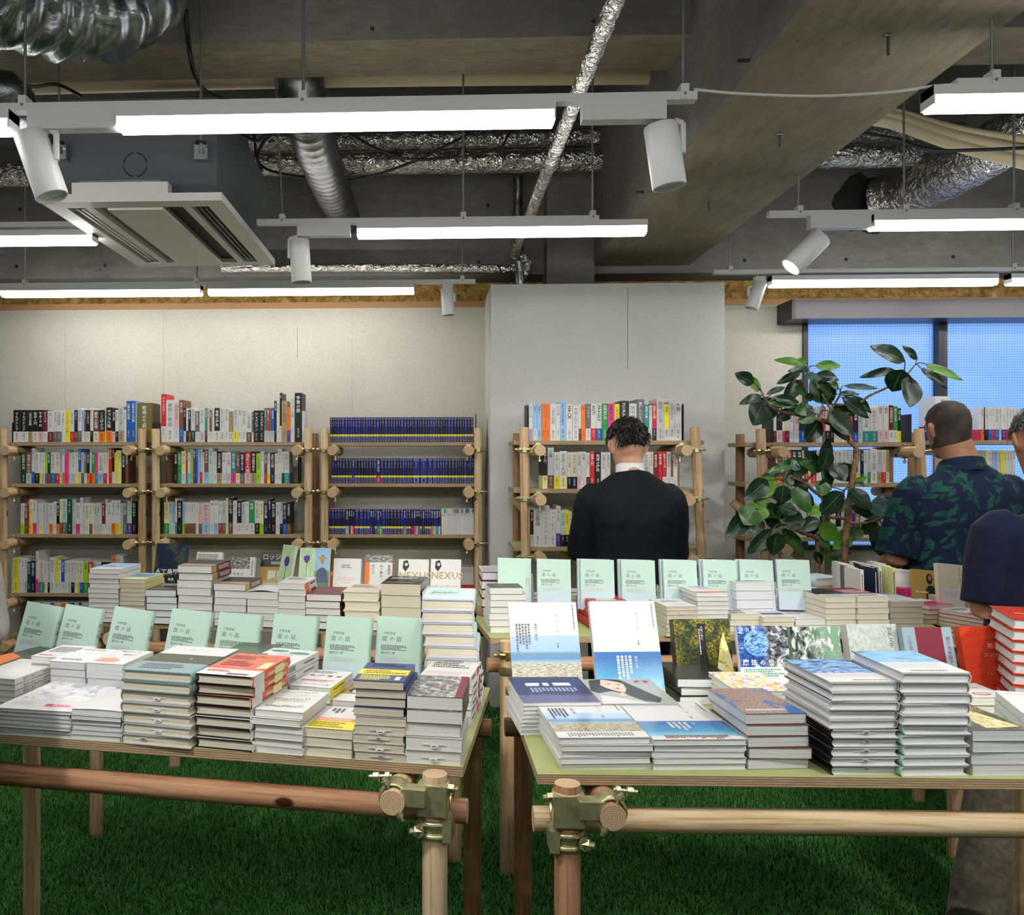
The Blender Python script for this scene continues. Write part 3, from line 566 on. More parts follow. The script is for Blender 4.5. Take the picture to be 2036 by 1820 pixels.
duct('insulated_pipe', [hx(-60, 350, 4.9), hx(60, 346, 4.9)], .07, 'foil', 'foil pipe end behind the tilted spotlight, by the photo edge', 'pipe', 24, .05, wob=.03)
duct('insulated_pipe', [hx(-90, 165, 2.95), hx(10, 180, 3.05), hx(48, 225, 3.2), hx(80, 300, 3.9)], .075, 'foil_dark', 'crumpled foil pipe dropping behind the track end beside the flexible duct', 'pipe', 24, .03, wob=.09, seed=12)
hz = CAMZ + 1.2; duct('insulated_pipe', [(.475, .6, hz), (.475, 5.05, hz)], .0255, 'foil', 'thin foil-wrapped pipe running diagonally across the ceiling', 'pipe', 20, .02, wob=.06, seed=5)
px_ = PY(1043, 500, 5.15); duct('insulated_pipe', smooth_path([(.475, 5.05, hz), (px_.x + .01, 5.13, hz - .02), (px_.x, 5.16, hz - .1), hx(1030, 536, 5.17), hx(990, 534, 5.17), hx(700, 532, 5.17), hx(440, 533, 5.17)], 8), .026, 'foil', 'thin foil pipe turning at the column and following the back beam', 'pipe', 16, .03, wob=.07, seed=6)
duct('insulated_pipe', [hx(1030, 352, 5.1), hx(1030, 470, 5.12), hx(1034, 566, 5.14)], .028, 'foil_dark', 'vertical foil pipe dropping to the corner of the white column', 'pipe', 16, .03, wob=.06, seed=8)
# wide foil duct on the other side
pts = smooth_path([hx(1745, 401, 5.24), hx(1800, 385, 5.1), hx(1890, 345, 4.75), hx(1990, 285, 4.4), hx(2100, 215, 4.1)], 10); b = MB()
dd = [pts[0]]
for p in pts[1:]:
    while (p - dd[-1]).length > .02: dd.append(dd[-1] + (p - dd[-1]).normalized() * .02)
rr = random.Random(2); b.tube(dd, [.128 + rr.uniform(-.005, .005) for _ in dd], 'foil', 48); tag(b.build('foil_duct', smooth=60), 'wide crinkled foil duct slanting up from the back beam', 'duct')
q = Vector(hx(1742, 405, 5.25)); b = MB(); rr = random.Random(4); b.add([(q.x - .05 + (.19 + rr.uniform(-.02, .03)) * math.cos(k / 24 * 6.283), 5.247, q.z + (.17 + rr.uniform(-.02, .03)) * math.sin(k / 24 * 6.283)) for k in range(24)], [tuple(range(24))], 'vent_black'); struct(b.build('wall_duct_hole'))
# beige conduits and cables
for k, (dy, dz, r) in enumerate(((3.72, 1.77, .028), (3.82, 1.70, .035), (3.95, 1.86, .022))):
    duct('conduit', smooth_path([(-3.6, dy + .2, CAMZ + dz + .06), (-1.2, dy + .05, CAMZ + dz + .02), (-.2, dy, CAMZ + dz), (.96, dy, CAMZ + dz - .01)], 8), r, 'beige_pipe', ('thin', 'thick', 'high')[k] + ' beige conduit running behind the cross beam', 'conduit', 12)
for k, (o, r) in enumerate(((0, .03), (.07, .03), (.13, .02))):
    duct('conduit', smooth_path([hx(1690, 232 - 14 * k, 4.3), hx(1780, 246 - 12 * k, 4.3), hx(1900, 288 - 16 * k, 4.2), hx(2060, 330 - 24 * k, 4.1)], 8), r, 'beige_pipe', ('lowest', 'middle', 'uppermost')[k] + ' of three pale conduits sloping down in front of the foil duct', 'conduit', 12)
def cable(pts, r, m, label, k=10): b = MB(); b.tube(smooth_path(pts, k), r, m, 8); return tag(b.build('cable', smooth=60), label, 'cable')
cable([hx(1380, 178, 2.33), hx(1470, 186, 2.33), hx(1620, 191, 2.33), hx(1760, 184, 2.33), hx(1850, 172, 2.33), hx(1900, 168, 2.33)], .004, 'white_cable', 'white cable sagging between the two front tracks under the beam')
cable([hx(505, 268, 4.6), hx(520, 330, 4.6), hx(600, 352, 4.6), hx(700, 358, 4.6), hx(820, 322, 4.6), hx(940, 262, 4.6)], .008, 'black_rubber', 'black cable looping across the foil pipes, the longer one')
cable([hx(690, 262, 4.4), hx(760, 300, 4.4), hx(840, 318, 4.4), hx(980, 300, 4.4), hx(1010, 270, 4.4), hx(1030, 240, 4.5)], .007, 'black_rubber', 'black cable sagging over the upper foil pipe')
cable([hx(370, 20, 3.1), hx(372, 60, 3.15), hx(380, 120, 3.17), hx(392, 158, 3.3), hx(412, 184, 3.5), hx(440, 196, 3.7)], .009, 'black_rubber', 'dark cable hanging down the cross beam beside the flexible duct')
cable([hx(-20, 150, 3.0), hx(60, 172, 3.05), hx(112, 168, 3.1), hx(160, 190, 3.3)], .007, 'black_rubber', 'dark cable tied above the track near the flexible duct')
cable([hx(1700, 262, 4.0), hx(1780, 276, 3.95), hx(1850, 298, 3.9), hx(1950, 298, 3.85), hx(2060, 293, 3.8)], .008, 'black_rubber', 'black cable crossing the pale conduits')
cable([hx(480, 268, 4.2), hx(510, 280, 4.2), hx(530, 268, 4.2), hx(512, 310, 4.25), hx(520, 340, 4.3)], .009, 'black_rubber', 'bunched black cable beside the air conditioner body')
for px, Y, y0 in ((1046, 4.2, 440), (1162, 3.45, 300)): pass
# ---------------------------------------------------------------- bookcases of round timber poles and scaffold clamps
def pole(parent, name, p, q, r, m='pole_wood', n=20):
    p, q = Vector(p), Vector(q); L = (q - p).length; b = MB(); rs = []; rr = random.Random(int(L * 1e4 + r * 1e5 + p.x * 77)); o1 = rr.uniform(-.0012, .0012)
    for z, k in ((0, .97), (.003, 1), (L * .3, 1 + o1 * 10), (L * .65, 1 - o1 * 8), (L - .003, 1), (L, .97)): rs.append([(r * k * math.cos(2 * math.pi * j / n), r * k * math.sin(2 * math.pi * j / n), z) for j in range(n)])
    b.rings(rs, m, True, 'end_grain'); me = b.mesh(name, 40); o = bpy.data.objects.new(name, me); COL.objects.link(o); o.parent = parent; o.matrix_local = aim(p, q); return o
def band(b, c, axis, r, h, m, th=.004, n=20, lobes=0.):
    """a flat steel band round an axis"""
    M = Matrix.Translation(c) @ Vector(axis).to_track_quat('Z', 'Y').to_matrix().to_4x4(); prof = ((r, -h / 2), (r + th, -h / 2), (r + th * 1.5, -h * .3), (r + th, 0), (r + th * 1.5, h * .3), (r + th, h / 2), (r, h / 2))
    rs = [[M @ Vector((q * math.cos(a), q * math.sin(a), z)) for q, z in prof] for a in (2 * math.pi * j / n for j in range(n + 1))]; b.rings(rs, m, False)
def bolt(b, p, q, m='brass_zinc', r=.0045, nut=.0095):
    p, q = Vector(p), Vector(q); d = (q - p).normalized(); b.tube([p, q], r, m, 8); b.tube([q - d * .02, q - d * .009], nut, m, 6); b.tube([p + d * .004, p + d * .012], nut, m, 6)
CLAMPS = {}
def shelf_clamp(parent, post, cx, cz, r1, r2, col):
    """clamp joining a post (vertical) to a cross pole (running back) whose centre lies at dx, dz from the post"""
    s = 1 if cx > 0 else -1; key = (s, round(cx, 3), round(cz, 3), r1, r2, col)
    if key not in CLAMPS:
        b = MB(); band(b, (0, 0, 0), (0, 0, 1), r1, .026, col); band(b, (cx, .012, cz), (0, 1, 0), r2, .03, col); b.box(min(r1 * s, cx - r2 * s), -.014, -.013, max(r1 * s, cx - r2 * s), .014, .013, col)
        m1 = b.mesh('clamp', 40); b = MB(); bolt(b, (s * (r1 + .012), -r1 - .004, .003), (-s * (r1 + .026), -r1 - .004, .003), col); b.box(-.012, -r1 - .012, -.012, .006, -r1 + .002, .012, col)
        bolt(b, (cx + s * .01, -.006, cz - r2 - .03), (cx - s * .004, .014, cz + r2 + .012), col); b.box(cx - .012, -.008, cz + r2 - .001, cx + .012, .02, cz + r2 + .01, col)
        CLAMPS[key] = (m1, b.mesh('bolt', 40))
    m1, m2 = CLAMPS[key]; o = place('clamp', m1, parent, loc=post); place('bolt', m2, o)
def bookcase(label, Y, xl, xr, pxl, pxr, ys, ytop, dep=.27, th=.021, r1=.0245, r2=.029, cross=19, tilt=(0, 0), col='brass_zinc', ends=(1, 1), wood='pole_wood', prot=.1, backs=1):
    """xl/xr: photo columns of the front posts at the top; pxl/pxr: ends of the boards; ys: photo rows of the boards' top front edges"""
    XL, XR = PY(xl, 900, Y).x, PY(xr, 900, Y).x; mid = (xl + xr) / 2; yf = Y + .03; t = thing('bookcase', label, 'bookcase', ((XL + XR) / 2, Y, 0), group='bookcases of timber poles and scaffold clamps'); O = Vector(((XL + XR) / 2, Y, 0))
    ztop = PY(xl, ytop, Y).z; zs = [PY(mid, y, yf).z for y in ys]; bx0, bx1 = PY(pxl, 900, yf).x, PY(pxr, 900, yf).x; ins = cross / F_PX * Y
    for X, k, tl in ((XL, 0, tilt[0]), (XR, 1, tilt[1])):
        if not ends[k]: continue
        pole(t, 'post', Vector((X + tl, Y, 0)) - O, Vector((X, Y, ztop)) - O, r1, wood)
        if backs: pole(t, 'post', Vector((X, Y + dep, 0)) - O, Vector((X, Y + dep, ztop - .02)) - O, r1, 'pole_wood_dark')
    for i, z in enumerate(zs):
        b = MB(); b.box(bx0 - O.x, yf - Y, z - th, bx1 - O.x, yf - Y + dep - .03, z, 'ply_edge', 'ply_green'); b.build('shelf_board', t)
        for X, s, k, tl in ((XL, 1, 0, tilt[0]), (XR, -1, 1, tilt[1])):
            if not ends[k]: continue
            xx = X + tl * (1 - z / ztop); cx = s * max(ins, r1 + r2 + .004); cz = -.003; zc = z - th - r2 - .0015
            pole(t, 'cross_pole', Vector((xx + cx, Y - prot, zc)) - O, Vector((xx + cx, Y + dep + .03, zc)) - O, r2, wood)
            shelf_clamp(t, Vector((xx, Y, zc + .003)) - O, cx, cz, r1, r2, col)
    return dict(t=t, zs=zs, Y=yf, mid=mid, O=O)
U1 = bookcase('timber bookcase standing beside the grey sleeve', 5.08, 7, 283, 18, 276, (879.5, 962, 1062.5, 1180, 1262), 853)
U2 = bookcase('timber bookcase between the first and the navy-book bookcase', 5.08, 310, 613, 318, 606, (879.5, 962, 1062.5, 1180), 853, wood='pole_wood_pale')
U3 = bookcase('timber bookcase filled with navy pocket books beside the column', 5.08, 645, 951, 652, 944, (879.5, 961.5, 1063, 1180), 852, wood='pole_wood_pale')
U4 = bookcase('timber bookcase in front of the white column', 4.45, 1042, 1381, 1022, 1400, (876.5, 972.8, 1088.5, 1205), 850, dep=.36, tilt=(.02, .09), cross=27, col='green_zinc', wood='pole_wood', prot=.1)
U5 = bookcase('timber bookcase behind the rubber plant, under the window', 4.6, 1512, 1827, 1482, 1815, (880, 961, 1069.5, 1185), 853, dep=.3, tilt=(.06, .08), cross=26, prot=.12)
U6 = bookcase('timber bookcase in the window corner, behind the patterned shirt', 4.85, 1868, 2260, 1856, 2270, (876, 958, 1060, 1175), 850, dep=.27, cross=22, ends=(1, 1))
def brace(u, a, b_, Y0, Y1, m='pole_wood'): pole(u['t'], 'brace', PY(a[0], a[1], Y0) - u['O'], PY(b_[0], b_[1], Y1) - u['O'], .024, m)
brace(U5, (1456, 998), (1610, 1125), 4.82, 4.82, 'pole_wood_pale'); brace(U4, (1016, 986), (1150, 1125), 4.72, 4.72, 'pole_wood_pale')
brace(U5, (1748, 973), (1835, 970), 4.8, 4.8, 'pole_wood_dark')
# bookends
def bookend(px, Y, z, wpx, h, label, side=1):
    X = PY(px, 900, Y).x; w = wpx / F_PX * Y; t = thing('bookend', label, 'bookend', (X, Y, z), group='dark metal bookends on the shelves'); b = MB(); b.box(0, 0, .001, .0016, .14, h, 'frame_black'); b.build('plate', t); MB().box(0, 0, 0, .1 * side if side > 0 else .0016, .14, .0012, 'frame_black').build('foot', t) if side > 0 else MB().box(-.1, 0, 0, 0, .14, .0012, 'frame_black').build('foot', t)

# ---------------------------------------------------------------- rows of books standing on the shelves
CN = dict(W='white', w='pale grey', c='cream', G='grey', K='black', N='navy', B='blue', b='light blue', T='teal', g='green', l='lime', d='dark green', m='mint', Y='yellow', y='pale yellow', O='orange', R='red', r='dark red', P='pink', p='pale pink', V='purple', v='lavender', n='brown', t='tan', o='olive', U='navy', u='navy')
ONES = ['', 'first', 'second', 'third', 'fourth', 'fifth', 'sixth', 'seventh', 'eighth', 'ninth', 'tenth', 'eleventh', 'twelfth', 'thirteenth', 'fourteenth', 'fifteenth', 'sixteenth', 'seventeenth', 'eighteenth', 'nineteenth']
TENS = ['', '', 'twenty', 'thirty', 'forty', 'fifty', 'sixty']; TENTH = ['', '', 'twentieth', 'thirtieth', 'fortieth', 'fiftieth', 'sixtieth']
def nth(n): return ONES[n] if n < 20 else TENTH[n // 10] if n % 10 == 0 else TENS[n // 10] + '-' + ONES[n % 10]
POOL = '世界の歴史 日本の思想 哲学入門 映画の見方 音楽と人間 文明の未来 人類学講義 宇宙の話 戦争と平和 社会学大全 民主主義 心理学図鑑 生命とは何か 動物のことば 数学の世界 言語と文化 都市の記憶 科学の歩み 政治の時代 現代思想史 ことばの力 身体と文化 経済の本質 地球の歴史 美術の物語 物語の作り方 自然と人間 技術と社会'.split()
def shelf_book(x0, x1, Y, z, h, depth, body, obi, text, label, group, name, pocket=0, obh=.33):
    b = MB(); w = x1 - x0; g = .0006; w -= g; mb = 'ink_' + body; r = min(.003, w * .2)
    pr = [(0, depth), (0, .0015), (r, 0), (w - r, 0), (w, .0015), (w, depth)]
    b.rings([[(x, y, q) for x, y in pr] for q in (0, h)], mb, cap=False, closed=False); b.add([(x, y, h) for x, y in pr], [tuple(range(6))], mb)
    b.box(.0012, .004, h - .001, w - .0012, depth - .002, h + .0004, 'page_white'); b.quad((w, depth, 0), (0, depth, 0), (0, depth, h), (w, depth, h), 'page_white')
    lum = sum(PAL[body]) / 3; ic = 'ink_K' if lum > 118 else 'ink_W'
    if pocket:
        b.quad((.0006, -.0003, h * .235), (w - .0006, -.0003, h * .235), (w - .0006, -.0003, h * .315), (.0006, -.0003, h * .315), 'ink_' + (obi if obi != '-' else 'Y'))
        for q0, q1 in ((.03, .21), (.9, .97)): b.quad((w * .2, -.0003, h * q0), (w * .8, -.0003, h * q0), (w * .8, -.0003, h * q1), (w * .2, -.0003, h * q1), 'ink_v'); b.quad((w * .3, -.0004, h * (q0 + .012)), (w * .7, -.0004, h * (q0 + .012)), (w * .7, -.0004, h * (q1 - .012)), (w * .3, -.0004, h * (q1 - .012)), mb)
        put_text(b, text, (w / 2, -.0004, h * .86), (1, 0, 0), (0, 0, 1), min(w * .62, .0085), 'ink_v', True)
    else:
        if obi != '-':
            e = .0003; o = [(-e, depth * .99), (-e, .0012), (r, -e), (w - r, -e), (w + e, .0012), (w + e, depth * .99)]; hz_ = h * obh; b.rings([[(x, y, q) for x, y in o] for q in (.0006, hz_)], 'ink_' + obi, cap=False, closed=False)
            lo = sum(PAL[obi]) / 3; put_text(b, random.Random(int(x0 * 1e4)).choice(POOL)[:4], (w / 2, -.0007, hz_ * .88), (1, 0, 0), (0, 0, 1), min(w * .34, hz_ * .17), 'ink_K' if lo > 118 else 'ink_W', True)
        top = h * .95; room = h * (.6 if obi != '-' else .7)
        if ord(text[0]) < 256: put_text(b, text, (w * .26, -.0005, top), (0, 0, -1), (1, 0, 0), min(w * .72, room / len(text) * 1.5), 'ink_B' if body == 'b' else ic, bold=1)
        else: put_text(b, text, (w / 2, -.0005, top), (1, 0, 0), (0, 0, 1), min(w * .6, room / len(text)), ic if lum < 118 or len(text) < 4 else "ink_G", True, int(lum < 118))
    o = b.build(name, None, (x0, Y, z)); tag(o, label, 'book', group); return o
def row(u, k, start, toks, hd, case, shelf, depth=.13, dy=.006):
    Y = u['Y'] + dy; z = u['zs'][k] + .0003; px = start; n = 0; items = []
    for tk in toks.split():
        if tk[0] == '@': px = float(tk[1:]); continue
        tx = None
        if '=' in tk: tk, tx = tk.split('=')
        h = hd
        if ':' in tk: tk, hh = tk.split(':'); h = float(hh)
        items.append((px, px + float(tk[2:]), tk[0], tk[1], h, tx)); px += float(tk[2:])
    rr = random.Random(int(start * 7 + k))
    for i, (a, b_, bo, ob, h, tx) in enumerate(items):
        x0, x1 = PY(a, 900, Y).x, PY(b_, 900, Y).x; H = h / F_PX * (Y * math.cos(YAW) - x0 * math.sin(YAW))
        d = f"{CN[bo]} book with {CN[ob]} band" if ob not in '-' + bo else f"{CN[bo]} book"
        lab = f"{d}, {nth(i + 1)} toward the window, {shelf} shelf, {case}"
        shelf_book(x0, x1, Y + rr.uniform(0, .006), z, H, depth if h < 76 else depth + .03, bo, ob, tx or rr.choice(POOL), lab, f'books on the {shelf} shelf of the {case}', 'banded_book' if ob not in '-' + bo else 'hardcover_book' if (i * 7 + k) % 5 in (0, 3) else 'shelved_paperback')
R_ = lambda s, n: ' '.join([s] * n)
row(U1, 0, 26, 'KW14=マルジナリア KW15=マルジナリア Kt9 KW11 Kp10 rW9=マイノマ Wr12:62=問いの力 WG7 WG9 W-7:62 Y-10=スケーターの本 WR8 Nn7=ベルリン WG8:68 bW5 nw4 Kc8 WK6:68 nc11 KO12 WY3 KO12:69=サブカル論 Kp6 WK6 wt11:71 W-5 BB9:82=心理学大図鑑 BB9:82=世界文学大図鑑 b-3:80 o-30:78=映画の教科書', 64, 'grey-sleeve bookcase', 'top')
row(U1, 1, 41, 'dd10 nw11 WB7:70 WK9 WY5 Ww6 lG5 dn6 WB10 cR8 vW5:68 WO5:68=MARS PP8=日本の百年 ww5 Ww9 cy5 BY6:69 wB6 GW5 KO6 wR4 gO6 PT6 Wb11 cR7 cW4 RR6:71 KW5:71 YW4 Y-4:66 y-6:66 K-8:60 n-6:60', 62, 'grey-sleeve bookcase', 'second')
row(U1, 2, 40, 'Wl8:60 nn7:56 RR3:69 yY7:68=世界の心理学 WP7:66 wp6 Wy7 w-5 ww7=シェアデザイン WO8 WW7:64 KO6 yn5:69 mG10:69 dd10:70=リサーチ ww7:69 WP9:62 WW5:72 ww4 cc9 Wn6 yy4 ww6 ww5 Ww4 rW7 WW4:69 WW8:62 WO9:67=思考の入門 WY9:67=言語の入門 ww5 GG8:66 mV10:66=デザイン KK9:66', 61, 'grey-sleeve bookcase', 'third')
row(U1, 3, 22, 'mm4:68 YY11:70=歳の世界史 WW6:70=数学 WW5:68 Wv6:68 dd7:62 NN9:64 WP6:82 cT12:64 Wy6:62 wN5:62 WW10:70=読書大全 YW7:68 WW5:64 BW7:66 WW7 Ww6 WK6 WW5 yY6 WB7 lg10:62=哲学 RR10:62 wK8:62 WW8:62 KR12:62 KO8:62 OO9:74 wG8:74 WR7:74', 64, 'grey-sleeve bookcase', 'fourth')
row(U1, 4, 58, 'ww7 cc6 ww8 KW6 wG9 ww6 nw7 ww5 cw8 OO9 ww6 GG7 rw6 ww8 KW6 ww7 cc6', 62, 'grey-sleeve bookcase', 'lowest')
row(U2, 0, 320, 'RW10:96=ファンタジー WW16:84=書物の物語 pW10:79=映画の歴史 nB9:84 Kw5:68 WK4:68 Nn5:64 Wd9:70 GW8:62 Ww11:68 Tr5:68 wW5:66 nW4 c-5 KW11:68=音楽の歴史 WW10:70 WW8:70 tW9:62 WY9:68=映画技法入門 WW8:67=映画 WW9:66 Wn10:60 GW4:60 KK11:63=ジャズピアノ KK10:63=ジャズピアノ Tw5:68 Rw6:68 Tw3:66 Bw6:68 KK5:82 WW6:82 KW4:98=映画 tt11:82=人気の博物館 OV6:70 WW9:92=ポピュラー音楽 KK14:98 WW5:62', 64, 'middle bookcase', 'top')
row(U2, 1, 345, 'KK8 gg7 yW9:64=猫と文明 RT4 Wb5 ll6:68 VV5:69 BB4:69 bb4:68 wR5:68 WW4 nb8:68 m-9:70 WW8:63 Kt10:64=土と文明史 WW9:62=土と脂 Ww9:62=土と内臓 TP10:64 ny8:62 NG9:62 Rp13:64 Kt10:64=神は数学者か ll9:60 WW7:64 nR6:61 WY6:60 NN9:62 cW6:60 WW8:69 Wd4:64 WT11:64', 62, 'middle bookcase', 'second')
row(U2, 2, 326, 'yg10 mm6 bW6 cT4:70 KK10:66 bl5:64 Wn5:62 Wn4:62 Wn4:62 Wn5:62 Wn4 cW6:62 pn6:60 pb16:62=動物のひみつ WW9:66=猫 Wb8:66=鳥 WR7:64 wo8:66 cc5:71 Kn9:72 WW8:66 KW9:66 wW7 WW8:64=日 gW11:66=免疫 WK10:66=性の進化論 yl8:65=地球の未来 NN9:62 NN6:70 KK9:64 WW8:63 wK6:63 NB8:62 Kn8:64=宇宙地政学', 63, 'middle bookcase', 'third')
row(U3, 3, 915, R_('WR3', 9), 52, 'navy-book bookcase', 'lowest')
row(U4, 0, 1052, 'Wv8:73 bW8:73=世界の bb9:73=世界の OO8:74=サピエンス OO9:74=サピエンス WW12:73 WW8:73 bb12:78=FACTFULNESS WW13:73=HACK WW12:70 Wr5:72 OO9:71=人 GW10:73=バイアス WR11:74=ANTI WB11:74=FRAGILE gg12:74=NEXUS PP13:74=NEXUS YY11:73 KK18:79=PLURALITY WW15:74=秩序崩壊 GG15:82=責任という虚構 TW10:72=哲学の前 WW6:70 RK9:74 ww15:84 YW10:72=世界 wW11:78 wW14:80=人類', 73, 'column bookcase', 'top', .14)
row(U4, 1, 1079, 'Ky10:80 wn13:82=正義 WY11:73 Wy15:75 cK9:73 cN11:73=身体化の喪失 Wp8:74 WW10:74=大衆 WK7:72 RR10:74 KK12:74 WW10 WW9 @1278 Wv14:74 cb8:74 rP9:73 RR9:74 RW8:74 WW9:74 nW4 WW9:74', 73, 'column bookcase', 'second', .14)
row(U4, 2, 1055, 'KW6:73 WW17:76=正義論 WW15:82=リベラリズム WW13:74=アナーキー WV9:81=正義の限界 mK9:72 YK8:73 cc5:70 @1353 WW8:72', 73, 'column bookcase', 'third', .14)
row(U5, 0, 1534, 'KK5:63 Wr6:70 KW11:73=古代の道 yP6:70 Wr8:70 WW9:70 pW10:70 NB16:72=日本 KK11:73 WR6:72 Wb6 bW7 RG7:72 WK9 KK8 cc7 WW7 WW6 RY6 RR11:60=日本 NB11:60=日本 ww9:64 WT15:68 WT15:68 Wp11:74=戦争 Wp11:74=戦争 rW9:74=人間国家戦争 gW9:72 KY7:68', 70, 'window bookcase', 'top')
row(U5, 1, 1545, 'nO11:60 WW9:62 RR10:64 KK10:66=死神の KK11:66=死神の WW4 nR8 WW5 KR11:64 WW6 WW8 KW6:66 cc7 mW7 WW8:66=戦争の未来 WW9:66 WW8 WW6 WW8 KY9:66=戦争 WW6:64 NN6:64 WW8:66 wg6:66 WW13:68 wt9:66 cR8:66 tc7:66', 65, 'window bookcase', 'second')
row(U5, 2, 1562, 'Ww7 WR6 WO7 WW7 WW7 WW8 KK9 WW8 WW9 KK6 @1652 WW10 KW11 WW6 @1688 PP7 VV5 GG12 WW6 WW8 wW9 @1760 WW14:74=言説 WW8:60 KW6', 66, 'window bookcase', 'third')
row(U6, 0, 1860, 'WN30:88 @1948 WR4 WO6 KK2 WN6 WB6 WR6 WB9 WW5 WV9 WR5 WR6 WV7 WB7', 66, 'corner bookcase', 'top')
row(U6, 1, 1962, 'yy4 WW6 vW6 bb6 ww7 YY5 yy6 WW6 WW6 WW6', 62, 'corner bookcase', 'second')
# navy pocket books
def navy(u, k, px, end, ws, shelf, extra={}):
    Y = u['Y'] + .008; z = u['zs'][k] + .0003; rr = random.Random(k * 31 + 5); i = 0
    while px < end - 2:
        w = extra[i][0] if i in extra else rr.choice(ws); ob = extra[i][1] if i in extra and len(extra[i]) > 1 else 'Y'; w = min(w, end - px); x0, x1 = PY(px, 900, Y).x, PY(px + w, 900, Y).x; h = 49.5 / F_PX * Y
        body = 'U' if (i in extra and w > 8) or rr.random() < .4 else 'u'; i += 1
        big = ob not in 'Y'
        lab = f"navy pocket book{' with ' + CN[ob] + ' band' if big else ''}, {nth(i)} toward the column, {shelf} shelf, navy-book bookcase".replace(", navy-book bookcase", "" if big else ", navy-book bookcase")
        if big: shelf_book(x0, x1, Y + rr.uniform(0, .003), z, h, .105, body, ob, rr.choice(POOL), lab, f'navy pocket books on the {shelf} shelf', 'pocket_book')
        else: shelf_book(x0, x1, Y + rr.uniform(0, .003), z, h, .105, body, ob, rr.choice(POOL)[:4], lab, f'navy pocket books on the {shelf} shelf', 'pocket_book', pocket=1)
        px += w
navy(U3, 0, 656, 942, (4.2, 5, 5.6, 6.2), 'top')
navy(U3, 1, 659, 942, (4, 5, 5.5, 6.3, 7), 'second', {7: (5, 'V'), 16: (8, 'R'), 28: (15, 'Y'), 29: (15, 'Y'), 30: (10, 'Y'), 31: (9, 'Y')})
navy(U3, 2, 654, 878, (4.2, 5, 5.8, 7), 'third', {6: (6, 'b'), 7: (4, 'r'), 8: (4, 'p'), 9: (4, 'R'), 10: (9, 'Y'), 11: (9, 'Y'), 14: (5, 'V'), 15: (4, 'K'), 17: (6, 'T'), 18: (4, 'l'), 26: (5, 't'), 29: (5, 'r'), 30: (5, 'P'), 31: (4, 'v'), 32: (4, 'G'), 34: (5, 'd'), 38: (5, 'O'), 39: (5, 'b'), 40: (5, 'T'), 41: (4, 'w'), 42: (4, 'R'), 43: (6, 'V')})
Y = U3['Y'] + .008; px = 878; rr = random.Random(8)
for i in range(15):
    w = 4.3; x0, x1 = PY(px, 900, Y).x, PY(px + w, 900, Y).x; c_ = 'WgbWwtTGwGWBTWT'[i]
    o = shelf_book(x0, x1, Y, U3['zs'][2] + .0003, 51 / F_PX * Y, .105, 'W', '-', POOL[i], f"slim white pocket book with a {CN[c_]} top, {nth(i + 1)} toward the column, third shelf", 'white pocket books beside the navy ones', 'white_pocket_book'); px += w
    b = MB().box(.0008, -.0008, .128, x1 - x0 - .0016, -.0005, .1525, 'ink_' + c_); b.build('colour_patch', o)
for a in ((24, U1, 0, .12, 'dark bookend holding up the black-spined books, grey-sleeve bookcase'), (308, U1, 0, .12, 'dark bookend leaning on the olive book, grey-sleeve bookcase'), (947, U3, 0, .17, 'tall dark bookend closing the top row of navy pocket books'), (1048, U4, 0, .19, 'dark bookend at the start of the column bookcase top row'), (1359, U4, 0, .19, 'dark bookend closing the column bookcase top row'), (1812, U5, 0, .15, 'dark bookend closing the window bookcase top row'), (592, U2, 1, .16, 'dark bookend closing the second row of the middle bookcase')):
    bookend(a[0] if a[0] != 308 else 305, a[1]['Y'] + .02, a[1]['zs'][a[2]] + .0004, 2, a[3], a[4], -1 if a[0] in (308, 947, 1359, 1812, 592) else 1)
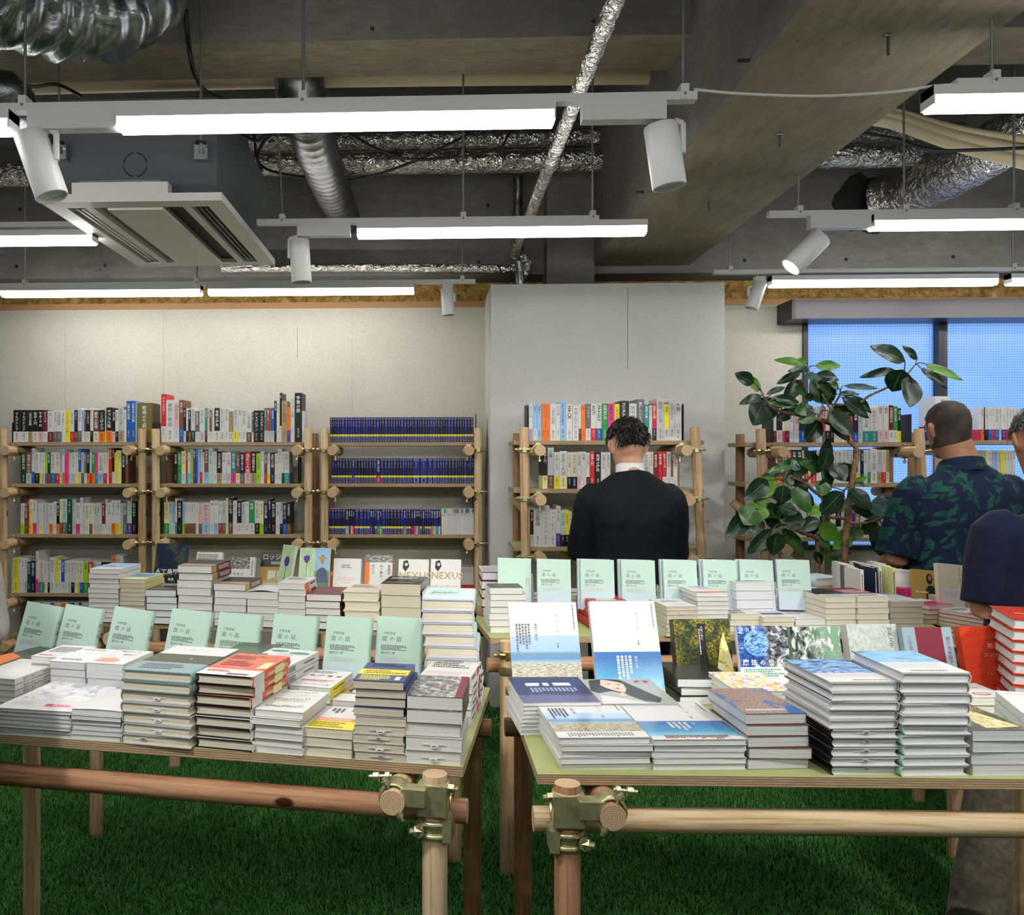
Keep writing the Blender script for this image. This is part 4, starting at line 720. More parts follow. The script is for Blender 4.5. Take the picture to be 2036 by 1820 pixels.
# ---------------------------------------------------------------- tables of green-faced plywood on timber poles
TT = .80
def bev(o):
    m = o.modifiers.new('round', 'BEVEL'); m.width = .0028; m.segments = 2; m.limit_method = 'ANGLE'; return o
def tri_clamp(parent, leg, ax, az, sx, rail_z, rail_y, r, col):
    """heavy clamps where leg, depth pole and long rail meet: leg axis at `leg`, depth pole at x offset ax, rail behind"""
    L = Vector(leg); b = MB()
    band(b, L + Vector((0, 0, az)), (0, 0, 1), r, .062, col, .0045)
    b.box(L.x - r - .006, L.y - r - .009, L.z + az - .03, L.x + r + .004, L.y - r * .2, L.z + az + .03, col)
    b2 = MB(); o = L + Vector((ax, -.03, az + .003)); band(b2, o + Vector((0, .012, 0)), (0, 1, 0), r, .045, col, .0045)
    b2.box(min(L.x, o.x) + r * .6, L.y - .045, o.z - .012, max(L.x, o.x) - r * .5, L.y - .01, o.z + .022, col)
    q = MB(); q.v = []; bolt(b2, o + Vector((sx * -.005, -.0, r + .016)), o + Vector((sx * -.05, .0, r + .012)), col); bolt(b2, o + Vector((sx * -.018, -.016, r + .016)), o + Vector((sx * .02, -.016, -r - .014)), col, .004, .008)
    bev(b.build('clamp', parent, smooth=40)); bev(b2.build('clamp', parent, smooth=40))
    b3 = MB(); zz = L.z + rail_z + .006
    band(b3, Vector((L.x, L.y, zz - .012)), (0, 0, 1), r, .036, col, .002)
    for dz in (-.012, .012):
        N = 24; b3.rings([[Vector((L.x, L.y, zz - .012 + dz)) + Vector(((r + .003 + .006 * math.cos(q)) * math.cos(a), (r + .003 + .006 * math.cos(q)) * math.sin(a), .0062 * math.sin(q))) for q in (2 * math.pi * k / 8 for k in range(8))] for a in (2 * math.pi * j / N for j in range(N + 1))], col, False)
    b3.box(L.x + sx * r * .75, L.y - r - .004, zz - .032, L.x + sx * (r + .012), L.y + .02, zz + .010, col); band(b3, Vector((L.x + sx * .012, rail_y, L.z + rail_z + .012)), (1, 0, 0), r, .03, col, .004)
    c = bev(b3.build('clamp', parent, smooth=40)); b4 = MB(); bolt(b4, (L.x - sx * (r - .004), L.y - r - .004, zz - .012), (L.x - sx * (r + .02), L.y - r - .014, zz - .010), col, .006, .0105); b4.tube([(L.x - sx * (r + .002), L.y - r - .014, zz - .011), (L.x - sx * (r + .002), L.y - r + .01, zz - .011)], .011, col, 10); b4.build('bolt', c, smooth=40); b4 = MB(); bolt(b4, (L.x + sx * (r + .004), L.y - .012, L.z + az + .022), (L.x + sx * (r + .024), L.y - .014, L.z + az + .022), col, .005, .009); b4.build('bolt', c, smooth=40)
def table(label, c0, ang, W=1.46, D=.61, heavy=(), woods=('pole_wood',) * 4, col='green_zinc', legs=(1, 1, 1, 1), T=TT):
    t = thing('plywood_table', label, 'table', (c0.x, c0.y, 0), (0, 0, ang), group='tables of plywood boards on timber poles'); th = .022; r = .0248
    b = MB(); b.box(0, 0, T - th, W, D, T, 'ply_edge', 'ply_green'); me = b.mesh('tabletop'); o = place('tabletop', me, t); bv = o.modifiers.new('round', 'BEVEL'); bv.width = .002; bv.segments = 2
    cz = T - th - r - .0005; rz = cz - 2 * r - .004; ry = .032
    LX = (.052, W - .052, .052, W - .052); LY = (-.036, -.036, D + .036, D + .036)
    for i in range(4):
        if legs[i]: pole(t, 'leg', (LX[i], LY[i], 0), (LX[i], LY[i], T - .003), r, woods[i], 28)
    for i, s in ((0, 1), (1, -1)):
        x = LX[i] + s * .076; pole(t, 'cross_pole', (x, -.088, cz), (x, D + .09, cz), r, woods[i], 28)
        if i in heavy: tri_clamp(t, (LX[i], LY[i], cz), s * .076, 0, -s, rz - cz, ry, r, col)
        else: shelf_clamp(t, Vector((LX[i], LY[i], cz)), s * .076, 0, r, r, 'brass_zinc'); b = MB(); band(b, (LX[i], LY[i], rz), (0, 0, 1), r, .03, 'brass_zinc'); b.build('clamp', t, smooth=40)
    pole(t, 'rail', (-.005, ry, rz), (W + .005, ry, rz), r, 'pole_wood_pale' if 0 in heavy else 'pole_wood_warm', 28); pole(t, 'rail', (-.005, D - ry, rz), (W + .005, D - ry, rz), r, 'pole_wood_dark', 28)
    return t
def ang2(a, b): d = b - a; return math.atan2(d.y, d.x)
LA, LB = PZ(0, 1461, TT), PZ(921, 1526, TT); aL = ang2(LA, LB); L0 = LB - Vector((math.cos(aL), math.sin(aL), 0)) * 1.46
tL = table('plywood display table with the jacketed hardcovers in front, cut by the photo edge', L0, aL, heavy=(1,), woods=('pole_wood', 'pole_wood_pale', 'pole_wood', 'pole_wood_dark'))
RA, RB = PZ(1069, 1540, TT), PZ(2036, 1550, TT); aR = ang2(RA, RB)
tR = table('plywood display table with the glossy seascape magazines', RA, aR, D=.65, heavy=(0,), woods=('pole_wood_warm', 'pole_wood', 'pole_wood_dark', 'pole_wood'))
GA, GB = PZ(176, 1235, TT), PZ(935, 1259, TT); aG = ang2(GA, GB); tG = table('rear plywood table in front of the navy-book bookcase', GA, aG, W=(GB - GA).length, D=.64)
FA, FB = PZ(975, 1269, TT), PZ(1880, 1257, TT); aF = ang2(FA, FB); tF = table('rear plywood table between the man in the suit and the magazines', FA, aF, W=(FB - FA).length + .06, D=.66)
HA = PZ(1862, 1247, TT); tH = table('rear plywood table under the patterned shirt, with pink-banded books', HA, math.radians(-14), W=1.2, D=.38, legs=(1, 0, 1, 0))
print('ANG', [round(math.degrees(x), 1) for x in (aL, aR, aG, aF)])

# ---------------------------------------------------------------- printed covers
I = lambda k: 'ink_' + k
A_mint = [('t', '宇野常寛', .16, .745, .064, I('G'), ''), ('t', '庭の話', .13, .655, .115, I('G'), 'w'), ('m', .12, .52, .68, .60, 4, I('G'), 'h'), ('t', '国分功一郎', .12, .47, .062, I('G'), ''), ('m', .12, .36, .78, .43, 4, I('w'), 'h')]
S_mint = [('t', '庭の話', .5, .8, .55, I('G'), 'v'), ('t', '宇野常寛', .5, .42, .4, I('G'), 'v')]
def A_mono(picm, top, extra): return [('r', 0, 0, 1, top, picm), ('t', 'モノノメ', .70, .90, .055, I('G'), 'vw'), ('m', .93, .6, .955, .97, 1, I('G'), 'v'), ('m', .67, .52, .70, .58, 1, I('G'), 'v')] + extra
A_mono1 = A_mono('pic_paddy', .66, [('t', '身体の現在', .38, .79, .05, I('G'), 'v'), ('m', .08, .45, .30, .78, 5, I('G'), 'v')])
A_mono2 = A_mono('pic_sea', .46, [('t', '都市の再', .62, .42, .045, I('W'), 'v'), ('m', .32, .16, .56, .42, 4, I('W'), 'v')])
A_mono1f = A_mono('pic_paddy', .66, [('t', '身体の現在', .38, .79, .05, I('G'), 'v'), ('m', .08, .45, .30, .78, 5, I('G'), 'v'), ('r', 0, 0, 1, .15, I('W')), ('m', .12, .03, .85, .12, 22, I('G'), 'v')])
A_mono2f = A_mono('pic_sea', .46, [('t', '都市', .62, .42, .045, I('W'), 'v'), ('m', .32, .2, .56, .42, 4, I('W'), 'v'), ('m', .15, .03, .85, .1, 22, I('n'), 'v')])
A_magic = [('r', 0, .45, 1, 1, 'pic_magic'), ('e', .36, .77, .25, .25, 'ring_blue'), ('e', .36, .77, .228, .228, 'pic_wave'), ('t', '落合陽', .05, .93, .085, I('W'), 'ww'), ('t', '魔法の世紀', .05, .48, .125, I('W'), 'bw'), ('r', 0, 0, 1, .45, I('W')), ('m', .06, .32, .92, .43, 4, I('T'), 'h'), ('m', .3, .2, .95, .25, 1, I('G'), 'h')]
mat('ring_blue', (120, 170, 220), .3)
A_magicf = [('r', 0, .36, 1, 1, 'pic_wave'), ('t', '魔法の世紀', .1, .38, .1, I('W'), 'bw'), ('r', 0, 0, 1, .36, I('W')), ('m', .06, .2, .92, .33, 4, I('w'), 'h'), ('m', .4, .06, .95, .1, 1, I('G'), 'h')]
A_digital = [('r', 0, .45, 1, 1, 'pic_sky_feather'), ('r', 0, 0, 1, .45, I('W')), ('m', .05, .2, .9, .4, 5, I('w'), 'h'), ('m', .2, .06, .97, .12, 2, I('G'), 'h')]
A_forest = [('r', 0, 0, 1, 1, 'pic_forest'), ('p', [(.66, .0), (1, .0), (1, .35), (.88, .8), (.80, .62)], 'pic_forest_glow'), ('r', .42, .3, .56, .93, I('K')), ('t', '人間の見た', .49, .9, .05, I('W'), 'v'), ('m', .43, .35, .46, .85, 1, I('W'), 'v')]
A_forestf = [('r', 0, 0, 1, 1, 'pic_forest'), ('p', [(.35, 1), (.6, 1), (.95, .1), (.3, .05)], 'pic_forest_glow')]
A_fern = [('r', 0, 0, 1, 1, 'pic_fern'), ('r', .2, .2, .62, .9, 'pic_photo_grey')]; A_fern = [('r', 0, 0, 1, 1, 'pic_fern')]
A_blossom = [('r', 0, 0, 1, 1, 'pic_blossom')]
A_world = [('r', 0, 0, 1, 1, 'pic_map'), ('t', '世界文学', .86, .97, .10, I('K'), 'v'), ('t', '批評', .74, .9, .04, I('G'), 'v')]
A_mother = [('r', 0, 0, 1, 1, 'cover_greyblue'), ('r', .26, 0, .80, 1, 'cover_wine'), ('t', '三宅香帆', .13, .9, .1, I('G'), 'v'), ('t', '娘が母を殺すには', .9, .88, .09, I('r'), 'v'), ('p', [(.55, .36), (.66, .44), (.70, .42), (.62, .34), (.62, .26), (.76, .24), (.72, .18), (.56, .2), (.5, .28)], I('P'))]
mat('cover_greyblue', (150, 170, 184), .4); mat('cover_wine', (122, 34, 54), .4); mat('cover_scarlet', (206, 62, 34), .14); mat('cover_sage', (132, 158, 160), .42); mat('cover_ochre', (176, 146, 72), .45); mat('cover_black_gloss', (26, 25, 27), .22); mat('cover_maroon', (110, 30, 48), .35); mat('cover_cream', (216, 206, 184), .5); mat('cover_greygreen', (70, 78, 70), .5); mat('teal_ink', (30, 130, 116), .4); mat('cover_blossom_green', (120, 158, 134), .3); mat('skin_print', (226, 190, 168), .4); mat('hair_print', (30, 44, 42), .35); mat('gold_ink', (180, 160, 90), .5)
A_scarlet = [('t', '知ら', .52, .72, .1, I('W'), 'w'), ('t', 'コンピュ', .4, .6, .09, I('W'), 'w'), ('t', '史', .72, .49, .1, I('W'), ''), ('t', 'アメリカン', .4, .36, .05, I('W'), 'w')]
A_rin = [('r', 0, 0, 1, 1, 'pic_night_sea'), ('r', .18, .62, .36, .72, I('W')), ('r', .2, .68, .38, .74, I('W')), ('r', .42, .62, .5, .74, I('W')), ('r', .56, .62, .8, .74, I('W')), ('m', .2, .36, .84, .54, 12, I('v'), 'v')]
A_girl = [('r', 0, 0, 1, 1, 'cover_portrait_grey'), ('p', [(.02, .52), (.12, .95), (.34, 1), (.56, .97), (.66, .72), (.86, .22), (.78, .06), (.6, .12), (.44, .38), (.3, .5), (.1, .42)], 'hair_print'), ('p', [(.22, .74), (.29, .96), (.34, .97), (.5, .86), (.55, .78), (.53, .6), (.46, .44), (.36, .5), (.27, .62)], 'skin_print'), ('p', [(.33, .3), (.42, .46), (.46, .36), (.4, .28)], 'skin_print'),
          ('p', [(.31, .78), (.345, .8), (.385, .785), (.35, .765)], I('K')), ('p', [(.44, .755), (.475, .77), (.51, .75), (.475, .735)], I('K')), ('p', [(.37, .6), (.41, .615), (.45, .6), (.41, .575)], I('R')), ('t', 'P', .74, .84, .13, I('R'), 'b'), ('t', 'B', .86, .84, .13, I('R'), 'b'), ('p', [(.02, 0), (.1, .32), (.3, .24), (.62, .02), (.6, 0)], I('W'))]
mat('cover_portrait_grey', (168, 172, 166), .25)
A_sage = [('r', 0, .34, 1, .66, 'pic_olive_night'), ('r', 0, .66, 1, 1, I('W')), ('t', '聞いている', .5, .84, .06, I('G'), 'c'), ('m', .15, .08, .85, .28, 3, I('G'), 'h'), ('e', .62, .5, .02, .02, I('Y'), 0)]
A_orange = [('r', 0, .26, 1, 1, 'pic_brick_orange'), ('r', 0, 0, 1, .26, I('W')), ('m', .05, .72, .7, .9, 3, I('r'), 'h'), ('m', .1, .4, .72, .64, 3, I('r'), 'h'), ('p', [(.8, .62), (.94, .66), (.97, .38), (.8, .34)], I('y')), ('m', .08, .13, .6, .22, 2, I('R'), 'h'), ('m', .5, .03, .95, .1, 2, I('K'), 'h')]
A_thorn = [('r', .3, .5, .7, .505, I('G'))]
for _k in range(3):
    for _j in range(12): _u = .14 + .065 * _j; _v = .2 + .27 * _k + .02 * math.sin(_j * 1.3); A_thorn.append(('p', [(_u - .035, _v), (_u, _v + .016), (_u + .035, _v - .005), (_u, _v - .012)], I('G'))); A_thorn.append(('p', [(_u - .006, _v - .03), (_u + .006, _v - .03), (_u + .012, _v + .03), (_u, _v + .03)], I('d')))
A_yellowband = [('r', 0, 0, 1, .34, I('Y')), ('r', 0, .34, 1, .48, I('O')), ('m', .05, .36, .9, .46, 2, I('W'), 'h'), ('m', .08, .04, .9, .3, 3, I('o'), 'h'), ('m', .2, .7, .5, .92, 3, I('G'), 'v'), ('m', .62, .76, .8, .95, 2, I('G'), 'v')]
A_navyband = [('r', 0, 0, 1, .34, 'cover_bandnavy'), ('r', 0, .34, 1, .62, I('Y')), ('m', .1, .05, .7, .3, 4, I('Y'), 'h'), ('m', .1, .38, .92, .58, 2, I('r'), 'h'), ('m', .15, .78, .9, .95, 2, I('N'), 'h'), ('r', .8, .06, .9, .24, I('W'))]
mat('cover_bandnavy', (36, 62, 116), .4)
A_wrap = [('r', 0, 0, 1, 1, 'pic_photo_grey'), ('m', .2, .72, .8, .78, 1, I('K'), 'h'), ('r', .86, 0, 1, 1, I('r'))]
A_mono_photo = [('r', 0, .4, 1, 1, 'cover_ochre'), ('e', .4, .62, .2, .22, 'hair_print'), ('e', .4, .56, .1, .14, 'skin_print'), ('m', .6, .1, .9, .7, 4, I('n'), 'v')]
A_inter = [('m', .08, .8, .9, .95, 2, I('K'), 'h'), ('t', '糸井重里', .1, .62, .16, I('K'), 'w'), ('m', .06, .3, .9, .42, 2, I('R'), 'h'), ('t', 'インターネット的', .05, .12, .105, I('K'), '')]
A_teal = [('e', .25, .86, .2, .09, 'teal_ink', 0), ('e', .72, .8, .22, .1, 'teal_ink', 0), ('e', .08, .6, .1, .08, 'teal_ink', 0), ('m', .35, .6, .8, .75, 3, I('w'), 'h'), ('m', .3, .2, .7, .4, 2, I('w'), 'h')]
A_words = [('r', 0, 0, 1, 1, 'pic_soft_words'), ('m', .1, .84, .9, .93, 1, I('G'), 'h'), ('m', .15, .12, .85, .24, 2, I('K'), 'h')]
A_pinkwords = [('r', 0, .0, 1, .4, 'pic_pink_specks'), ('t', '観光しな', .25, .84, .13, I('K'), ''), ('t', '都市の', .45, .62, .13, I('K'), ''), ('m', .1, .1, .85, .4, 3, I('O'), 'h')]
A_water = [('r', .04, .3, .96, .92, 'pic_pale_watercolor'), ('m', .1, .12, .5, .22, 4, I('w'), 'h'), ('m', .55, .1, .92, .18, 2, I('P'), 'h'), ('r', .55, .12, .64, .18, I('R'))]
A_plain = [('m', .1, .8, .5, .86, 2, I('w'), 'h')]
A_blue = [('r', .0, .34, 1, 1, I('b')), ('m', .4, .6, .9, .75, 1, I('W'), 'h'), ('p', [(.2, .42), (.52, .4), (.55, .5), (.3, .52)], I('G'))]
A_city = [('r', .05, .3, .95, .95, 'pic_sky_feather'), ('m', .1, .35, .9, .8, 4, I('G'), 'h')]
A_darkland = [('r', 0, .3, 1, 1, 'pic_fern'), ('r', 0, 0, 1, .3, I('t')), ('t', 'リバタリ', .1, .06, .13, I('K'), 'b')]
A_redwhite = [('r', 0, 0, 1, 1, I('W')), ('m', .1, .4, .9, .85, 4, I('K'), 'h'), ('m', .1, .1, .5, .22, 1, I('R'), 'h')]
A_blackwords = [('m', .1, .6, .9, .86, 2, I('w'), 'h'), ('r', 0, 0, 1, .32, 'pic_fern'), ('m', .1, .12, .9, .24, 1, I('t'), 'h')]
A_kanji = [('m', .08, .5, .92, .92, 4, I('K'), 'h'), ('m', .08, .12, .92, .3, 2, I('p'), 'h')]
A_maroon = [('e', .4, .5, .3, .2, I('n'), 0)]
A_pattern = [('m', .05, .1, .95, .9, 7, I('G'), 'h')]
A_white_s = [('m', .2, .55, .8, .75, 2, I('G'), 'h'), ('m', .3, .2, .7, .3, 1, I('w'), 'h')]
A_stripeblue = [('r', .1, .3, .9, .6, I('v')), ('r', .1, .3, .9, .45, I('N')), ('m', .1, .8, .8, .9, 1, I('G'), 'h')]
A_darkpic = [('r', 0, .3, 1, 1, 'pic_fern'), ('r', 0, 0, 1, .3, I('W')), ('m', .1, .08, .9, .2, 2, I('K'), 'h')]
A_winepic = [('r', 0, .3, 1, 1, I('r')), ('m', .1, .4, .9, .8, 3, I('p'), 'h'), ('m', .1, .08, .9, .2, 2, I('K'), 'h')]
A_pinktop = [('r', 0, 0, 1, .42, I('P')), ('m', .05, .06, .9, .36, 4, I('r'), 'h'), ('m', .1, .6, .9, .9, 3, I('G'), 'v')]
A_redgrey = [('r', 0, .3, 1, 1, I('w')), ('p', [(0, .3), (.22, .3), (.3, .7), (.2, 1), (0, 1)], 'cover_red_cloth'), ('p', [(.78, .3), (1, .3), (1, 1), (.72, 1), (.7, .7)], 'cover_red_cloth'), ('m', .06, .08, .94, .28, 9, I('w'), 'v')]
mat('cover_red_cloth', (176, 46, 42), .5)
A_stadium = [('r', 0, 0, 1, 1, 'pic_stadium'), ('m', .1, .1, .9, .18, 1, I('W'), 'h')]
A_polka = [('r', 0, 0, 1, 1, 'pic_polka')]
A_teals = [('e', .55, .42, .26, .26, 'teal_ink', 0), ('t', 'Z', .47, .38, .2, I('W'), 'b'), ('m', .08, .86, .92, .93, 1, I('w'), 'h')]
A_clay = [('m', .1, .6, .9, .94, 7, I('G'), 'h'), ('e', .5, .25, .22, .12, I('n'), 0), ('e', .5, .25, .18, .08, I('p'), 0)]
A_redjack = [('m', .2, .4, .8, .5, 1, I('O'), 'h')]
# ---------------------------------------------------------------- books on the near table with the jacketed hardcovers
near = ''
pile(TT, -12, 1459, 139, 1406, -11, 7, 'stack of large pale watercolour paperbacks at the table edge', asp=1.41, pg='page_grey', art=A_water, seed=1, curl=.004, name='magazine', jit=.003)
pile(TT, 140, 1469, 240, 1410, -11, 6, 'stack of thin plain white booklets behind the sage hardcovers', asp=1.42, pg='page_grey', art=A_plain, seed=2, jit=.003, curl=.002)
pile(TT, 241, 1478, 378, 1330, -15, 7, 'stack of sage-blue jacketed hardcovers on the table front', hard=1, asp=1.44, cov='cover_sage', cov2='ink_w', pg='page_cream', art=A_sage, nj=2, rev=2, slips=(0, 0, 1, 1, 1, 1, 3), seed=3)
pile(TT, 388, 1485, 503, 1338, -15, 7, 'stack of orange-jacketed hardcovers on the table front', hard=1, asp=1.46, cov='pic_brick_orange', cov2='ink_W', board='ink_K', pg='page_cream', art=A_orange, nj=3, seed=4, jit=.0035, spine=[('r', 0, .0, 1, .26, I('W')), ('m', .3, .32, .7, .9, 1, I('y'), 'v'), ('r', .1, .55, .9, .8, I('y'))])
pile(TT, 504, 1495, 600, 1410, -16, 6, 'stack of white paperbacks drawn with thorny twigs', asp=1.47, cov='ink_W', pg='page_white', art=A_thorn, seed=5, slips=(0, 0, 0), jit=.004)
pile(TT, 603, 1501, 700, 1444, -14, 3, 'low stack of yellow-banded paperbacks between thorny-twig and navy-banded ones', asp=1.45, pg='page_cream', art=A_yellowband, seed=6, curl=.006)
pile(TT, 703, 1510, 804, 1351, -11, 9, 'tall stack of navy-and-yellow banded paperbacks', asp=1.45, cov='cover_bandnavy', cov2='ink_W', pg='page_beige', art=A_navyband, nj=4, rev=5, slips=(0, 0, 0, 0, 0, 1, 2, 1, 2), seed=7, jit=.004)
pile(TT, 806, 1517, 918, 1382, -9, 5, 'stack of thick shrink-wrapped grey paperbacks at the table corner', asp=1.45, cov='pic_photo_grey', cov2='ink_W', pg='page_white', art=A_wrap, nj=3, slips=(0, 0, 0, 1, 1), seed=8, jit=.003, curl=.004)
# second rank
pile(TT, -60, 1415, 12, 1344, -14, 6, 'stack of thin white hardcovers beside the grey sleeve', hard=0, w=.128, asp=1.47, cov='ink_W', cov2='page_cream', pg='page_grey', nj=3, seed=9, jit=.001, jr=.4, art=A_plain, spine=[('t', '小声の本棚', .5, .42, .7, I('G'), 'v'), ('m', .35, .55, .65, .8, 1, I('G'), 'v')])
pile(TT + .012, -62, 1372, 22, 1318, -27, 4, 'pair of dark olive paperbacks by the grey sleeve', asp=1.4, cov='pic_olive_night', cov2='cover_black_gloss', pg='page_white', seed=10, spine=[('m', .25, .15, .5, .45, 1, I('w'), 'v'), ('m', .5, .15, .75, .5, 1, I('w'), 'v')], art=[('p', [(0, .0), (.6, 0), (.4, .5), (0, .6)], I('O'))])
pile(TT, 100, 1402, 170, 1313, -14, 6, 'stack of white paperbacks patterned with soft blue and yellow words', w=.1, asp=1.5, art=A_words, pg='page_grey', seed=11)
pile(TT, 172, 1410, 245, 1317, -14, 3, 'stack of pink-lettered white paperbacks under the mint books', asp=1.45, art=A_pinkwords, pg='page_grey', seed=12, cov='ink_W')
pile(TT, 62, 1390, 108, 1304, -12, 6, 'small stack with a red-and-white cover below the first mint book', w=.105, asp=1.3, art=A_redwhite, seed=13)
pile(TT, 470, 1430, 548, 1320, -20, 6, 'stack of white paperbacks with teal leaves and a barcode', w=.128, asp=1.45, art=A_teal, seed=14, jit=.0006, jr=.2, spine=[('m', .2, .1, .8, .3, 9, I('K'), 'v'), ('m', .35, .5, .65, .85, 1, I('r'), 'v')])
pile(TT, 420, 1405, 480, 1304, -18, 5, 'stack topped by a green photo cover below the mint books', w=.12, asp=1.4, art=[('r', 0, 0, 1, 1, 'pic_olive_night')], seed=15)
pile(TT, 573, 1440, 655, 1362, -17, 5, 'stack of white paperbacks with yellow spines and bold black lettering', asp=1.5, art=A_inter, seed=16, spine=[('r', 0, 0, 1, .62, I('Y')), ('m', .3, .1, .7, .6, 1, I('n'), 'v')])
pile(TT, 655, 1446, 712, 1391, -12, 3, 'low stack with a portrait in a hat on an ochre cover', w=.105, asp=1.4, art=A_mono_photo, seed=17)
pile(TT, 836, 1436, 925, 1342, -14, 6, 'stack of white jackets squeezed behind the shrink-wrapped paperbacks', w=.12, asp=1.4, cov='ink_W', art=A_kanji, seed=18, spine=[('m', .3, .1, .7, .45, 1, I('K'), 'v'), ('r', 0, .6, 1, .75, I('R')), ('m', .2, .8, .8, .95, 1, I('K'), 'v')], jit=.003)
# tower of mint-jacketed hardcovers, jackets above, turned-round copies below
tw = pile(TT, 838, 1402, 938, 1191, -5, 9, 'tower of mint and lavender hardcovers beside the table corner', hard=1, w=.132, asp=1.44, cov='pic_mint', pg='page_cream', art=A_mint, nj=9, rev=5, seed=19, jit=.004, jr=3, spine=S_mint, slips=(0, 0, 0, 0, 0, 1, 0, 0, 0), fan=(.0022, 0))
# mint books on display
MX = ((55, 1206, 130), (132, 1211, 215), (229, 1215, 312), (343, 1218, 426), (437, 1224, 526), (546, 1227, 638), (651, 1230, 742), (751, 1230, 840))
WH = ('at the row end beside the grey sleeve', 'second from the grey sleeve', 'third from the grey sleeve, before the gap', 'just after the gap in the row', 'fifth from the grey sleeve', 'third before the tower', 'second before the tower', 'half shaded beside the tower')
for i, (xl, yt, xr) in enumerate(MX):
    stand(TT, xl, yt, xr, 'mint book standing on display, ' + WH[i], lean=14 if i > 3 else 16, phi=-14 - (7 - i) * 1.2, w=.128, asp=1.47, t=.026, hard=1, cov='pic_mint', pg='page_cream', art=A_mint, spine=S_mint, group='mint books displayed on the near table', roll=(7 - i) * -.6)

# ---------------------------------------------------------------- near table with the seascape magazines
pile(TT, 1041, 1462, 1191, 1397, 1, 8, 'stack of night-sea magazines with white block letters', w=.176, asp=1.26, pg='page_bright', art=A_rin, seed=30, name='magazine', fan=(-.0008, 0), jit=.002)
pile(TT, 1196, 1458, 1345, 1400, 1, 6, 'stack of magazines with a dark-haired woman on the cover', w=.178, asp=1.24, pg='page_bright', art=A_girl, seed=31, name='magazine')
pile(TT, 1114, 1532, 1296, 1468, 1.5, 5, 'stack of paddy-shore magazines at the table front', asp=1.41, side='L', pg='page_bright', art=A_mono1f, seed=32, name='magazine', jit=.003, curl=.003)
pile(TT, 1299, 1532, 1484, 1470, .5, 5, 'stack of blue-sea magazines at the table front', asp=1.41, side='L', pg='page_bright', art=A_mono2f, seed=33, name='magazine', jit=.003)
stand(TT, 1010, 1202, 1149, 'paddy-shore magazine standing on display with bright reflection', lean=22, phi=2, w=.18, asp=1.41, t=.01, side='L', art=A_mono1, name='magazine', group='magazines displayed upright')
stand(TT, 1171, 1202, 1304, 'blue-sea magazine standing on display', lean=22, phi=2, w=.176, asp=1.41, t=.02, side='L', art=A_mono2, name='magazine', group='magazines displayed upright')
p_ = pile(TT, 1352, 1402, 1462, 1350, 0, 3, 'stack of thick black books with a fern on the cover', asp=1.3, side='L', cov='cover_black_gloss', board=None, pg='page_bright', art=A_fern, seed=34, jit=.006, jr=2)
stand(TT, 1338, 1238, 1459, 'thick forest-cover book standing behind the black fern books', lean=15, phi=1, w=.152, asp=1.18, t=.034, side='L', cov='cover_black_gloss', pg='page_bright', art=A_forest)
pile(TT, 1485, 1530, 1608, 1420, 1, 5, 'stack of brown stadium-cover paperbacks', asp=1.5, side='R', pg='page_grey', art=A_stadium, seed=35, jit=.005, jr=2.5, cov='ink_n', slips=())
pile(TT, 1462, 1440, 1545, 1374, 0, 4, 'low stack with a polka-dot cover behind the stadium books', w=.13, asp=1.4, art=A_polka, seed=36)
pile(TT, 1651, 1543, 1787, 1357, 1, 10, 'tall stack of black-and-blue galaxy hardcovers', hard=1, asp=1.43, side='R', cov='ink_W', cov2='cover_black_gloss', board='ink_W', pg='page_bright', art=A_magicf, nj=5, rev=5, slips=(0, 0, 0, 0, 0, 2, 2, 2, 2, 2), seed=37, spine=(), jit=.003)
pile(TT, 1794, 1546, 1929, 1337, .5, 10, 'tall stack of pale hardcovers with a sky-blue feather cover', hard=1, asp=1.43, side='R', cov='ink_W', cov2='ink_m', board='ink_W', pg='page_bright', art=A_digital, nj=5, rev=5, seed=38, jit=.003)
pile(TT, 1934, 1543, 2070, 1450, 1, 4, 'stack of thick forest-cover books at the photo edge', w=.112, l=.18, side='L', pg='page_grey', art=A_forestf, seed=39, name='thick_paperback')
pile(TT, 1925, 1435, 2010, 1386, 0, 3, 'low stack with a clay dish on the cover behind the forest books', w=.10, asp=1.3, art=A_clay, seed=40)
def back_left(px, py, d, phi, w, l, **k):
    bl = PD(px, py, d); a = math.radians(phi) + YAW; ey = Vector((-math.sin(a), math.cos(a), 0)); h = bl.z - TT; p = bl - ey * l; p.z = TT; return dict(P0=p, H=h, phi=phi, w=w, l=l, **k)
pile(TT, 2052, 1536, 2190, 1408, n=5, desc='stack of thin books with a teal circle at the photo edge', side='R', art=A_teals, seed=41, pg='page_bright', **back_left(1973, 1372, 1.93, -19, .13, .188))
pile(TT, 2052, 1452, 2190, 1216, n=9, desc='tower of scarlet and blue hardcovers at the photo edge', hard=1, side='R', cov='cover_scarlet', board='cover_scarlet', pg='page_grey', art=A_redjack, seed=42, jit=.004, jr=2, **back_left(1968, 1204, 2.22, -22, .135, .195))
stand(TT, 1464, 1250, 1570, 'galaxy book standing on display, crystal ball on its cover', lean=15, phi=1, w=.129, asp=1.46, t=.024, hard=1, side='L', cov='ink_W', art=A_magic)
stand(TT, 1570, 1251, 1672, 'book with cherry blossom on green standing on display', lean=15, phi=1, w=.127, asp=1.46, t=.02, side='L', cov='cover_blossom_green', art=A_blossom)
stand(TT, 1682, 1248, 1783, 'grey marbled book standing on display', lean=15, phi=2, w=.13, asp=1.46, t=.03, side='L', cov='ink_w', art=A_world)
stand(TT, 1792, 1252, 1897, 'wine and grey-blue book standing on display', lean=15, phi=2, w=.129, asp=1.46, t=.02, side='L', cov='cover_greyblue', art=A_mother)
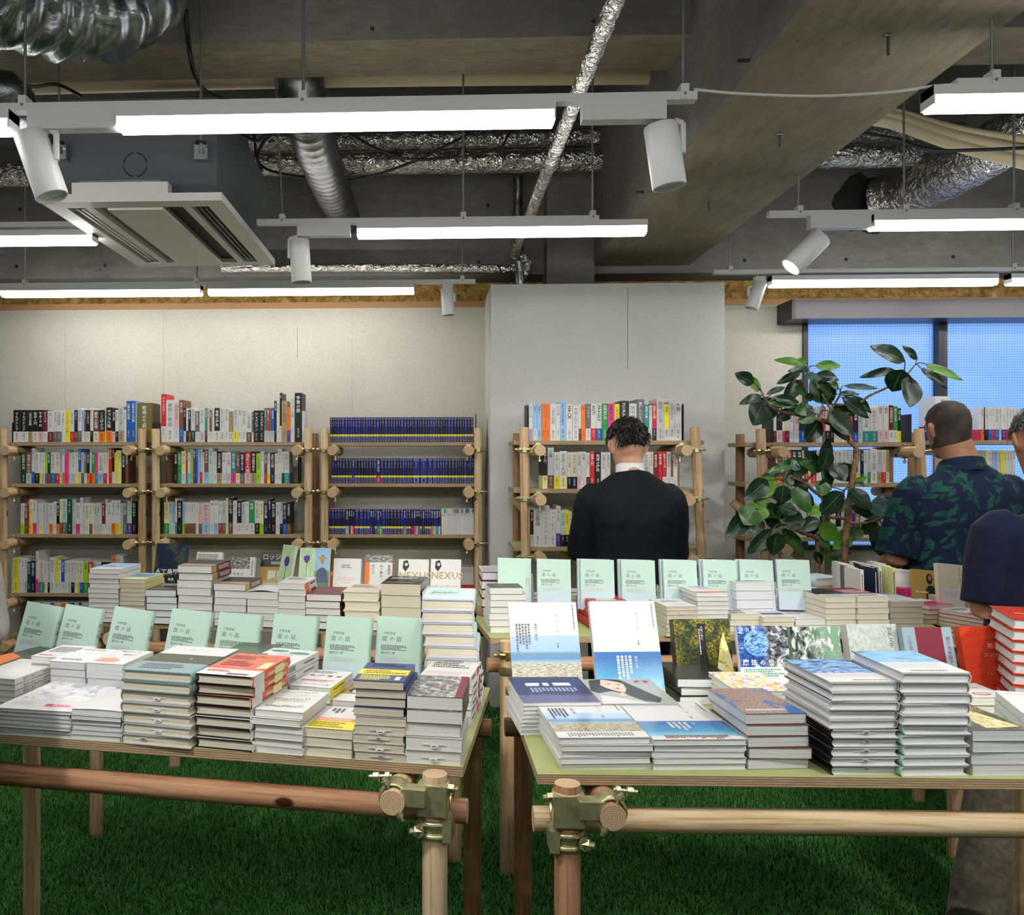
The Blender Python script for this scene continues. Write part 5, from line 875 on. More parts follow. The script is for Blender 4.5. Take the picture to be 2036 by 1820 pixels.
stand(TT, 1906, 1251, 2006, 'glossy scarlet book standing partly behind the red tower', lean=15, phi=2, w=.129, asp=1.46, t=.024, side='L', cov='cover_scarlet', art=A_scarlet)

# ---------------------------------------------------------------- rear table before the navy-book bookcase
G = dict(phi=-9)
pile(TT, 176, 1236, 236, 1131, -9, 11, 'tall stack topped by a light blue jacket on the rear table end', asp=1.5, art=A_blue, seed=50, jit=.003)
pile(TT, 238, 1238, 288, 1151, -9, 10, 'stack of slim cream paperbacks topped by a city drawing', asp=1.7, w=None, art=A_city, pg='page_beige', seed=51, cov='ink_y', nj=3, cov2='ink_W', jit=.002)
pile(TT, 290, 1240, 351, 1172, -9, 5, 'stack of white books topped by a dark wavy cover', asp=1.5, cov='cover_black_gloss', pg='page_bright', seed=52, curl=.006, art=A_blackwords)
pile(TT, 353, 1242, 421, 1124, -9, 8, 'tall stack with dark red and tan lettered covers', asp=1.45, cov='cover_maroon', cov2='ink_w', nj=2, art=A_darkland, seed=53, pg='page_white', jit=.0035, spine=[('r', 0, 0, 1, .25, I('t')), ('m', .2, .3, .8, .9, 2, I('W'), 'v')])
pile(TT, 425, 1244, 489, 1160, -9, 6, 'middling stack with a dark landscape and tan band cover', asp=1.45, cov='cover_maroon', cov2='ink_w', nj=1, art=A_darkland, seed=54, spine=[('r', 0, 0, 1, .25, I('t')), ('m', .2, .3, .8, .9, 2, I('W'), 'v')])
pile(TT, 490, 1246, 553, 1177, -9, 5, 'stack with a curling white cover on the rear table', asp=1.45, curl=.008, art=A_plain, seed=55)
pile(TT, 553, 1248, 607, 1159, -9, 7, 'stack of white and red-lettered paperbacks with orange spine ends', w=None, asp=1.65, art=A_kanji, pg='page_white', seed=56, nj=3, cov='ink_W', spine=[('r', 0, 0, 1, .35, I('O')), ('m', .2, .4, .8, .9, 1, I('r'), 'v')])
pile(TT, 608, 1250, 677, 1181, -9, 5, 'stack of dark red paperbacks on the rear table', asp=1.45, cov='cover_maroon', art=A_maroon, seed=57, curl=.005)
pile(TT, 682, 1252, 754, 1176, -9, 4, 'stack of cloth-backed hardcovers with lettered covers', hard=1, asp=1.42, cov='ink_c', pg='page_cream', art=A_kanji, seed=58)
pile(TT, 757, 1254, 836, 1160, -9, 4, 'stack of thick dictionaries under a black chalk-lettered cover', asp=1.4, cov='cover_black_gloss', nj=1, cov2='ink_w', art=A_blackwords, pg='page_beige', seed=59, curl=.003, name='thick_paperback')
pile(TT, 839, 1256, 905, 1178, -9, 5, 'stack mostly hidden behind the mint tower, brown-topped', asp=1.4, art=[('e', .5, .5, .3, .3, I('n'), 0)], seed=60, pg='page_cream')
pile(TT, 520, 1205, 575, 1157, -9, 4, 'tan stack behind the curling white cover', w=.11, asp=1.2, pg='page_beige', cov='ink_t', seed=61, art=A_plain)
pile(TT, 606, 1206, 650, 1145, -9, 5, 'stack of orange-spined paperbacks behind the dark red ones', w=.11, asp=1.3, cov='ink_O', art=A_kanji, seed=62)
def sg(xl, yt, xr, lab, dz=.03, **k): return stand(TT + dz, xl, yt, xr, lab, lean=14, phi=-9, group=None, **k)
riser = thing('display_riser', 'low board carrying the books displayed at the back of the rear table', 'riser', tuple(GA), (0, 0, aG)); MB().box(.25, .47, TT + .0005, (GB - GA).length - .02, .60, TT + .028, 'ply_edge', 'ply_green').build('board', riser); riser.location = (GA.x, GA.y, 0)
A_island = [('r', 0, 0, 1, 1, 'pic_aerial'), ('t', '人工島戦', .04, .3, .2, I('W'), 'b'), ('r', .4, .14, 1, .26, I('K')), ('t', '本治', .5, .16, .1, I('W'), 'b')]
sg(312, 1085, 380, 'dark aerial-photo book displayed at the rear table end', w=.14, asp=1.42, t=.04, cov='cover_bandnavy', art=A_island)
sg(392, 1100, 456, 'white sketch-cover book displayed beside the aerial-photo book', w=.12, asp=1.42, t=.02, art=[('m', .06, .8, .9, .95, 3, I('G'), 'h'), ('t', '解メソ', .45, .62, .17, I('N'), '')])
sg(460, 1110, 516, 'small white book with grey photo strip displayed in the back row', w=.11, asp=1.4, t=.02, art=[('r', 0, .66, .8, 1, 'pic_photo_grey'), ('t', '世食社', .12, .48, .12, I('K'), 'w'), ('t', '界卓会', .12, .32, .12, I('K'), 'w'), ('m', .86, .3, .94, .9, 1, I('G'), 'v')])
A_lodge = [('r', 0, .62, 1, 1, 'cover_black_gloss'), ('t', 'ロッジ', .06, .82, .24, I('W'), ''), ('m', .4, .68, .9, .76, 3, I('w'), 'h'), ('r', 0, 0, 1, .62, 'cover_ochre'), ('r', .3, .1, .6, .52, I('W')), ('r', .66, .1, .95, .52, I('W'))]
sg(520, 1101, 580, 'black and ochre book with big white katakana displayed in the back row', w=.12, asp=1.4, t=.02, art=A_lodge)
A_tulip = [('r', 0, 0, .52, 1, 'pic_tulip_green'), ('r', .52, 0, 1, 1, 'pic_meadow'), ('r', .235, .1, .25, .72, I('d')), ('p', [(.15, .8), (.14, .7), (.2, .62), (.28, .62), (.34, .7), (.33, .82), (.26, .78), (.24, .84), (.2, .78)], I('V')), ('p', [(.55, .12), (.6, .42), (.7, .5), (.82, .5), (.92, .42), (.97, .12)], 'denim_print'), ('e', .76, .66, .055, .09, 'tan_print', 0), ('e', .76, .74, .15, .035, 'cover_ochre', 0), ('e', .76, .79, .07, .05, 'cover_ochre', 0)]
mat('denim_print', (62, 78, 112), .4); mat('tan_print', (170, 130, 104), .4)
tu = sg(597, 1091, 664, 'tulip and straw-hat farmer photo book displayed upright', dz=.087, w=.13, asp=1.25, t=.012, art=A_tulip)
stand(TT + .087, 564, 1084, 594, 'lime-spined tulip photo book turned sideways behind its twin', lean=12, phi=-48, w=.09, asp=1.9, t=.012, side='L', cov='ink_l', art=[('r', 0, 0, 1, 1, 'pic_tulip_green'), ('e', .5, .6, .2, .24, I('V'), 0), ('r', .48, .1, .52, .5, I('d'))])
_p = tu.matrix_world.translation; pile(TT + .0285, 0, 0, 0, 0, -9, 3, 'pile lifting the tulip photo books above the back row', w=.21, l=.13, P0=Vector((_p.x - .09, _p.y - .015, TT + .0285)), H=.0575, cov='ink_w', seed=63)
sg(664, 1113, 724, 'pale book with faint pink lettering displayed in the back row', w=.117, asp=1.45, t=.02, art=[('m', .3, .76, .66, .86, 3, I('G'), 'h'), ('m', .15, .45, .85, .55, 2, I('p'), 'h'), ('m', .3, .38, .7, .43, 1, I('p'), 'h')])
sg(727, 1107, 785, 'orange-edged book with vertical black title displayed in the back row', w=.118, asp=1.5, t=.03, cov='ink_O', art=[('r', .17, 0, 1, .82, I('W')), ('r', .0, .82, 1, 1, 'pic_photo_grey'), ('t', '見たか', .3, .78, .12, I('K'), 'v'), ('t', '何の夢を', .6, .78, .12, I('K'), 'v'), ('t', '商業空', .88, .78, .12, I('K'), 'v')])
A_nexus = [('t', 'NEXUS', .02, .56, .32, I('t'), 'b'), ('p', [(.16, .95), (.3, .98), (.36, .84), (.24, .72), (.14, .8)], I('K')), ('e', .26, .88, .05, .05, I('W'), 0), ('t', 'ユヴァルノアハラリ', .02, .36, .1, I('K'), 'b'), ('t', 'NEXUS', .04, .2, .28, I('V'), 'b')]
sg(793, 1115, 852, 'white book with a dark bird and purple lettering displayed near the tower', w=.122, asp=1.48, t=.025, art=A_nexus); sg(857, 1115, 916, 'second white bird book with purple lettering, last in the back row', w=.122, asp=1.48, t=.025, art=A_nexus)

# ---------------------------------------------------------------- rear table behind the seascape magazines
r2 = thing('display_riser', 'low board carrying the mint books on the far side of the rear table', 'riser', (FA.x, FA.y, 0), (0, 0, aF)); MB().box(.02, .42, TT + .0005, 1.3, .58, TT + .045, 'ply_edge', 'ply_green').build('board', r2)
MF = ((990, 1113, 1057), (1068, 1115, 1136), (1154, 1116, 1221), (1235, 1117, 1303), (1318, 1117, 1386), (1397, 1117, 1465), (1470, 1117, 1538), (1543, 1116, 1611))
WF = ('first in the far row, above the red-edged dictionaries', 'far row, just before the suit', 'far row, before the near sleeve of the suit', 'far row, in front of the middle of the suit', 'far row, at the far sleeve of the suit', 'far row, just past the suit', 'far row, second before the plant stem', 'last in the far row before the lavender books')
for i, (xl, yt, xr) in enumerate(MF):
    stand(TT + .048, xl, yt, xr, 'mint book standing on display, ' + WF[i], lean=12, phi=3, w=.128, asp=1.47, t=.013, hard=0, cov='pic_mint', pg='page_cream', art=A_mint if i else (), group='mint books displayed on the rear table', side='L', roll=-2)
    if 1 < i < 7: _o = stand(TT + .048, xl, yt, xr, 'mint book leaning behind its twin, ' + WF[i], lean=12, phi=3, w=.128, asp=1.47, t=.013, cov='pic_mint', pg='page_cream', art=(), group='mint books behind the displayed ones', side='L', roll=-2); _o.matrix_world = Matrix.Translation((-.009, .016, 0)) @ _o.matrix_world
pile(TT, 957, 1225, 1030, 1137, -2, 5, 'stack of red-edged dictionaries behind the mint tower', hard=1, w=None, asp=1.3, cov='ink_r', board='ink_r', pg='page_bright', art=[('r', 0, 0, 1, 1, I('W')), ('m', .05, .1, .95, .9, 5, I('G'), 'h')], seed=70)
pile(TT, 974, 1259, 1046, 1181, 2, 6, 'stack under a dark grey-green gold-lined book', asp=1.2, pg='page_white', cov='ink_w', seed=71, jit=.003)
q = PZ(974, 1259, TT); sp = MB(); 
gg_ = one_book('dark grey-green book with a gold line lying on the rear table stack', None, 0, .118, .10, .024, 'R', 'cover_greygreen', None, 'page_white', Matrix.Translation(PZ(974, 1259, TT) + Vector((0, .0, .137))) @ Matrix.Rotation(YAW + .03, 4, 'Z'), art=[('r', 0, .3, 1, .34, 'gold_ink'), ('t', '分別', .2, .5, .16, I('w'), '')])
for k in range(3): stand(TT + .001, 1040 + 5 * k, 1143 + 3 * k, 1075 + 5 * k, f'thin white booklet standing on edge beside the mint row, {ONES[k + 1]} of three', lean=4, phi=72, w=.11, asp=1.5, t=.006, group='thin booklets on edge')
pile(TT, 1062, 1215, 1106, 1190, 2, 2, 'low pair of blue and white paperbacks behind the standing magazine', w=.11, asp=1.5, art=A_stripeblue, seed=72)
pile(TT, 1108, 1232, 1160, 1183, 3, 5, 'fanned stack of thin beige magazines on the rear table', w=.128, asp=1.3, art=[('m', .1, .2, .9, .5, 1, I('K'), 'h'), ('r', .3, .6, .9, .95, 'cover_cream')], seed=73, fan=(-.006, 0), pg='page_cream')
pile(TT, 1177, 1252, 1263, 1199, 3, 3, 'stack of red-backed hardcovers behind the blue-sea magazine', hard=1, w=.14, asp=1.3, side='L', cov='cover_red_cloth', board='ink_W', art=A_redgrey, seed=74, fan=(-.004, 0))
pile(TT, 1252, 1238, 1322, 1189, 3, 3, 'stack of cream books with a dark ribbon on the cover', w=.128, asp=1.2, art=A_darkpic, seed=75, pg='page_cream')
pile(TT, 1330, 1226, 1385, 1172, 3, 4, 'cream stack with a dark ribbon cover further from the viewer', w=.115, asp=1.2, art=A_darkpic, seed=76, pg='page_cream')
pile(TT, 1326, 1266, 1388, 1206, 4, 7, 'stack of thin shiny-topped cream paperbacks at the rear table front', w=None, asp=1.5, art=A_white_s, seed=77, pg='page_beige', slips=(0, 1), cov='ink_W')
pile(TT, 1386, 1258, 1449, 1178, 4, 9, 'stack of slim paperbacks topped by a mauve and orange cover', w=None, asp=1.6, art=[('m', .2, .4, .8, .9, 3, I('v'), 'v'), ('r', 0, 0, 1, .12, I('O'))], seed=78, pg='page_white')
pile(TT, 1404, 1236, 1462, 1160, 4, 6, 'stack with a blue harbour picture behind the mauve-topped one', w=.115, asp=1.2, art=[('r', .1, .4, .9, .9, 'cover_greyblue'), ('m', .1, .1, .9, .3, 1, I('N'), 'h')], seed=79, pg='page_cream')
pile(TT, 1463, 1246, 1536, 1158, 4, 5, 'stack of thick white books under a dark grey cover', w=None, asp=1.3, art=[('r', 0, .35, 1, 1, I('G')), ('m', .1, .1, .9, .3, 2, I('K'), 'h')], seed=80, pg='page_bright', name='thick_paperback')
pile(TT, 1540, 1240, 1602, 1170, 4, 4, 'stack of lime-edged hardcovers in front of the mint row end', hard=1, w=None, asp=1.3, cov='ink_y', board='ink_y', art=[('r', 0, 0, 1, 1, I('W')), ('m', .1, .5, .9, .9, 4, I('m'), 'h')], seed=81, pg='page_bright')
pile(TT, 1452, 1270 - 14, 1513, 1222, 4, 3, 'low stack with bold black lettering at the rear table front', w=None, asp=1.4, art=[('m', .08, .1, .92, .6, 2, I('K'), 'h')], seed=82, pg='page_cream')
pile(TT, 1516, 1258, 1579, 1227, 4, 3, 'low stack with a blue landscape strip at the rear table front', w=None, asp=1.4, art=A_stripeblue, seed=83, pg='page_cream')
pile(TT, 1581, 1257, 1641, 1231, 4, 2, 'low pair of plain white books beside the tall cream stacks', w=None, asp=1.5, art=A_white_s, seed=84, pg='page_white')
pile(TT, 1642, 1256, 1702, 1187, 4, 6, 'tall cream-paged stack topped by a dark photo cover', w=None, asp=1.75, art=A_darkpic, seed=85, pg='page_cream', side='R')
pile(TT, 1705, 1256, 1767, 1186, 4, 6, 'tall cream-paged stack topped by a wine-red cover', w=None, asp=1.75, art=A_winepic, seed=86, pg='page_cream')
pile(TT, 1770, 1252, 1835, 1196, 4, 5, 'stack topped by a grey sketch cover at the rear table end', w=None, asp=1.55, art=[('r', .1, .3, 1, 1, 'pic_map'), ('m', .1, .1, .9, .2, 1, I('G'), 'h')], seed=87, pg='page_beige')
pile(TT, 1622, 1214, 1705, 1151, 24, 4, 'stack of lavender-mint hardcovers lying at the end of the far row', hard=1, w=.15, asp=.85, cov='pic_mint', pg='page_cream', side='L', art=[('m', .2, .6, .8, .8, 2, I('v'), 'h')], seed=88)
for k in range(11):
    c_ = 'wWGWwKNWwWy'[k]; stand(TT + .03, 1690 + 9 * k, 1122 + (k % 4) * 4 - (6 if k == 7 else 0), 1698 + 9 * k, f"{CN[c_]} book standing spine-out behind the cream stacks, {nth(k + 1)} toward the window", lean=2, phi=92, w=.11, asp=1.55, t=.013, cov='ink_' + c_, side='L', group='spine-out books on the rear table', spine=[('m', .25, .2, .75, .9, 1, I('K' if c_ in 'wWy' else 'W'), 'v')])
bk = thing('display_riser', 'low board under the spine-out books at the rear table end', 'riser', (FA.x, FA.y, 0), (0, 0, aF)); MB().box(1.36, .44, TT + .0005, (FB - FA).length + .055, .655, TT + .029, 'ply_edge', 'ply_green').build('board', bk)
# corner table
H_ = dict(T=TT)
pile(TT, 1846, 1242, 1897, 1204, 16, 4, 'stack of pink-edged paperbacks beside the grey sketch stack', w=.115, asp=1.55, cov='ink_P', pg='page_cream', art=[('r', 0, .42, 1, 1, I('W'))] + A_pinktop, seed=90)
pile(TT, 1960, 1258, 2010, 1226, 24, 4, 'stack of pink-edged paperbacks under the navy-sleeved elbow', w=.115, asp=1.5, cov='ink_P', pg='page_cream', art=[('r', 0, .42, 1, 1, I('W'))] + A_pinktop, seed=91)
pile(TT, 1872, 1232, 1920, 1188, 4, 4, 'beige stack under the cream display book', w=.115, asp=1.2, pg='page_beige', cov='ink_c', seed=92)
def sh(xl, yt, xr, lab, dz=.001, **k): return stand(TT + dz, xl, yt, xr, lab, lean=13, phi=7, group=None, **k)
sh(1761, 1136, 1810, 'white book with a pink band displayed behind the wine-red stack', w=.105, asp=1.65, t=.018, roll=-6, side='L', art=[('r', 0, 0, 1, .58, I('P')), ('m', .25, .26, .95, .54, 5, I('r'), 'h'), ('t', 'ゼロ年代の', .35, .9, .12, I('G'), ''), ('t', '想像力', .12, .84, .1, I('G'), 'v')])
sh(1813, 1138, 1860, 'ochre book with a dark hooded figure displayed on the corner table', w=.105, asp=1.65, t=.014, roll=-6, side='L', cov='cover_ochre', art=[('e', .68, .8, .13, .2, 'hair_print'), ('p', [(.5, 0), (.52, .55), (.62, .65), (.8, .65), (.95, .55), (.98, 0)], 'hair_print'), ('e', .7, .82, .06, .1, 'tan_print', 0), ('m', .1, .46, .9, .52, 1, I('W'), 'h')])
sh(1863, 1127, 1906, 'cream book with a vertical title displayed on the corner table', dz=.035, w=.105, asp=1.65, t=.02, roll=-6, side='L', cov='cover_cream', art=[('t', '日本文化の論点', .86, .96, .085, I('K'), 'v'), ('e', .16, .88, .08, .08, I('W'), 0), ('r', .1, 0, 1, .45, I('W')), ('m', .12, .26, .9, .4, 3, I('w'), 'h')])
sh(1911, 1138, 1960, 'blue book displayed half behind the navy sleeve', w=.105, asp=1.65, t=.02, roll=-6, side='L', cov='ink_B')
# ---------------------------------------------------------------- people
def skin_mat(n, a, b):
    m = mat(n, a, .5, spec=.35); t = NT(m); t.color(t.ramp(t.noise(t.coord(), 18, 4), [(.35, b), (.65, a)])); t.b.inputs['Subsurface Weight'].default_value = .06; return m
skin_mat('skin', (206, 160, 132), (190, 140, 112)); skin_mat('skin_tan', (176, 126, 96), (156, 106, 80))
def cloth(n, a, b, sc=400, rough=.85, wr=.35):
    m = mat(n, a, rough, spec=.2); m.node_tree.nodes['Principled BSDF'].inputs['Sheen Weight'].default_value = .0 if 'suit' in n else .08; t = NT(m); t.color(t.ramp(t.noise(t.coord(), sc, 2), [(.35, b), (.65, a)]))
    t.bump(t.noise(t.coord(scale=(1, 1, .5)), 9, 3, .5, .8), wr, .03); return m
cloth('suit_black', (14, 17, 25), (9, 11, 17), rough=.7); cloth('suit_trousers', (16, 17, 22), (12, 12, 16)); cloth('shirt_white', (226, 226, 226), (216, 216, 218)); cloth('polo_navy', (24, 29, 58), (18, 22, 46)); cloth('trousers_olive', (104, 98, 84), (84, 80, 68), 60, wr=.8); cloth('sweater_grey', (158, 156, 152), (142, 140, 136), 260); cloth('trousers_dark', (34, 34, 38), (26, 26, 30)); mat('shoe_black', (20, 18, 18), .35)
def aloha():
    m = mat('shirt_leaf_print', (20, 34, 56), .8, spec=.2); t = NT(m); base = (20, 32, 58); out = None
    v = t.coord()
    for k, (rot, sc, off) in enumerate((((0, .7, 0), (22, 1.5, 8.5), 0), ((0, -.75, 0), (21, 1.5, 8.), 5.3), ((0, 1.75, 0), (23, 1.5, 9.), 9.7), ((0, 2.5, 0), (22, 1.5, 8.6), 3.1), ((0, .25, 0), (23, 1.5, 9.), 7.7), ((0, -1.3, 0), (22, 1.5, 8.3), 12.4))):
        r0 = t.coord('Object', (1, 1, 1), rot); mp = t.n.new('ShaderNodeMapping'); mp.inputs['Scale'].default_value = sc; mp.inputs['Location'].default_value = (off, 0, off * .7); t.link(r0, mp.inputs[0]); mp = mp.outputs[0]
        vo = t.new('ShaderNodeTexVoronoi'); vo.voronoi_dimensions = '3D'; vo.inputs['Scale'].default_value = 1.; vo.inputs['Randomness'].default_value = .6; vo.distance = 'MINKOWSKI'; vo.inputs['Exponent'].default_value = 1.25; t.link(mp, vo.inputs['Vector'])
        f = t.ramp(vo.outputs['Distance'], [(.40, (255, 255, 255)), (.43, (0, 0, 0)), (.46, (90, 90, 90)), (.48, (0, 0, 0))]); g = t.ramp(t.noise(v, 30, 2), [(.35, (20, 56, 54)), (.65, (32, 84, 74))])
        out = t.mix(f, out if out is not None else base, g)
    t.color(out); t.bump(t.noise(t.coord(scale=(1, 1, .5)), 9, 3, .5, .8), .35, .03)
aloha()
def hairm(n, a, b): m = mat(n, a, .45, spec=.5); t = NT(m); t.color(t.ramp(t.noise(t.coord(), 60, 3), [(.35, b), (.65, a)])); return m
hairm('hair_black', (24, 22, 22), (10, 10, 10)); hairm('hair_grey', (84, 84, 84), (26, 26, 28)); 
m = mat('hair_buzz', (40, 34, 30), .7); t = NT(m); n1 = t.noise(t.coord(), 420, 2); n2 = t.noise(t.coord(), 14, 3); t.color(t.mix(t.ramp(t.math('MULTIPLY', n1, n2), [(.18, (0, 0, 0)), (.36, (255, 255, 255))]), (20, 17, 15), (78, 64, 54))); t.bump(n1, .3, .002)
def V(*a): return Vector(a)
def loft(b, st, m, side=(1, 0, 0), n=22, sq=0.):
    """st: (centre, half width along side, half depth)"""
    rs = []
    for i, (c, rx, ry) in enumerate(st):
        t = (Vector(st[min(i + 1, len(st) - 1)][0]) - Vector(st[max(i - 1, 0)][0])).normalized(); s = Vector(side); s = (s - t * s.dot(t)).normalized(); u = t.cross(s)
        ring = []
        for k in range(n):
            a = 2 * math.pi * k / n; ca, sa = math.cos(a), math.sin(a); p = 2 / (2 + sq)
            ring.append(Vector(c) + s * (rx * math.copysign(abs(ca) ** p, ca)) + u * (ry * math.copysign(abs(sa) ** p, sa)))
        rs.append(ring)
    return b.rings(rs, m)
def fuse(b, name, parent, vox=.009, smooth=8, disp=0., dsc=.12, sub=0):
    o = b.build(name, parent, smooth=0); md = o.modifiers.new('fuse', 'REMESH'); md.mode = 'VOXEL'; md.voxel_size = vox; md.use_smooth_shade = True
    s = o.modifiers.new('relax', 'SMOOTH'); s.factor = .5; s.iterations = smooth
    if disp:
        tx = bpy.data.textures.new('folds', 'CLOUDS'); tx.noise_scale = dsc; tx.noise_depth = 2; d = o.modifiers.new('folds', 'DISPLACE'); d.texture = tx; d.strength = disp; d.mid_level = .5; d.texture_coords = 'LOCAL'
    dg = bpy.context.evaluated_depsgraph_get(); me = bpy.data.meshes.new_from_object(o.evaluated_get(dg), depsgraph=dg); old = o.data; o.modifiers.clear(); o.data = me; bpy.data.meshes.remove(old)
    me.polygons.foreach_set('use_smooth', [True] * len(me.polygons)); me.update(); return o
def head_geo(b, M, m, ear=1.):
    """head facing local +Y, centre at the origin of M, about 0.225 tall"""
    P = lambda x, y, z: M @ V(x, y, z)
    prof = [(-.125, .012, .03, .045), (-.115, .042, .045, .04), (-.09, .056, .064, .024), (-.06, .065, .082, .008), (-.02, .073, .094, .0), (.02, .077, .098, -.004), (.055, .074, .093, -.006), (.085, .058, .073, -.008), (.105, .034, .042, -.008), (.113, .01, .012, -.008)]
    rs = [[P(rx * math.cos(a), yo + ry * math.sin(a), z) for a in (2 * math.pi * k / 24 for k in range(24))] for z, rx, ry, yo in prof]; b.rings(rs, m)
    loft(b, [(P(0, .088, .02), .008, .008), (P(0, .1, -.01), .010, .010), (P(0, .113, -.03), .016, .013), (P(0, .095, -.044), .015, .01)], m, side=M.to_3x3() @ V(1, 0, 0), n=10)
    loft(b, [(P(-.03, .086, -.07), .004, .006), (P(0, .093, -.069), .006, .009), (P(.03, .086, -.07), .004, .006)], m, side=M.to_3x3() @ V(0, 0, 1), n=8)
    loft(b, [(P(-.05, .078, .027), .006, .007), (P(0, .092, .03), .006, .007), (P(.05, .078, .027), .006, .007)], m, side=M.to_3x3() @ V(0, 0, 1), n=8)
    for s in (-1, 1):
        loft(b, [(P(s * .072, .008, -.035), .008, .012), (P(s * .083, .0, -.018), .010, .017), (P(s * .089, -.006, .004), .0085, .021), (P(s * .086, -.002, .024), .006, .016)], m, side=M.to_3x3() @ V(1, .5 * s, 0), n=12)
def eyes(t, M):
    for s in (-1, 1):
        b = MB(); c = M @ V(s * .031, .083, .006); R = M.to_3x3(); rs = []
        for zz, r in ((-.006, .003), (-.003, .010), (0, .012), (.003, .010), (.006, .003)): rs.append([c + R @ V(r * math.cos(a) * 1.2, r * math.sin(a) * .5 + .002, zz) for a in (k * 6.283 / 12 for k in range(12))])
        b.rings(rs, 'eye_white'); b.tube([c + R @ V(0, .007, 0), c + R @ V(0, .0088, 0)], .0045, 'eye_dark', 10); b.build('eye', t, smooth=60)
mat('eye_white', (226, 222, 216), .3); mat('eye_dark', (30, 20, 14), .2)
def hand(b, w, d, nrm, m, sc=1., curl=.5):
    """palm and five fingers from the wrist w, pointing along d, palm facing nrm"""
    w, d, nrm = Vector(w), Vector(d).normalized(), Vector(nrm); nrm = (nrm - d * nrm.dot(d)).normalized(); s = d.cross(nrm)
    loft(b, [(w - d * .02, .026 * sc, .02 * sc), (w + d * .02 * sc, .032 * sc, .016 * sc), (w + d * .06 * sc, .041 * sc, .014 * sc), (w + d * .088 * sc, .04 * sc, .012 * sc)], m, side=s, n=14)
    for k, (o, L) in enumerate(((-.030, .062), (-.010, .074), (.011, .069), (.031, .054))):
        p = w + d * .078 * sc + s * o * sc; pts = [p]; a = .12
        for j, f in enumerate((.45, .32, .25)): a += curl * (.5 + .25 * j + .08 * k); pts.append(pts[-1] + (d * math.cos(a) + nrm * math.sin(a) + s * o * .8) * (L * f * sc))
        b.tube(pts, [.0092 * sc, .0088 * sc, .008 * sc, .0065 * sc], m, 10)
    p = w + d * .03 * sc - s * .03 * sc; b.tube([w + d * .012 * sc - s * .015 * sc, p, p + (d * .7 - s * .6 + nrm * .4) * .032 * sc, p + (d * 1. - s * .5 + nrm * .9) * .052 * sc], [.013 * sc, .0115 * sc, .010 * sc, .0075 * sc], m, 10)
def tufts(t, name, M, m, n, L, spread, seed, zmin=-.05, rx=.082, ry=.103, rz=.118, cap=1.0, w=.0045, lift=.55, sides=-.02):
    """hair: a cap and many tapering locks laid over it"""
    rr = random.Random(seed); b = MB(); R = M.to_3x3(); c0 = V(0, -.008, 0); N = 36; rs = []; gx = rx - .077
    prof = [(zmin - .012, .0655, .084, .006), (zmin, .0665, .086, .004), (-.02, .073, .094, .0), (.02, .077, .098, -.004), (.055, .074, .093, -.006), (.085, .058, .073, -.008), (.105, .034, .042, -.008), (.114, .008, .01, -.008)]
    for z, ax, ay, yo in prof:
        ring = []
        for k in range(N):
            th = 2 * math.pi * k / N; f = math.sin(th); lim = -9 if f < .12 else sides + (f - .12) * .12 if f < .55 else .045; g = gx if z >= lim else -.006; g *= .35 if z <= zmin else 1; g = -.009 if n and z < zmin else g; g = -.007 if n and abs(math.cos(th)) > .86 and z < .03 else g; zz = z + (gx if z > .08 else 0)
            ring.append(M @ V((ax + g) * math.cos(th), yo + (ay + g) * f, zz))
        rs.append(ring)
    b.rings(rs, m, cap=False); b.add(rs[-1], [tuple(range(N))], m)
    for i in range(n):
        th = rr.uniform(0, 6.283); ph = math.asin(rr.uniform(zmin / rz * .9, 1)); 
        if math.sin(th) > .5 and math.sin(ph) < .5: continue
        if abs(math.cos(th)) > .84 and math.sin(ph) < .25: continue
        q = math.cos(ph) if ph > 0 else 1 - .1 * abs(ph); p = V(rx * q * math.cos(th), ry * q * math.sin(th), rz * math.sin(ph)); nn = V(p.x / rx ** 2, p.y / ry ** 2, p.z / rz ** 2).normalized()
        dn = V(math.cos(th), math.sin(th), 0) * .6 + V(0, 0, -1) * (1.0 if ph < .9 else .2); dn = (dn - nn * dn.dot(nn)); dn = dn.normalized() if dn.length > .01 else V(1, 0, 0); sd = nn.cross(dn); dn = (dn + sd * rr.uniform(-spread, spread) + nn * rr.uniform(.0, lift)).normalized(); l = L * rr.uniform(.6, 1.2); sd = dn.cross(nn).normalized(); ww = w * rr.uniform(.6, 1.3)
        P = [c0 + p - nn * .002, c0 + p + dn * l * .5 + nn * .003, c0 + p + dn * l - nn * .004]
        vs = [P[0] - sd * ww, P[0] + sd * ww, P[1] + sd * ww * .8, P[1] - sd * ww * .8, P[2], P[0] + nn * ww, P[1] + nn * ww * .9]; b.add([M @ v for v in vs], [(0, 5, 6, 3), (5, 1, 2, 6), (3, 6, 4), (6, 2, 4), (0, 3, 2, 1), (3, 4, 2)], m)
    return b.build(name, t, smooth=60)
def legs(b, m, hip, feet, r=(.095, .078, .058), hw=.085, knee_f=.03, low=.09):
    for s, f in zip((-1, 1), feet):
        h = V(s * hw, hip[1], hip[2]); f = Vector(f); k = h.lerp(f, .5) + V(0, knee_f, 0); loft(b, [(h + V(0, 0, .06), r[0], r[0] * 1.05), (h, r[0] * 1.02, r[0] * 1.1), (h.lerp(k, .5), (r[0] + r[1]) / 2, (r[0] + r[1]) / 2), (k, r[1], r[1]), (k.lerp(f, .4), r[1] * .92, r[1] * .98), (k.lerp(f, .85), r[2], r[2] * 1.1), (f + V(0, 0, low), r[2], r[2] * 1.12)], m, n=18)
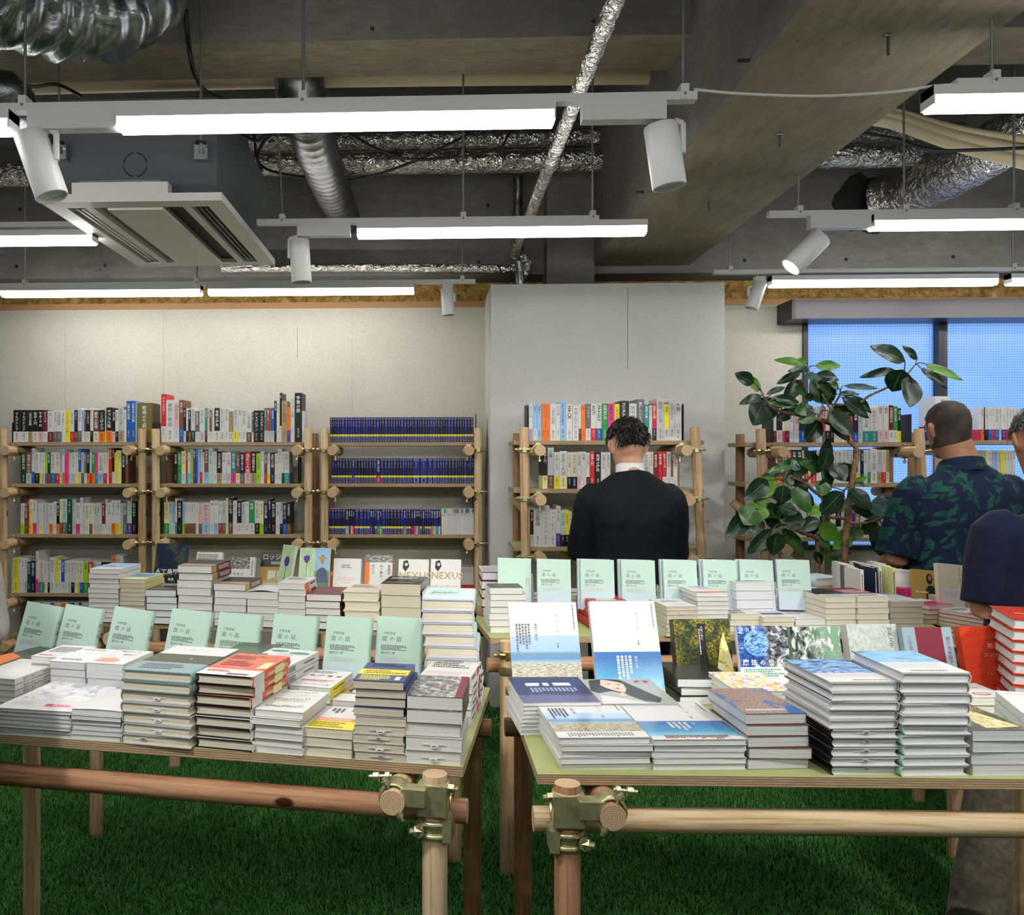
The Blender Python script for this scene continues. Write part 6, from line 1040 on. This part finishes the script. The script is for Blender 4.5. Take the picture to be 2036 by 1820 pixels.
def shoes(t, feet, fdir=(0, 1, 0)):
    for f in feet:
        f = Vector(f); d = Vector(fdir); b = MB(); loft(b, [(f - d * .07 + V(0, 0, .04), .032, .035), (f - d * .04 + V(0, 0, .045), .04, .042), (f + d * .05 + V(0, 0, .04), .042, .036), (f + d * .13 + V(0, 0, .03), .046, .026), (f + d * .18 + V(0, 0, .022), .03, .018)], 'shoe_black'); fuse(b, 'shoe', t, .008, 3)
def arm(b, m, S, E, Wr, r=(.062, .05, .042, .034), n=16):
    S, E, Wr = Vector(S), Vector(E), Vector(Wr); up_ = (S - E).normalized(); inn = V(-S.x, 0, 0).normalized(); loft(b, [(S + up_ * .042 + inn * .05, r[0] * .45, r[0] * .5), (S + up_ * .022 + inn * .022, r[0] * .8, r[0] * .85), (S.lerp(E, .03) + inn * .004, r[0] * .97, r[0]), (S.lerp(E, .18), r[0], r[0]), (S.lerp(E, .55), (r[0] + r[1]) / 2, (r[0] + r[1]) / 2), (E, r[1], r[1]), (E.lerp(Wr, .35), (r[1] + r[2]) / 2, (r[1] + r[2]) / 2), (Wr, r[3] if len(r) > 3 else r[2], r[3] if len(r) > 3 else r[2])], m, side=(0, 1, 0), n=n)
def zrot(a): return Matrix.Rotation(math.radians(a), 4, 'Z')
def hmat(c, pitch=0, yaw=0, roll=0): return Matrix.Translation(c) @ Matrix.Rotation(math.radians(yaw), 4, 'Z') @ Matrix.Rotation(math.radians(pitch), 4, 'X') @ Matrix.Rotation(math.radians(roll), 4, 'Y')

# ---- man in a dark suit, seen from behind, reading
t = thing('person', 'person in a dark suit seen from behind, head bowed before the column bookcase', 'person', (.905, 3.98, 0), (0, 0, math.radians(4)))
HM = hmat((0.0, .035, 1.478), -24, 3, 0) ; sk = 'skin'
b = MB(); head_geo(b, HM, sk); loft(b, [(V(0, -.03, 1.28), .07, .06), (V(0, -.015, 1.35), .058, .058), (V(0, .01, 1.42), .055, .06), (V(0, .03, 1.46), .052, .06)], sk)
loft(b, [(V(0, 0, .80), .14, .09), (V(0, 0, 1.0), .13, .085), (V(0, -.01, 1.2), .15, .095), (V(0, -.02, 1.3), .12, .07)], sk); legs(b, sk, (0, 0, .84), ((-.1, .02, 0), (.11, .0, 0)), r=(.08, .06, .045), low=.03)
SL, SR, EL, ER = V(-.18, -.01, 1.235), V(.18, -.01, 1.235), V(-.225, .03, .985), V(.225, .03, .985); WL, WR_ = V(-.13, .26, 1.0), V(.13, .26, 1.0)
for S, E, Wr, s in ((SL, EL, WL, -1), (SR, ER, WR_, 1)): arm(b, sk, S, E, Wr, (.045, .038, .034, .026)); hand(b, Wr + (Wr - E).normalized() * .02, Wr - E + V(-s * .02, 0, .02), (-s * .5, 0, 1), sk, curl=.45)
fuse(b, 'body', t, .0065, 4); eyes(t, HM)
b = MB(); loft(b, [(V(0, .0, .72), .215, .14), (V(0, 0, .85), .2, .135), (V(0, -.005, 1.0), .2, .13), (V(0, -.015, 1.15), .215, .135), (V(0, -.02, 1.225), .225, .12), (V(0, -.02, 1.275), .2, .1), (V(0, -.018, 1.318), .135, .08), (V(0, -.01, 1.355), .078, .066)], 'suit_black', sq=.5)
for S, E, Wr in ((SL, EL, WL), (SR, ER, WR_)): arm(b, 'suit_black', S, E, Wr, (.078, .064, .056, .05))
fuse(b, 'jacket', t, .008, 16, .014, .16)
b = MB(); rs = [[V(r * 1.0 * math.cos(a), yo + r * 1.02 * math.sin(a), z + .012 * -math.sin(a)) for a in (2 * math.pi * k / 28 for k in range(28))] for r, yo, z in ((.066, -.004, 1.345), (.064, .004, 1.385), (.0605, .006, 1.392), (.058, .004, 1.36))]; b.rings(rs, 'shirt_white', cap=False); b.build('shirt_collar', t, smooth=60)
b = MB(); legs(b, 'suit_trousers', (0, 0, .84), ((-.1, .02, 0), (.11, 0, 0)), r=(.115, .09, .085), low=.05); loft(b, [(V(0, 0, .78), .16, .11), (V(0, 0, .95), .16, .11)], 'suit_trousers'); fuse(b, 'trousers', t, .011, 4, .008, .1); shoes(t, ((-.1, .02, 0), (.11, 0, 0)))
tufts(t, 'hair', HM, 'hair_black', 1500, .03, .5, 5, zmin=-.032, rx=.09, ry=.108, rz=.128, w=.0038, lift=.75, sides=.03)
b = MB(); bx = Matrix.Translation((0, .34, 1.02)) @ Matrix.Rotation(.6, 4, 'X')
ob_ = thing('open_book', 'open book held in front of the person in the suit', 'book', (.84, 4.36, 1.03), (.5, 0, .07)); MB().box(-.125, -.09, -.006, .125, .09, -.004, 'ink_w').build('cover', ob_); bb = MB(); bb.add([(-.12, -.088, -.004), (-.06, -.088, .008), (0, -.088, -.002), (.06, -.088, .008), (.12, -.088, -.004), (-.12, .088, -.004), (-.06, .088, .008), (0, .088, -.002), (.06, .088, .008), (.12, .088, -.004)], [(0, 1, 6, 5), (1, 2, 7, 6), (2, 3, 8, 7), (3, 4, 9, 8)], 'page_bright'); bb.build('page_block', ob_)

# ---- man in a leaf-print shirt
t = thing('person', 'person with cropped hair in a navy shirt printed with green leaves', 'person', (2.27, 3.78, 0), (0, 0, math.radians(2)))
HM = hmat((-.035, .03, 1.553), -10, 5, -3); sk = 'skin_tan'
b = MB(); head_geo(b, HM, sk); loft(b, [(V(0, -.03, 1.32), .08, .07), (V(-.005, -.02, 1.40), .068, .066), (V(-.02, -.0, 1.47), .065, .068), (V(-.03, .02, 1.52), .06, .065)], sk); loft(b, [(V(0, 0, .82), .15, .1), (V(0, 0, 1.05), .15, .1), (V(0, -.01, 1.25), .17, .1), (V(0, -.02, 1.33), .14, .08)], sk); legs(b, sk, (0, 0, .86), ((-.12, .0, 0), (.12, .02, 0)), r=(.085, .065, .048), low=.03)
SL, SR, EL, ER = V(-.205, -.01, 1.27), V(.205, -.01, 1.27), V(-.275, .0, .985), V(.275, .0, .985); WL, WR_ = V(-.2, .24, .93), V(.2, .24, .95)
for S, E, Wr, s in ((SL, EL, WL, -1), (SR, ER, WR_, 1)): arm(b, sk, S, E, Wr, (.052, .046, .042, .03)); hand(b, Wr + (Wr - E).normalized() * .02, Wr - E, (-s * .5, 0, -.8), sk, curl=.4)
fuse(b, 'body', t, .0065, 4); eyes(t, HM)
b = MB(); loft(b, [(V(0, .0, .74), .235, .15), (V(0, 0, .9), .228, .15), (V(0, -.005, 1.05), .222, .145), (V(0, -.015, 1.18), .228, .148), (V(0, -.02, 1.27), .225, .13), (V(0, -.02, 1.32), .19, .105), (V(-.002, -.02, 1.36), .125, .085), (V(-.005, -.018, 1.385), .085, .075)], 'shirt_leaf_print', sq=.5)
for S, E in ((SL, EL), (SR, ER)): loft(b, [(S + V(-.05 if S.x > 0 else .05, 0, .045), .035, .045), (S + V(-.02 if S.x > 0 else .02, 0, .03), .06, .066), (S, .078, .08), (S.lerp(E, .3), .086, .088), (S.lerp(E, .7), .09, .09), (S.lerp(E, .95), .094, .09)], 'shirt_leaf_print', side=(0, 1, 0), n=18)
fuse(b, 'shirt', t, .008, 5, .014, .13)
b = MB(); rs = [[V(-.006 + r * 1.05 * math.cos(a), -.012 + r * 1.0 * math.sin(a), z + .02 * -math.sin(a)) for a in (2 * math.pi * k / 28 for k in range(28))] for r, z in ((.098, 1.355), (.084, 1.40), (.078, 1.412), (.074, 1.37))]; b.rings(rs, 'shirt_leaf_print', cap=False); b.build('collar', t, smooth=60)
b = MB(); legs(b, 'trousers_dark', (0, 0, .84), ((-.12, 0, 0), (.12, .02, 0)), r=(.115, .09, .08), low=.05); loft(b, [(V(0, 0, .78), .17, .12), (V(0, 0, .95), .17, .12)], 'trousers_dark'); fuse(b, 'trousers', t, .011, 4, .008, .1); shoes(t, ((-.12, 0, 0), (.12, .02, 0)))
tufts(t, 'cropped_hair', HM, 'hair_buzz', 0, .01, .1, 6, zmin=-.07, rx=.0805, ry=.1015, rz=.1165)

# ---- man in a navy polo shirt, leaning, cut by the photo edge
t = thing('person', 'person in a navy polo shirt and olive trousers, cut by the photo edge', 'person', (1.99, 2.8, .0), (0, 0, math.radians(-18)))
HM = hmat((-.005, .14, 1.475), -26, 14, 4); sk = 'skin_tan'
b = MB(); head_geo(b, HM, sk); loft(b, [(V(.05, .02, 1.2), .08, .07), (V(.045, .05, 1.28), .066, .066), (V(.02, .09, 1.37), .062, .066), (V(.0, .12, 1.43), .06, .068)], sk); loft(b, [(V(0, 0, .84), .14, .1), (V(.02, .02, 1.05), .15, .1), (V(.04, .04, 1.2), .14, .08)], sk)
F1, F2 = V(-.31, -.34, 0), V(.16, .06, 0); legs(b, sk, (0, 0, .86), (F1, F2), r=(.08, .06, .048), low=.03)
SL, SR, EL, ER = V(-.165, .02, 1.18), V(.24, .05, 1.19), V(-.205, -.01, .925), V(.30, .05, .93); WL, WR_ = V(-.08, .22, .93), V(.25, .28, .95)
for S, E, Wr, s in ((SL, EL, WL, -1), (SR, ER, WR_, 1)): arm(b, sk, S, E, Wr, (.05, .044, .04, .03)); hand(b, Wr + (Wr - E).normalized() * .02, Wr - E, (-s * .5, 0, -.8), sk, curl=.4)
fuse(b, 'body', t, .0065, 4); eyes(t, HM)
b = MB(); loft(b, [(V(0, 0, .76), .215, .155), (V(.01, 0, .92), .205, .15), (V(.02, .01, 1.05), .2, .14), (V(.035, .02, 1.14), .21, .125), (V(.045, .03, 1.2), .17, .1), (V(.05, .045, 1.235), .11, .08), (V(.055, .055, 1.265), .08, .07)], 'polo_navy', sq=.5)
for S, E in ((SL, EL), (SR, ER)): loft(b, [(S + V(-.05 if S.x > 0 else .05, 0, .042), .03, .04), (S + V(-.02 if S.x > 0 else .02, 0, .028), .056, .06), (S, .072, .076), (S.lerp(E, .3), .076, .08), (S.lerp(E, .7), .074, .078), (S.lerp(E, .93), .072, .074)], 'polo_navy', side=(0, 1, 0), n=18)
fuse(b, 'polo_shirt', t, .008, 5, .010, .13)
b = MB(); legs(b, 'trousers_olive', (0, 0, .84), (F1, F2), r=(.105, .093, .085), low=.04); loft(b, [(V(0, 0, .74), .16, .12), (V(0, 0, .88), .165, .12)], 'trousers_olive'); fuse(b, 'trousers', t, .009, 3, .016, .07); shoes(t, (F1, F2))
tufts(t, 'hair', HM, 'hair_grey', 1300, .03, .35, 9, zmin=-.065, rx=.087, ry=.108, rz=.122, w=.0035, lift=.35)

# ---- visitor in a grey sweater, mostly outside the photo
t = thing('person', 'person in a light grey sweater, only the sleeve showing at the photo edge', 'person', (-1.07, 1.62, 0), (0, 0, math.radians(10)))
HM = hmat((0, .03, 1.6), -12, 0, 0); sk = 'skin'
b = MB(); head_geo(b, HM, sk); loft(b, [(V(0, -.02, 1.34), .07, .06), (V(0, -.01, 1.44), .055, .056), (V(0, .02, 1.54), .052, .058)], sk); loft(b, [(V(0, 0, .84), .14, .09), (V(0, 0, 1.1), .13, .09), (V(0, -.01, 1.34), .13, .08)], sk); legs(b, sk, (0, 0, .88), ((-.1, 0, 0), (.1, .02, 0)), r=(.08, .06, .045), low=.03)
SL, SR, EL, ER = V(-.18, 0, 1.31), V(.135, 0, 1.30), V(-.25, -.02, 1.05), V(.188, -.03, 1.085); WL, WR_ = V(-.15, .2, 1.05), V(.08, .17, 1.12)
for S, E, Wr, s in ((SL, EL, WL, -1), (SR, ER, WR_, 1)): arm(b, sk, S, E, Wr, (.045, .038, .034, .026)); hand(b, Wr + (Wr - E).normalized() * .02, Wr - E, (-s * .5, 0, .8), sk, curl=.45)
fuse(b, 'body', t, .007, 4); eyes(t, HM)
b = MB(); loft(b, [(V(0, 0, .84), .17, .13), (V(0, 0, 1.0), .165, .125), (V(0, -.01, 1.2), .18, .125), (V(0, -.01, 1.33), .17, .1), (V(0, -.01, 1.4), .095, .075), (V(0, -.005, 1.46), .07, .068)], 'sweater_grey', sq=.4)
for S, E, Wr in ((SL, EL, WL), (SR, ER, WR_)): arm(b, 'sweater_grey', S, E, Wr, (.066, .058, .05, .042))
fuse(b, 'sweater', t, .008, 6, .008, .12)
b = MB(); legs(b, 'trousers_dark', (0, 0, .88), ((-.1, 0, 0), (.1, .02, 0)), r=(.11, .085, .075), low=.05); loft(b, [(V(0, 0, .8), .15, .11), (V(0, 0, .96), .15, .11)], 'trousers_dark'); fuse(b, 'trousers', t, .011, 4, .008, .1); shoes(t, ((-.1, 0, 0), (.1, .02, 0)))
tufts(t, 'hair', HM, 'hair_black', 900, .03, .35, 11, zmin=-.07, rx=.087, ry=.108, rz=.122)
# ---------------------------------------------------------------- rubber plant
def leafmat(n, a, b, rough=.32):
    m = mat(n, a, rough, spec=.5); t = NT(m); uv = t.sep(t.coord('UV')); d = t.math('ABSOLUTE', t.math('SUBTRACT', uv[1], .5)); rib = t.ramp(d, [(.0, (150, 176, 110)), (.022, (150, 176, 110)), (.035, (0, 0, 0))])
    vein = t.math('FRACT', t.math('ADD', t.math('MULTIPLY', uv[0], 13.), t.math('MULTIPLY', d, -9.))); base = t.mix(t.ramp(vein, [(.0, (70, 70, 70)), (.12, (0, 0, 0)), (1, (0, 0, 0))]), t.ramp(t.noise(t.coord('UV'), 4, 3), [(.35, b), (.65, a)]), (60, 92, 54))
    mk = t.ramp(d, [(.010, (200, 200, 200)), (.018, (0, 0, 0))]); t.color(t.mix(mk, base, (112, 142, 84))); return m
leafmat('leaf_dark', (24, 52, 30), (14, 36, 22)); leafmat('leaf_light', (104, 150, 44), (74, 122, 34), .4); leafmat('leaf_mid', (58, 96, 40), (38, 74, 34)); leafmat('leaf_blue', (96, 122, 122), (50, 84, 70), .3)
m = mat('bark', (128, 100, 74), .8, spec=.2); t = NT(m); t.color(t.ramp(t.noise(t.coord(), 30, 4), [(.35, (100, 76, 56)), (.65, (150, 122, 90))])); mat('pot_grey', (110, 108, 104), .7); mat('soil', (44, 32, 24), .95)
PYY = 4.02
def zp(x, y, Y=PYY): return PY(1420 + x / 3.873, 660 + y / 3.873, Y)
plant = thing('rubber_plant', 'tall rubber plant with glossy leaves in front of the window bookcase', 'plant', (zp(1000, 1810).x, PYY, 0)); OP = Vector(plant.location)
BR = [([(985, 2150, .02), (1000, 1810, 0), (1020, 1500, 0), (1050, 1250, 0), (1075, 1050, 0), (1098, 960, 0), (1090, 890, 0), (1050, 850, 0), (1020, 800, 0), (890, 710, -.02), (780, 670, -.04), (640, 640, -.05), (480, 600, -.02), (410, 540, 0), (360, 455, 0)], (.017, .004)),
      ([(800, 2150, .05), (795, 1800, .05), (795, 1620, .03), (770, 1580, 0), (650, 1540, -.03), (540, 1480, -.05), (500, 1440, -.05)], (.014, .004)), ([(880, 2150, .1), (870, 1640, .1), (870, 1420, .08), (840, 1290, .06), (760, 1220, .04), (690, 1160, .02), (600, 1125, 0), (540, 1150, -.02)], (.013, .004)),
      ([(1030, 1440, 0), (895, 1430, -.02), (860, 1425, -.03)], (.008, .005)), ([(1020, 1465, 0), (1100, 1475, -.03), (1200, 1465, -.06), (1300, 1430, -.08)], (.008, .004)), ([(700, 1160, .03), (760, 1100, 0), (830, 1065, -.03)], (.006, .003)),
      ([(790, 672, -.04), (830, 610, -.04), (835, 550, -.04)], (.006, .003)), ([(870, 700, -.02), (900, 600, 0), (960, 500, 0), (975, 440, 0)], (.007, .003)), ([(930, 560, 0), (1090, 560, .02), (1200, 490, .02), (1340, 425, .02), (1480, 330, .02), (1550, 250, .02)], (.007, .003)), ([(900, 600, 0), (780, 400, .03), (720, 280, .03)], (.006, .003)), ([(1000, 1290, .0), (1000, 1230, -.02), (1060, 1160, -.03)], (.005, .003)), ([(820, 1560, -.03), (805, 1490, -.04)], (.004, .003))]
b = MB(); allp = []
for pts, (r0, r1) in BR:
    P = smooth_path([zp(x, y, PYY + dy) for x, y, dy in pts], 6); P = [p - OP for p in P]; allp += P; n = len(P); b.tube(P, [r0 + (r1 - r0) * i / (n - 1) + .0012 * math.sin(i * 2.3) * (r0 > .01) for i in range(n)], 'bark', 10)
b.build('trunk', plant, smooth=60)
LV = '''1470 232 1198 108 105 d|1565 215 1450 105 50 d|1620 245 1920 375 55 g|1590 280 1795 440 66 d|1385 290 1115 352 55 d|1450 290 1370 462 160 d|1515 345 1508 582 150 d|715 262 458 215 60 g|700 262 640 205 70 g|780 262 975 262 66 g|730 290 565 305 52 d|665 315 480 402 56 d|780 325 960 372 80 d|690 335 830 365 50 b|670 370 535 530 95 d|832 552 760 342 145 m|890 560 840 380 110 d|1000 415 1265 437 40 b|955 478 1120 482 44 d|985 505 1192 665 92 d|1060 500 1212 625 66 d|900 560 1085 645 66 d|545 428 398 482 40 b|362 448 236 350 85 g|365 492 190 560 60 d|385 530 300 722 150 d|652 540 445 505 66 d|640 560 540 640 80 d|770 605 615 615 90 d|785 632 640 695 80 m|818 680 702 835 125 d|888 600 1048 805 145 g|890 690 1042 835 100 d|832 1062 892 890 88 d|822 1065 690 908 80 d|812 1075 680 995 76 m|732 1048 550 1112 66 m|560 1075 358 1112 50 d|850 1090 975 1058 66 b|960 1012 1045 1152 120 d|600 1112 640 1192 66 d|472 1130 275 1278 120 g|380 1262 268 1200 90 g|300 1302 430 1300 60 g|532 1180 515 1328 115 d|600 1205 745 1400 118 m|735 1345 812 1425 76 g|845 1130 848 1282 98 d|985 1232 815 1405 128 d|1040 1210 1212 1372 118 d|1050 1160 1182 1120 40 g|1080 1155 1162 1192 28 d|345 1322 300 1455 150 g|272 1398 92 1582 118 d|372 1440 270 1545 106 d|508 1492 425 1315 118 d|540 1478 706 1450 106 d|500 1345 640 1400 90 d|500 1500 388 1425 86 d|452 1520 250 1712 96 d|490 1545 455 1725 118 d|520 1520 695 1715 96 m|802 1490 672 1550 90 d|810 1478 948 1605 118 g|1052 1535 916 1675 118 g|1122 1500 1055 1605 86 m|788 1550 892 1692 58 m|1300 1425 1265 1262 140 b|1292 1442 1098 1378 66 b|1240 1455 1145 1560 112 m|1262 1490 1280 1728 142 d|1312 1450 1398 1605 110 d|1330 1392 1450 1440 70 m|1325 1385 1420 1330 60 g|860 1740 972 1795 76 m|945 1732 1062 1700 26 d|770 1700 830 1790 60 d|640 470 700 430 90 m|700 520 760 480 60 d|860 480 820 360 80 d|960 440 880 390 50 m|640 1000 600 1060 80 b|900 1180 850 1060 90 m|700 1200 640 1130 70 d|990 1380 960 1260 90 m'''
rr = random.Random(21); fb = MB(); pb = MB(); LL = LV.split('|'); r3 = random.Random(4)
for q in r3.sample(LL[22:], 26):
    a = q.split(); ox, oy = r3.uniform(-70, 70), r3.uniform(-60, 60); LL.append(' '.join([str(float(a[0]) + ox), str(float(a[1]) + oy), str(float(a[2]) + ox + r3.uniform(-40, 40)), str(float(a[3]) + oy + r3.uniform(-40, 40)), a[4], r3.choice('ddmd')]))
for s in LL:
    x0, y0, x1, y1, w, c = s.split(); x0, y0, x1, y1, w = map(float, (x0, y0, x1, y1, w)); dy0 = rr.uniform(-.10, .06); A_ = zp(x0, y0, PYY + dy0) - OP; B_ = zp(x1, y1, PYY + dy0 + rr.uniform(-.06, .05)) - OP
    d = B_ - A_; L = d.length; W = w / 3.873 / F_PX * (PYY - .03) / 2 * 1.22; d.normalize(); side = d.cross(Vector((rr.uniform(-.25, .25), -1, rr.uniform(-.1, .5)))).normalized(); nn = side.cross(d).normalized()
    if nn.y > 0: nn = -nn
    N = 10; fold = rr.uniform(.12, .35); bend = rr.uniform(.03, .12); rows = []; us = []
    for i in range(N + 1):
        f = i / N; hw = W * (math.sin(math.pi * f ** .85) ** .75 if 0 < f < 1 else .02); c_ = A_ + d * (L * f) + nn * (bend * L * math.sin(math.pi * f)) - Vector((0, 0, 1)) * 0
        for k in (-1, -.5, 0, .5, 1): rows.append(c_ + side * (hw * k) - nn * (fold * hw * (1 - abs(k)) * -1) * -1 + nn * .002 * math.sin(9 * f + 3 * k)); us.append((f, .5 + k / 2))
    fs = [(i * 5 + j, i * 5 + j + 1, i * 5 + j + 6, i * 5 + j + 5) for i in range(N) for j in range(4)]
    lm = {'d': 'leaf_dark', 'g': 'leaf_light', 'm': 'leaf_mid', 'b': 'leaf_blue'}[c]; fb.add(rows, fs, lm, us); fb.add([r - nn * .0006 for r in rows], [tuple(reversed(f)) for f in fs], lm, us)
    q = min(allp, key=lambda p: (p - A_).length)
    if (q - A_).length < .16: fb.tube([q, q.lerp(A_, .5) + Vector((0, 0, .006)), A_, A_ + d * L * .1], [.0028, .0024, .0022, .0016], 'leaf_mid', 6)
fb.build('foliage', plant, smooth=80); 
b = MB(); N = 32; C_ = lambda r, z: [Vector((r * math.cos(6.2832 * k / N), r * math.sin(6.2832 * k / N), z)) for k in range(N)]
b.rings([C_(.14, 0), C_(.16, .02), C_(.19, .30), C_(.2, .34), C_(.185, .34), C_(.175, .31)], 'pot_grey', cap=False); b.add(C_(.14, 0.0), [tuple(reversed(range(N)))], 'pot_grey'); b.build('pot', plant, smooth=50); b = MB(); b.add(C_(.178, .31), [tuple(range(N))], 'soil'); b.build('soil', plant)
# ---------------------------------------------------------------- artificial turf
import numpy as np
m = mat('turf_blade', (34, 92, 34), .6, spec=.3); t = NT(m); t.color(t.mix(t.ramp(t.noise(t.coord(), 2.2, 4), [(.35, (0, 0, 0)), (.65, (255, 255, 255))]), t.ramp(t.noise(t.coord(), 90, 3, .8), [(.3, (42, 100, 40)), (.55, (76, 142, 60)), (.75, (134, 176, 90))]), t.ramp(t.noise(t.coord(), 110, 3, .8), [(.3, (36, 86, 36)), (.6, (62, 122, 54)), (.8, (110, 154, 78))])))
def turf(name, x0, x1, y0, y1, n, ln, wd, seed):
    g = np.random.default_rng(seed); x = g.uniform(x0, x1, n); y = g.uniform(y0, y1, n); a = g.uniform(0, 2 * np.pi, n); L = ln * g.uniform(.7, 1.25, n); lean = g.uniform(.1, .95, n); w = wd * g.uniform(.7, 1.3, n)
    patch = .6 * np.sin(x * 9 + 2 * np.sin(y * 7)) + a * 0; dx = np.cos(a + patch) * np.sin(lean); dy = np.sin(a + patch) * np.sin(lean); dz = np.cos(lean); sx, sy = -np.sin(a + patch), np.cos(a + patch)
    v = np.zeros((n, 5, 3))
    for j, (f, wf, s) in enumerate(((0, 1, -1), (0, 1, 1), (.55, .85, 1), (.55, .85, -1))):
        v[:, j, 0] = x + dx * L * f * .6 + s * sx * w * wf / 2; v[:, j, 1] = y + dy * L * f * .6 + s * sy * w * wf / 2; v[:, j, 2] = dz * L * f + .0
    v[:, 4, 0] = x + dx * L * 1.15; v[:, 4, 1] = y + dy * L * 1.15; v[:, 4, 2] = np.maximum(dz * L * .92, .004)
    me = bpy.data.meshes.new(name); me.vertices.add(n * 5); me.vertices.foreach_set('co', v.astype(np.float32).ravel()); base = (np.arange(n) * 5)[:, None]
    loops = np.concatenate([base + np.array([[0, 1, 2, 3]]), base + np.array([[3, 2, 4]])], axis=1).ravel(); me.loops.add(n * 7); me.loops.foreach_set('vertex_index', loops.astype(np.int32))
    st = (np.arange(n)[:, None] * 7 + np.array([[0, 4]])).ravel(); me.polygons.add(n * 2); me.polygons.foreach_set('loop_start', st.astype(np.int32)); me.update(calc_edges=True); me.validate(); me.materials.append(MATS['turf_blade'])
    o = bpy.data.objects.new(name, me); COL.objects.link(o); return o
g1 = turf('turf_grass', -2.3, 3.0, 2.35, 4.5, 330000, .026, .0030, 1); tag(g1, 'dense green artificial turf covering the shop floor', 'artificial grass', kind='stuff')
g2 = turf('turf_grass_around', -4.5, 5.1, -.6, 2.35, 60000, .028, .006, 2); tag(g2, 'artificial turf under and before the near tables', 'artificial grass', kind='stuff')
g3 = turf('turf_grass_far', -4.5, 5.1, 4.5, 4.88, 30000, .028, .006, 3); tag(g3, 'artificial turf along the bookcases', 'artificial grass', kind='stuff')
g4 = turf('turf_grass_side', 3.0, 5.1, 2.35, 4.5, 40000, .028, .005, 4); tag(g4, 'artificial turf below the far end of the window wall', 'artificial grass', kind='stuff')
g5 = turf('turf_grass_side', -4.5, -2.3, 2.35, 4.5, 40000, .028, .005, 5); tag(g5, 'artificial turf beyond the rear table with the blue-topped stack', 'artificial grass', kind='stuff')
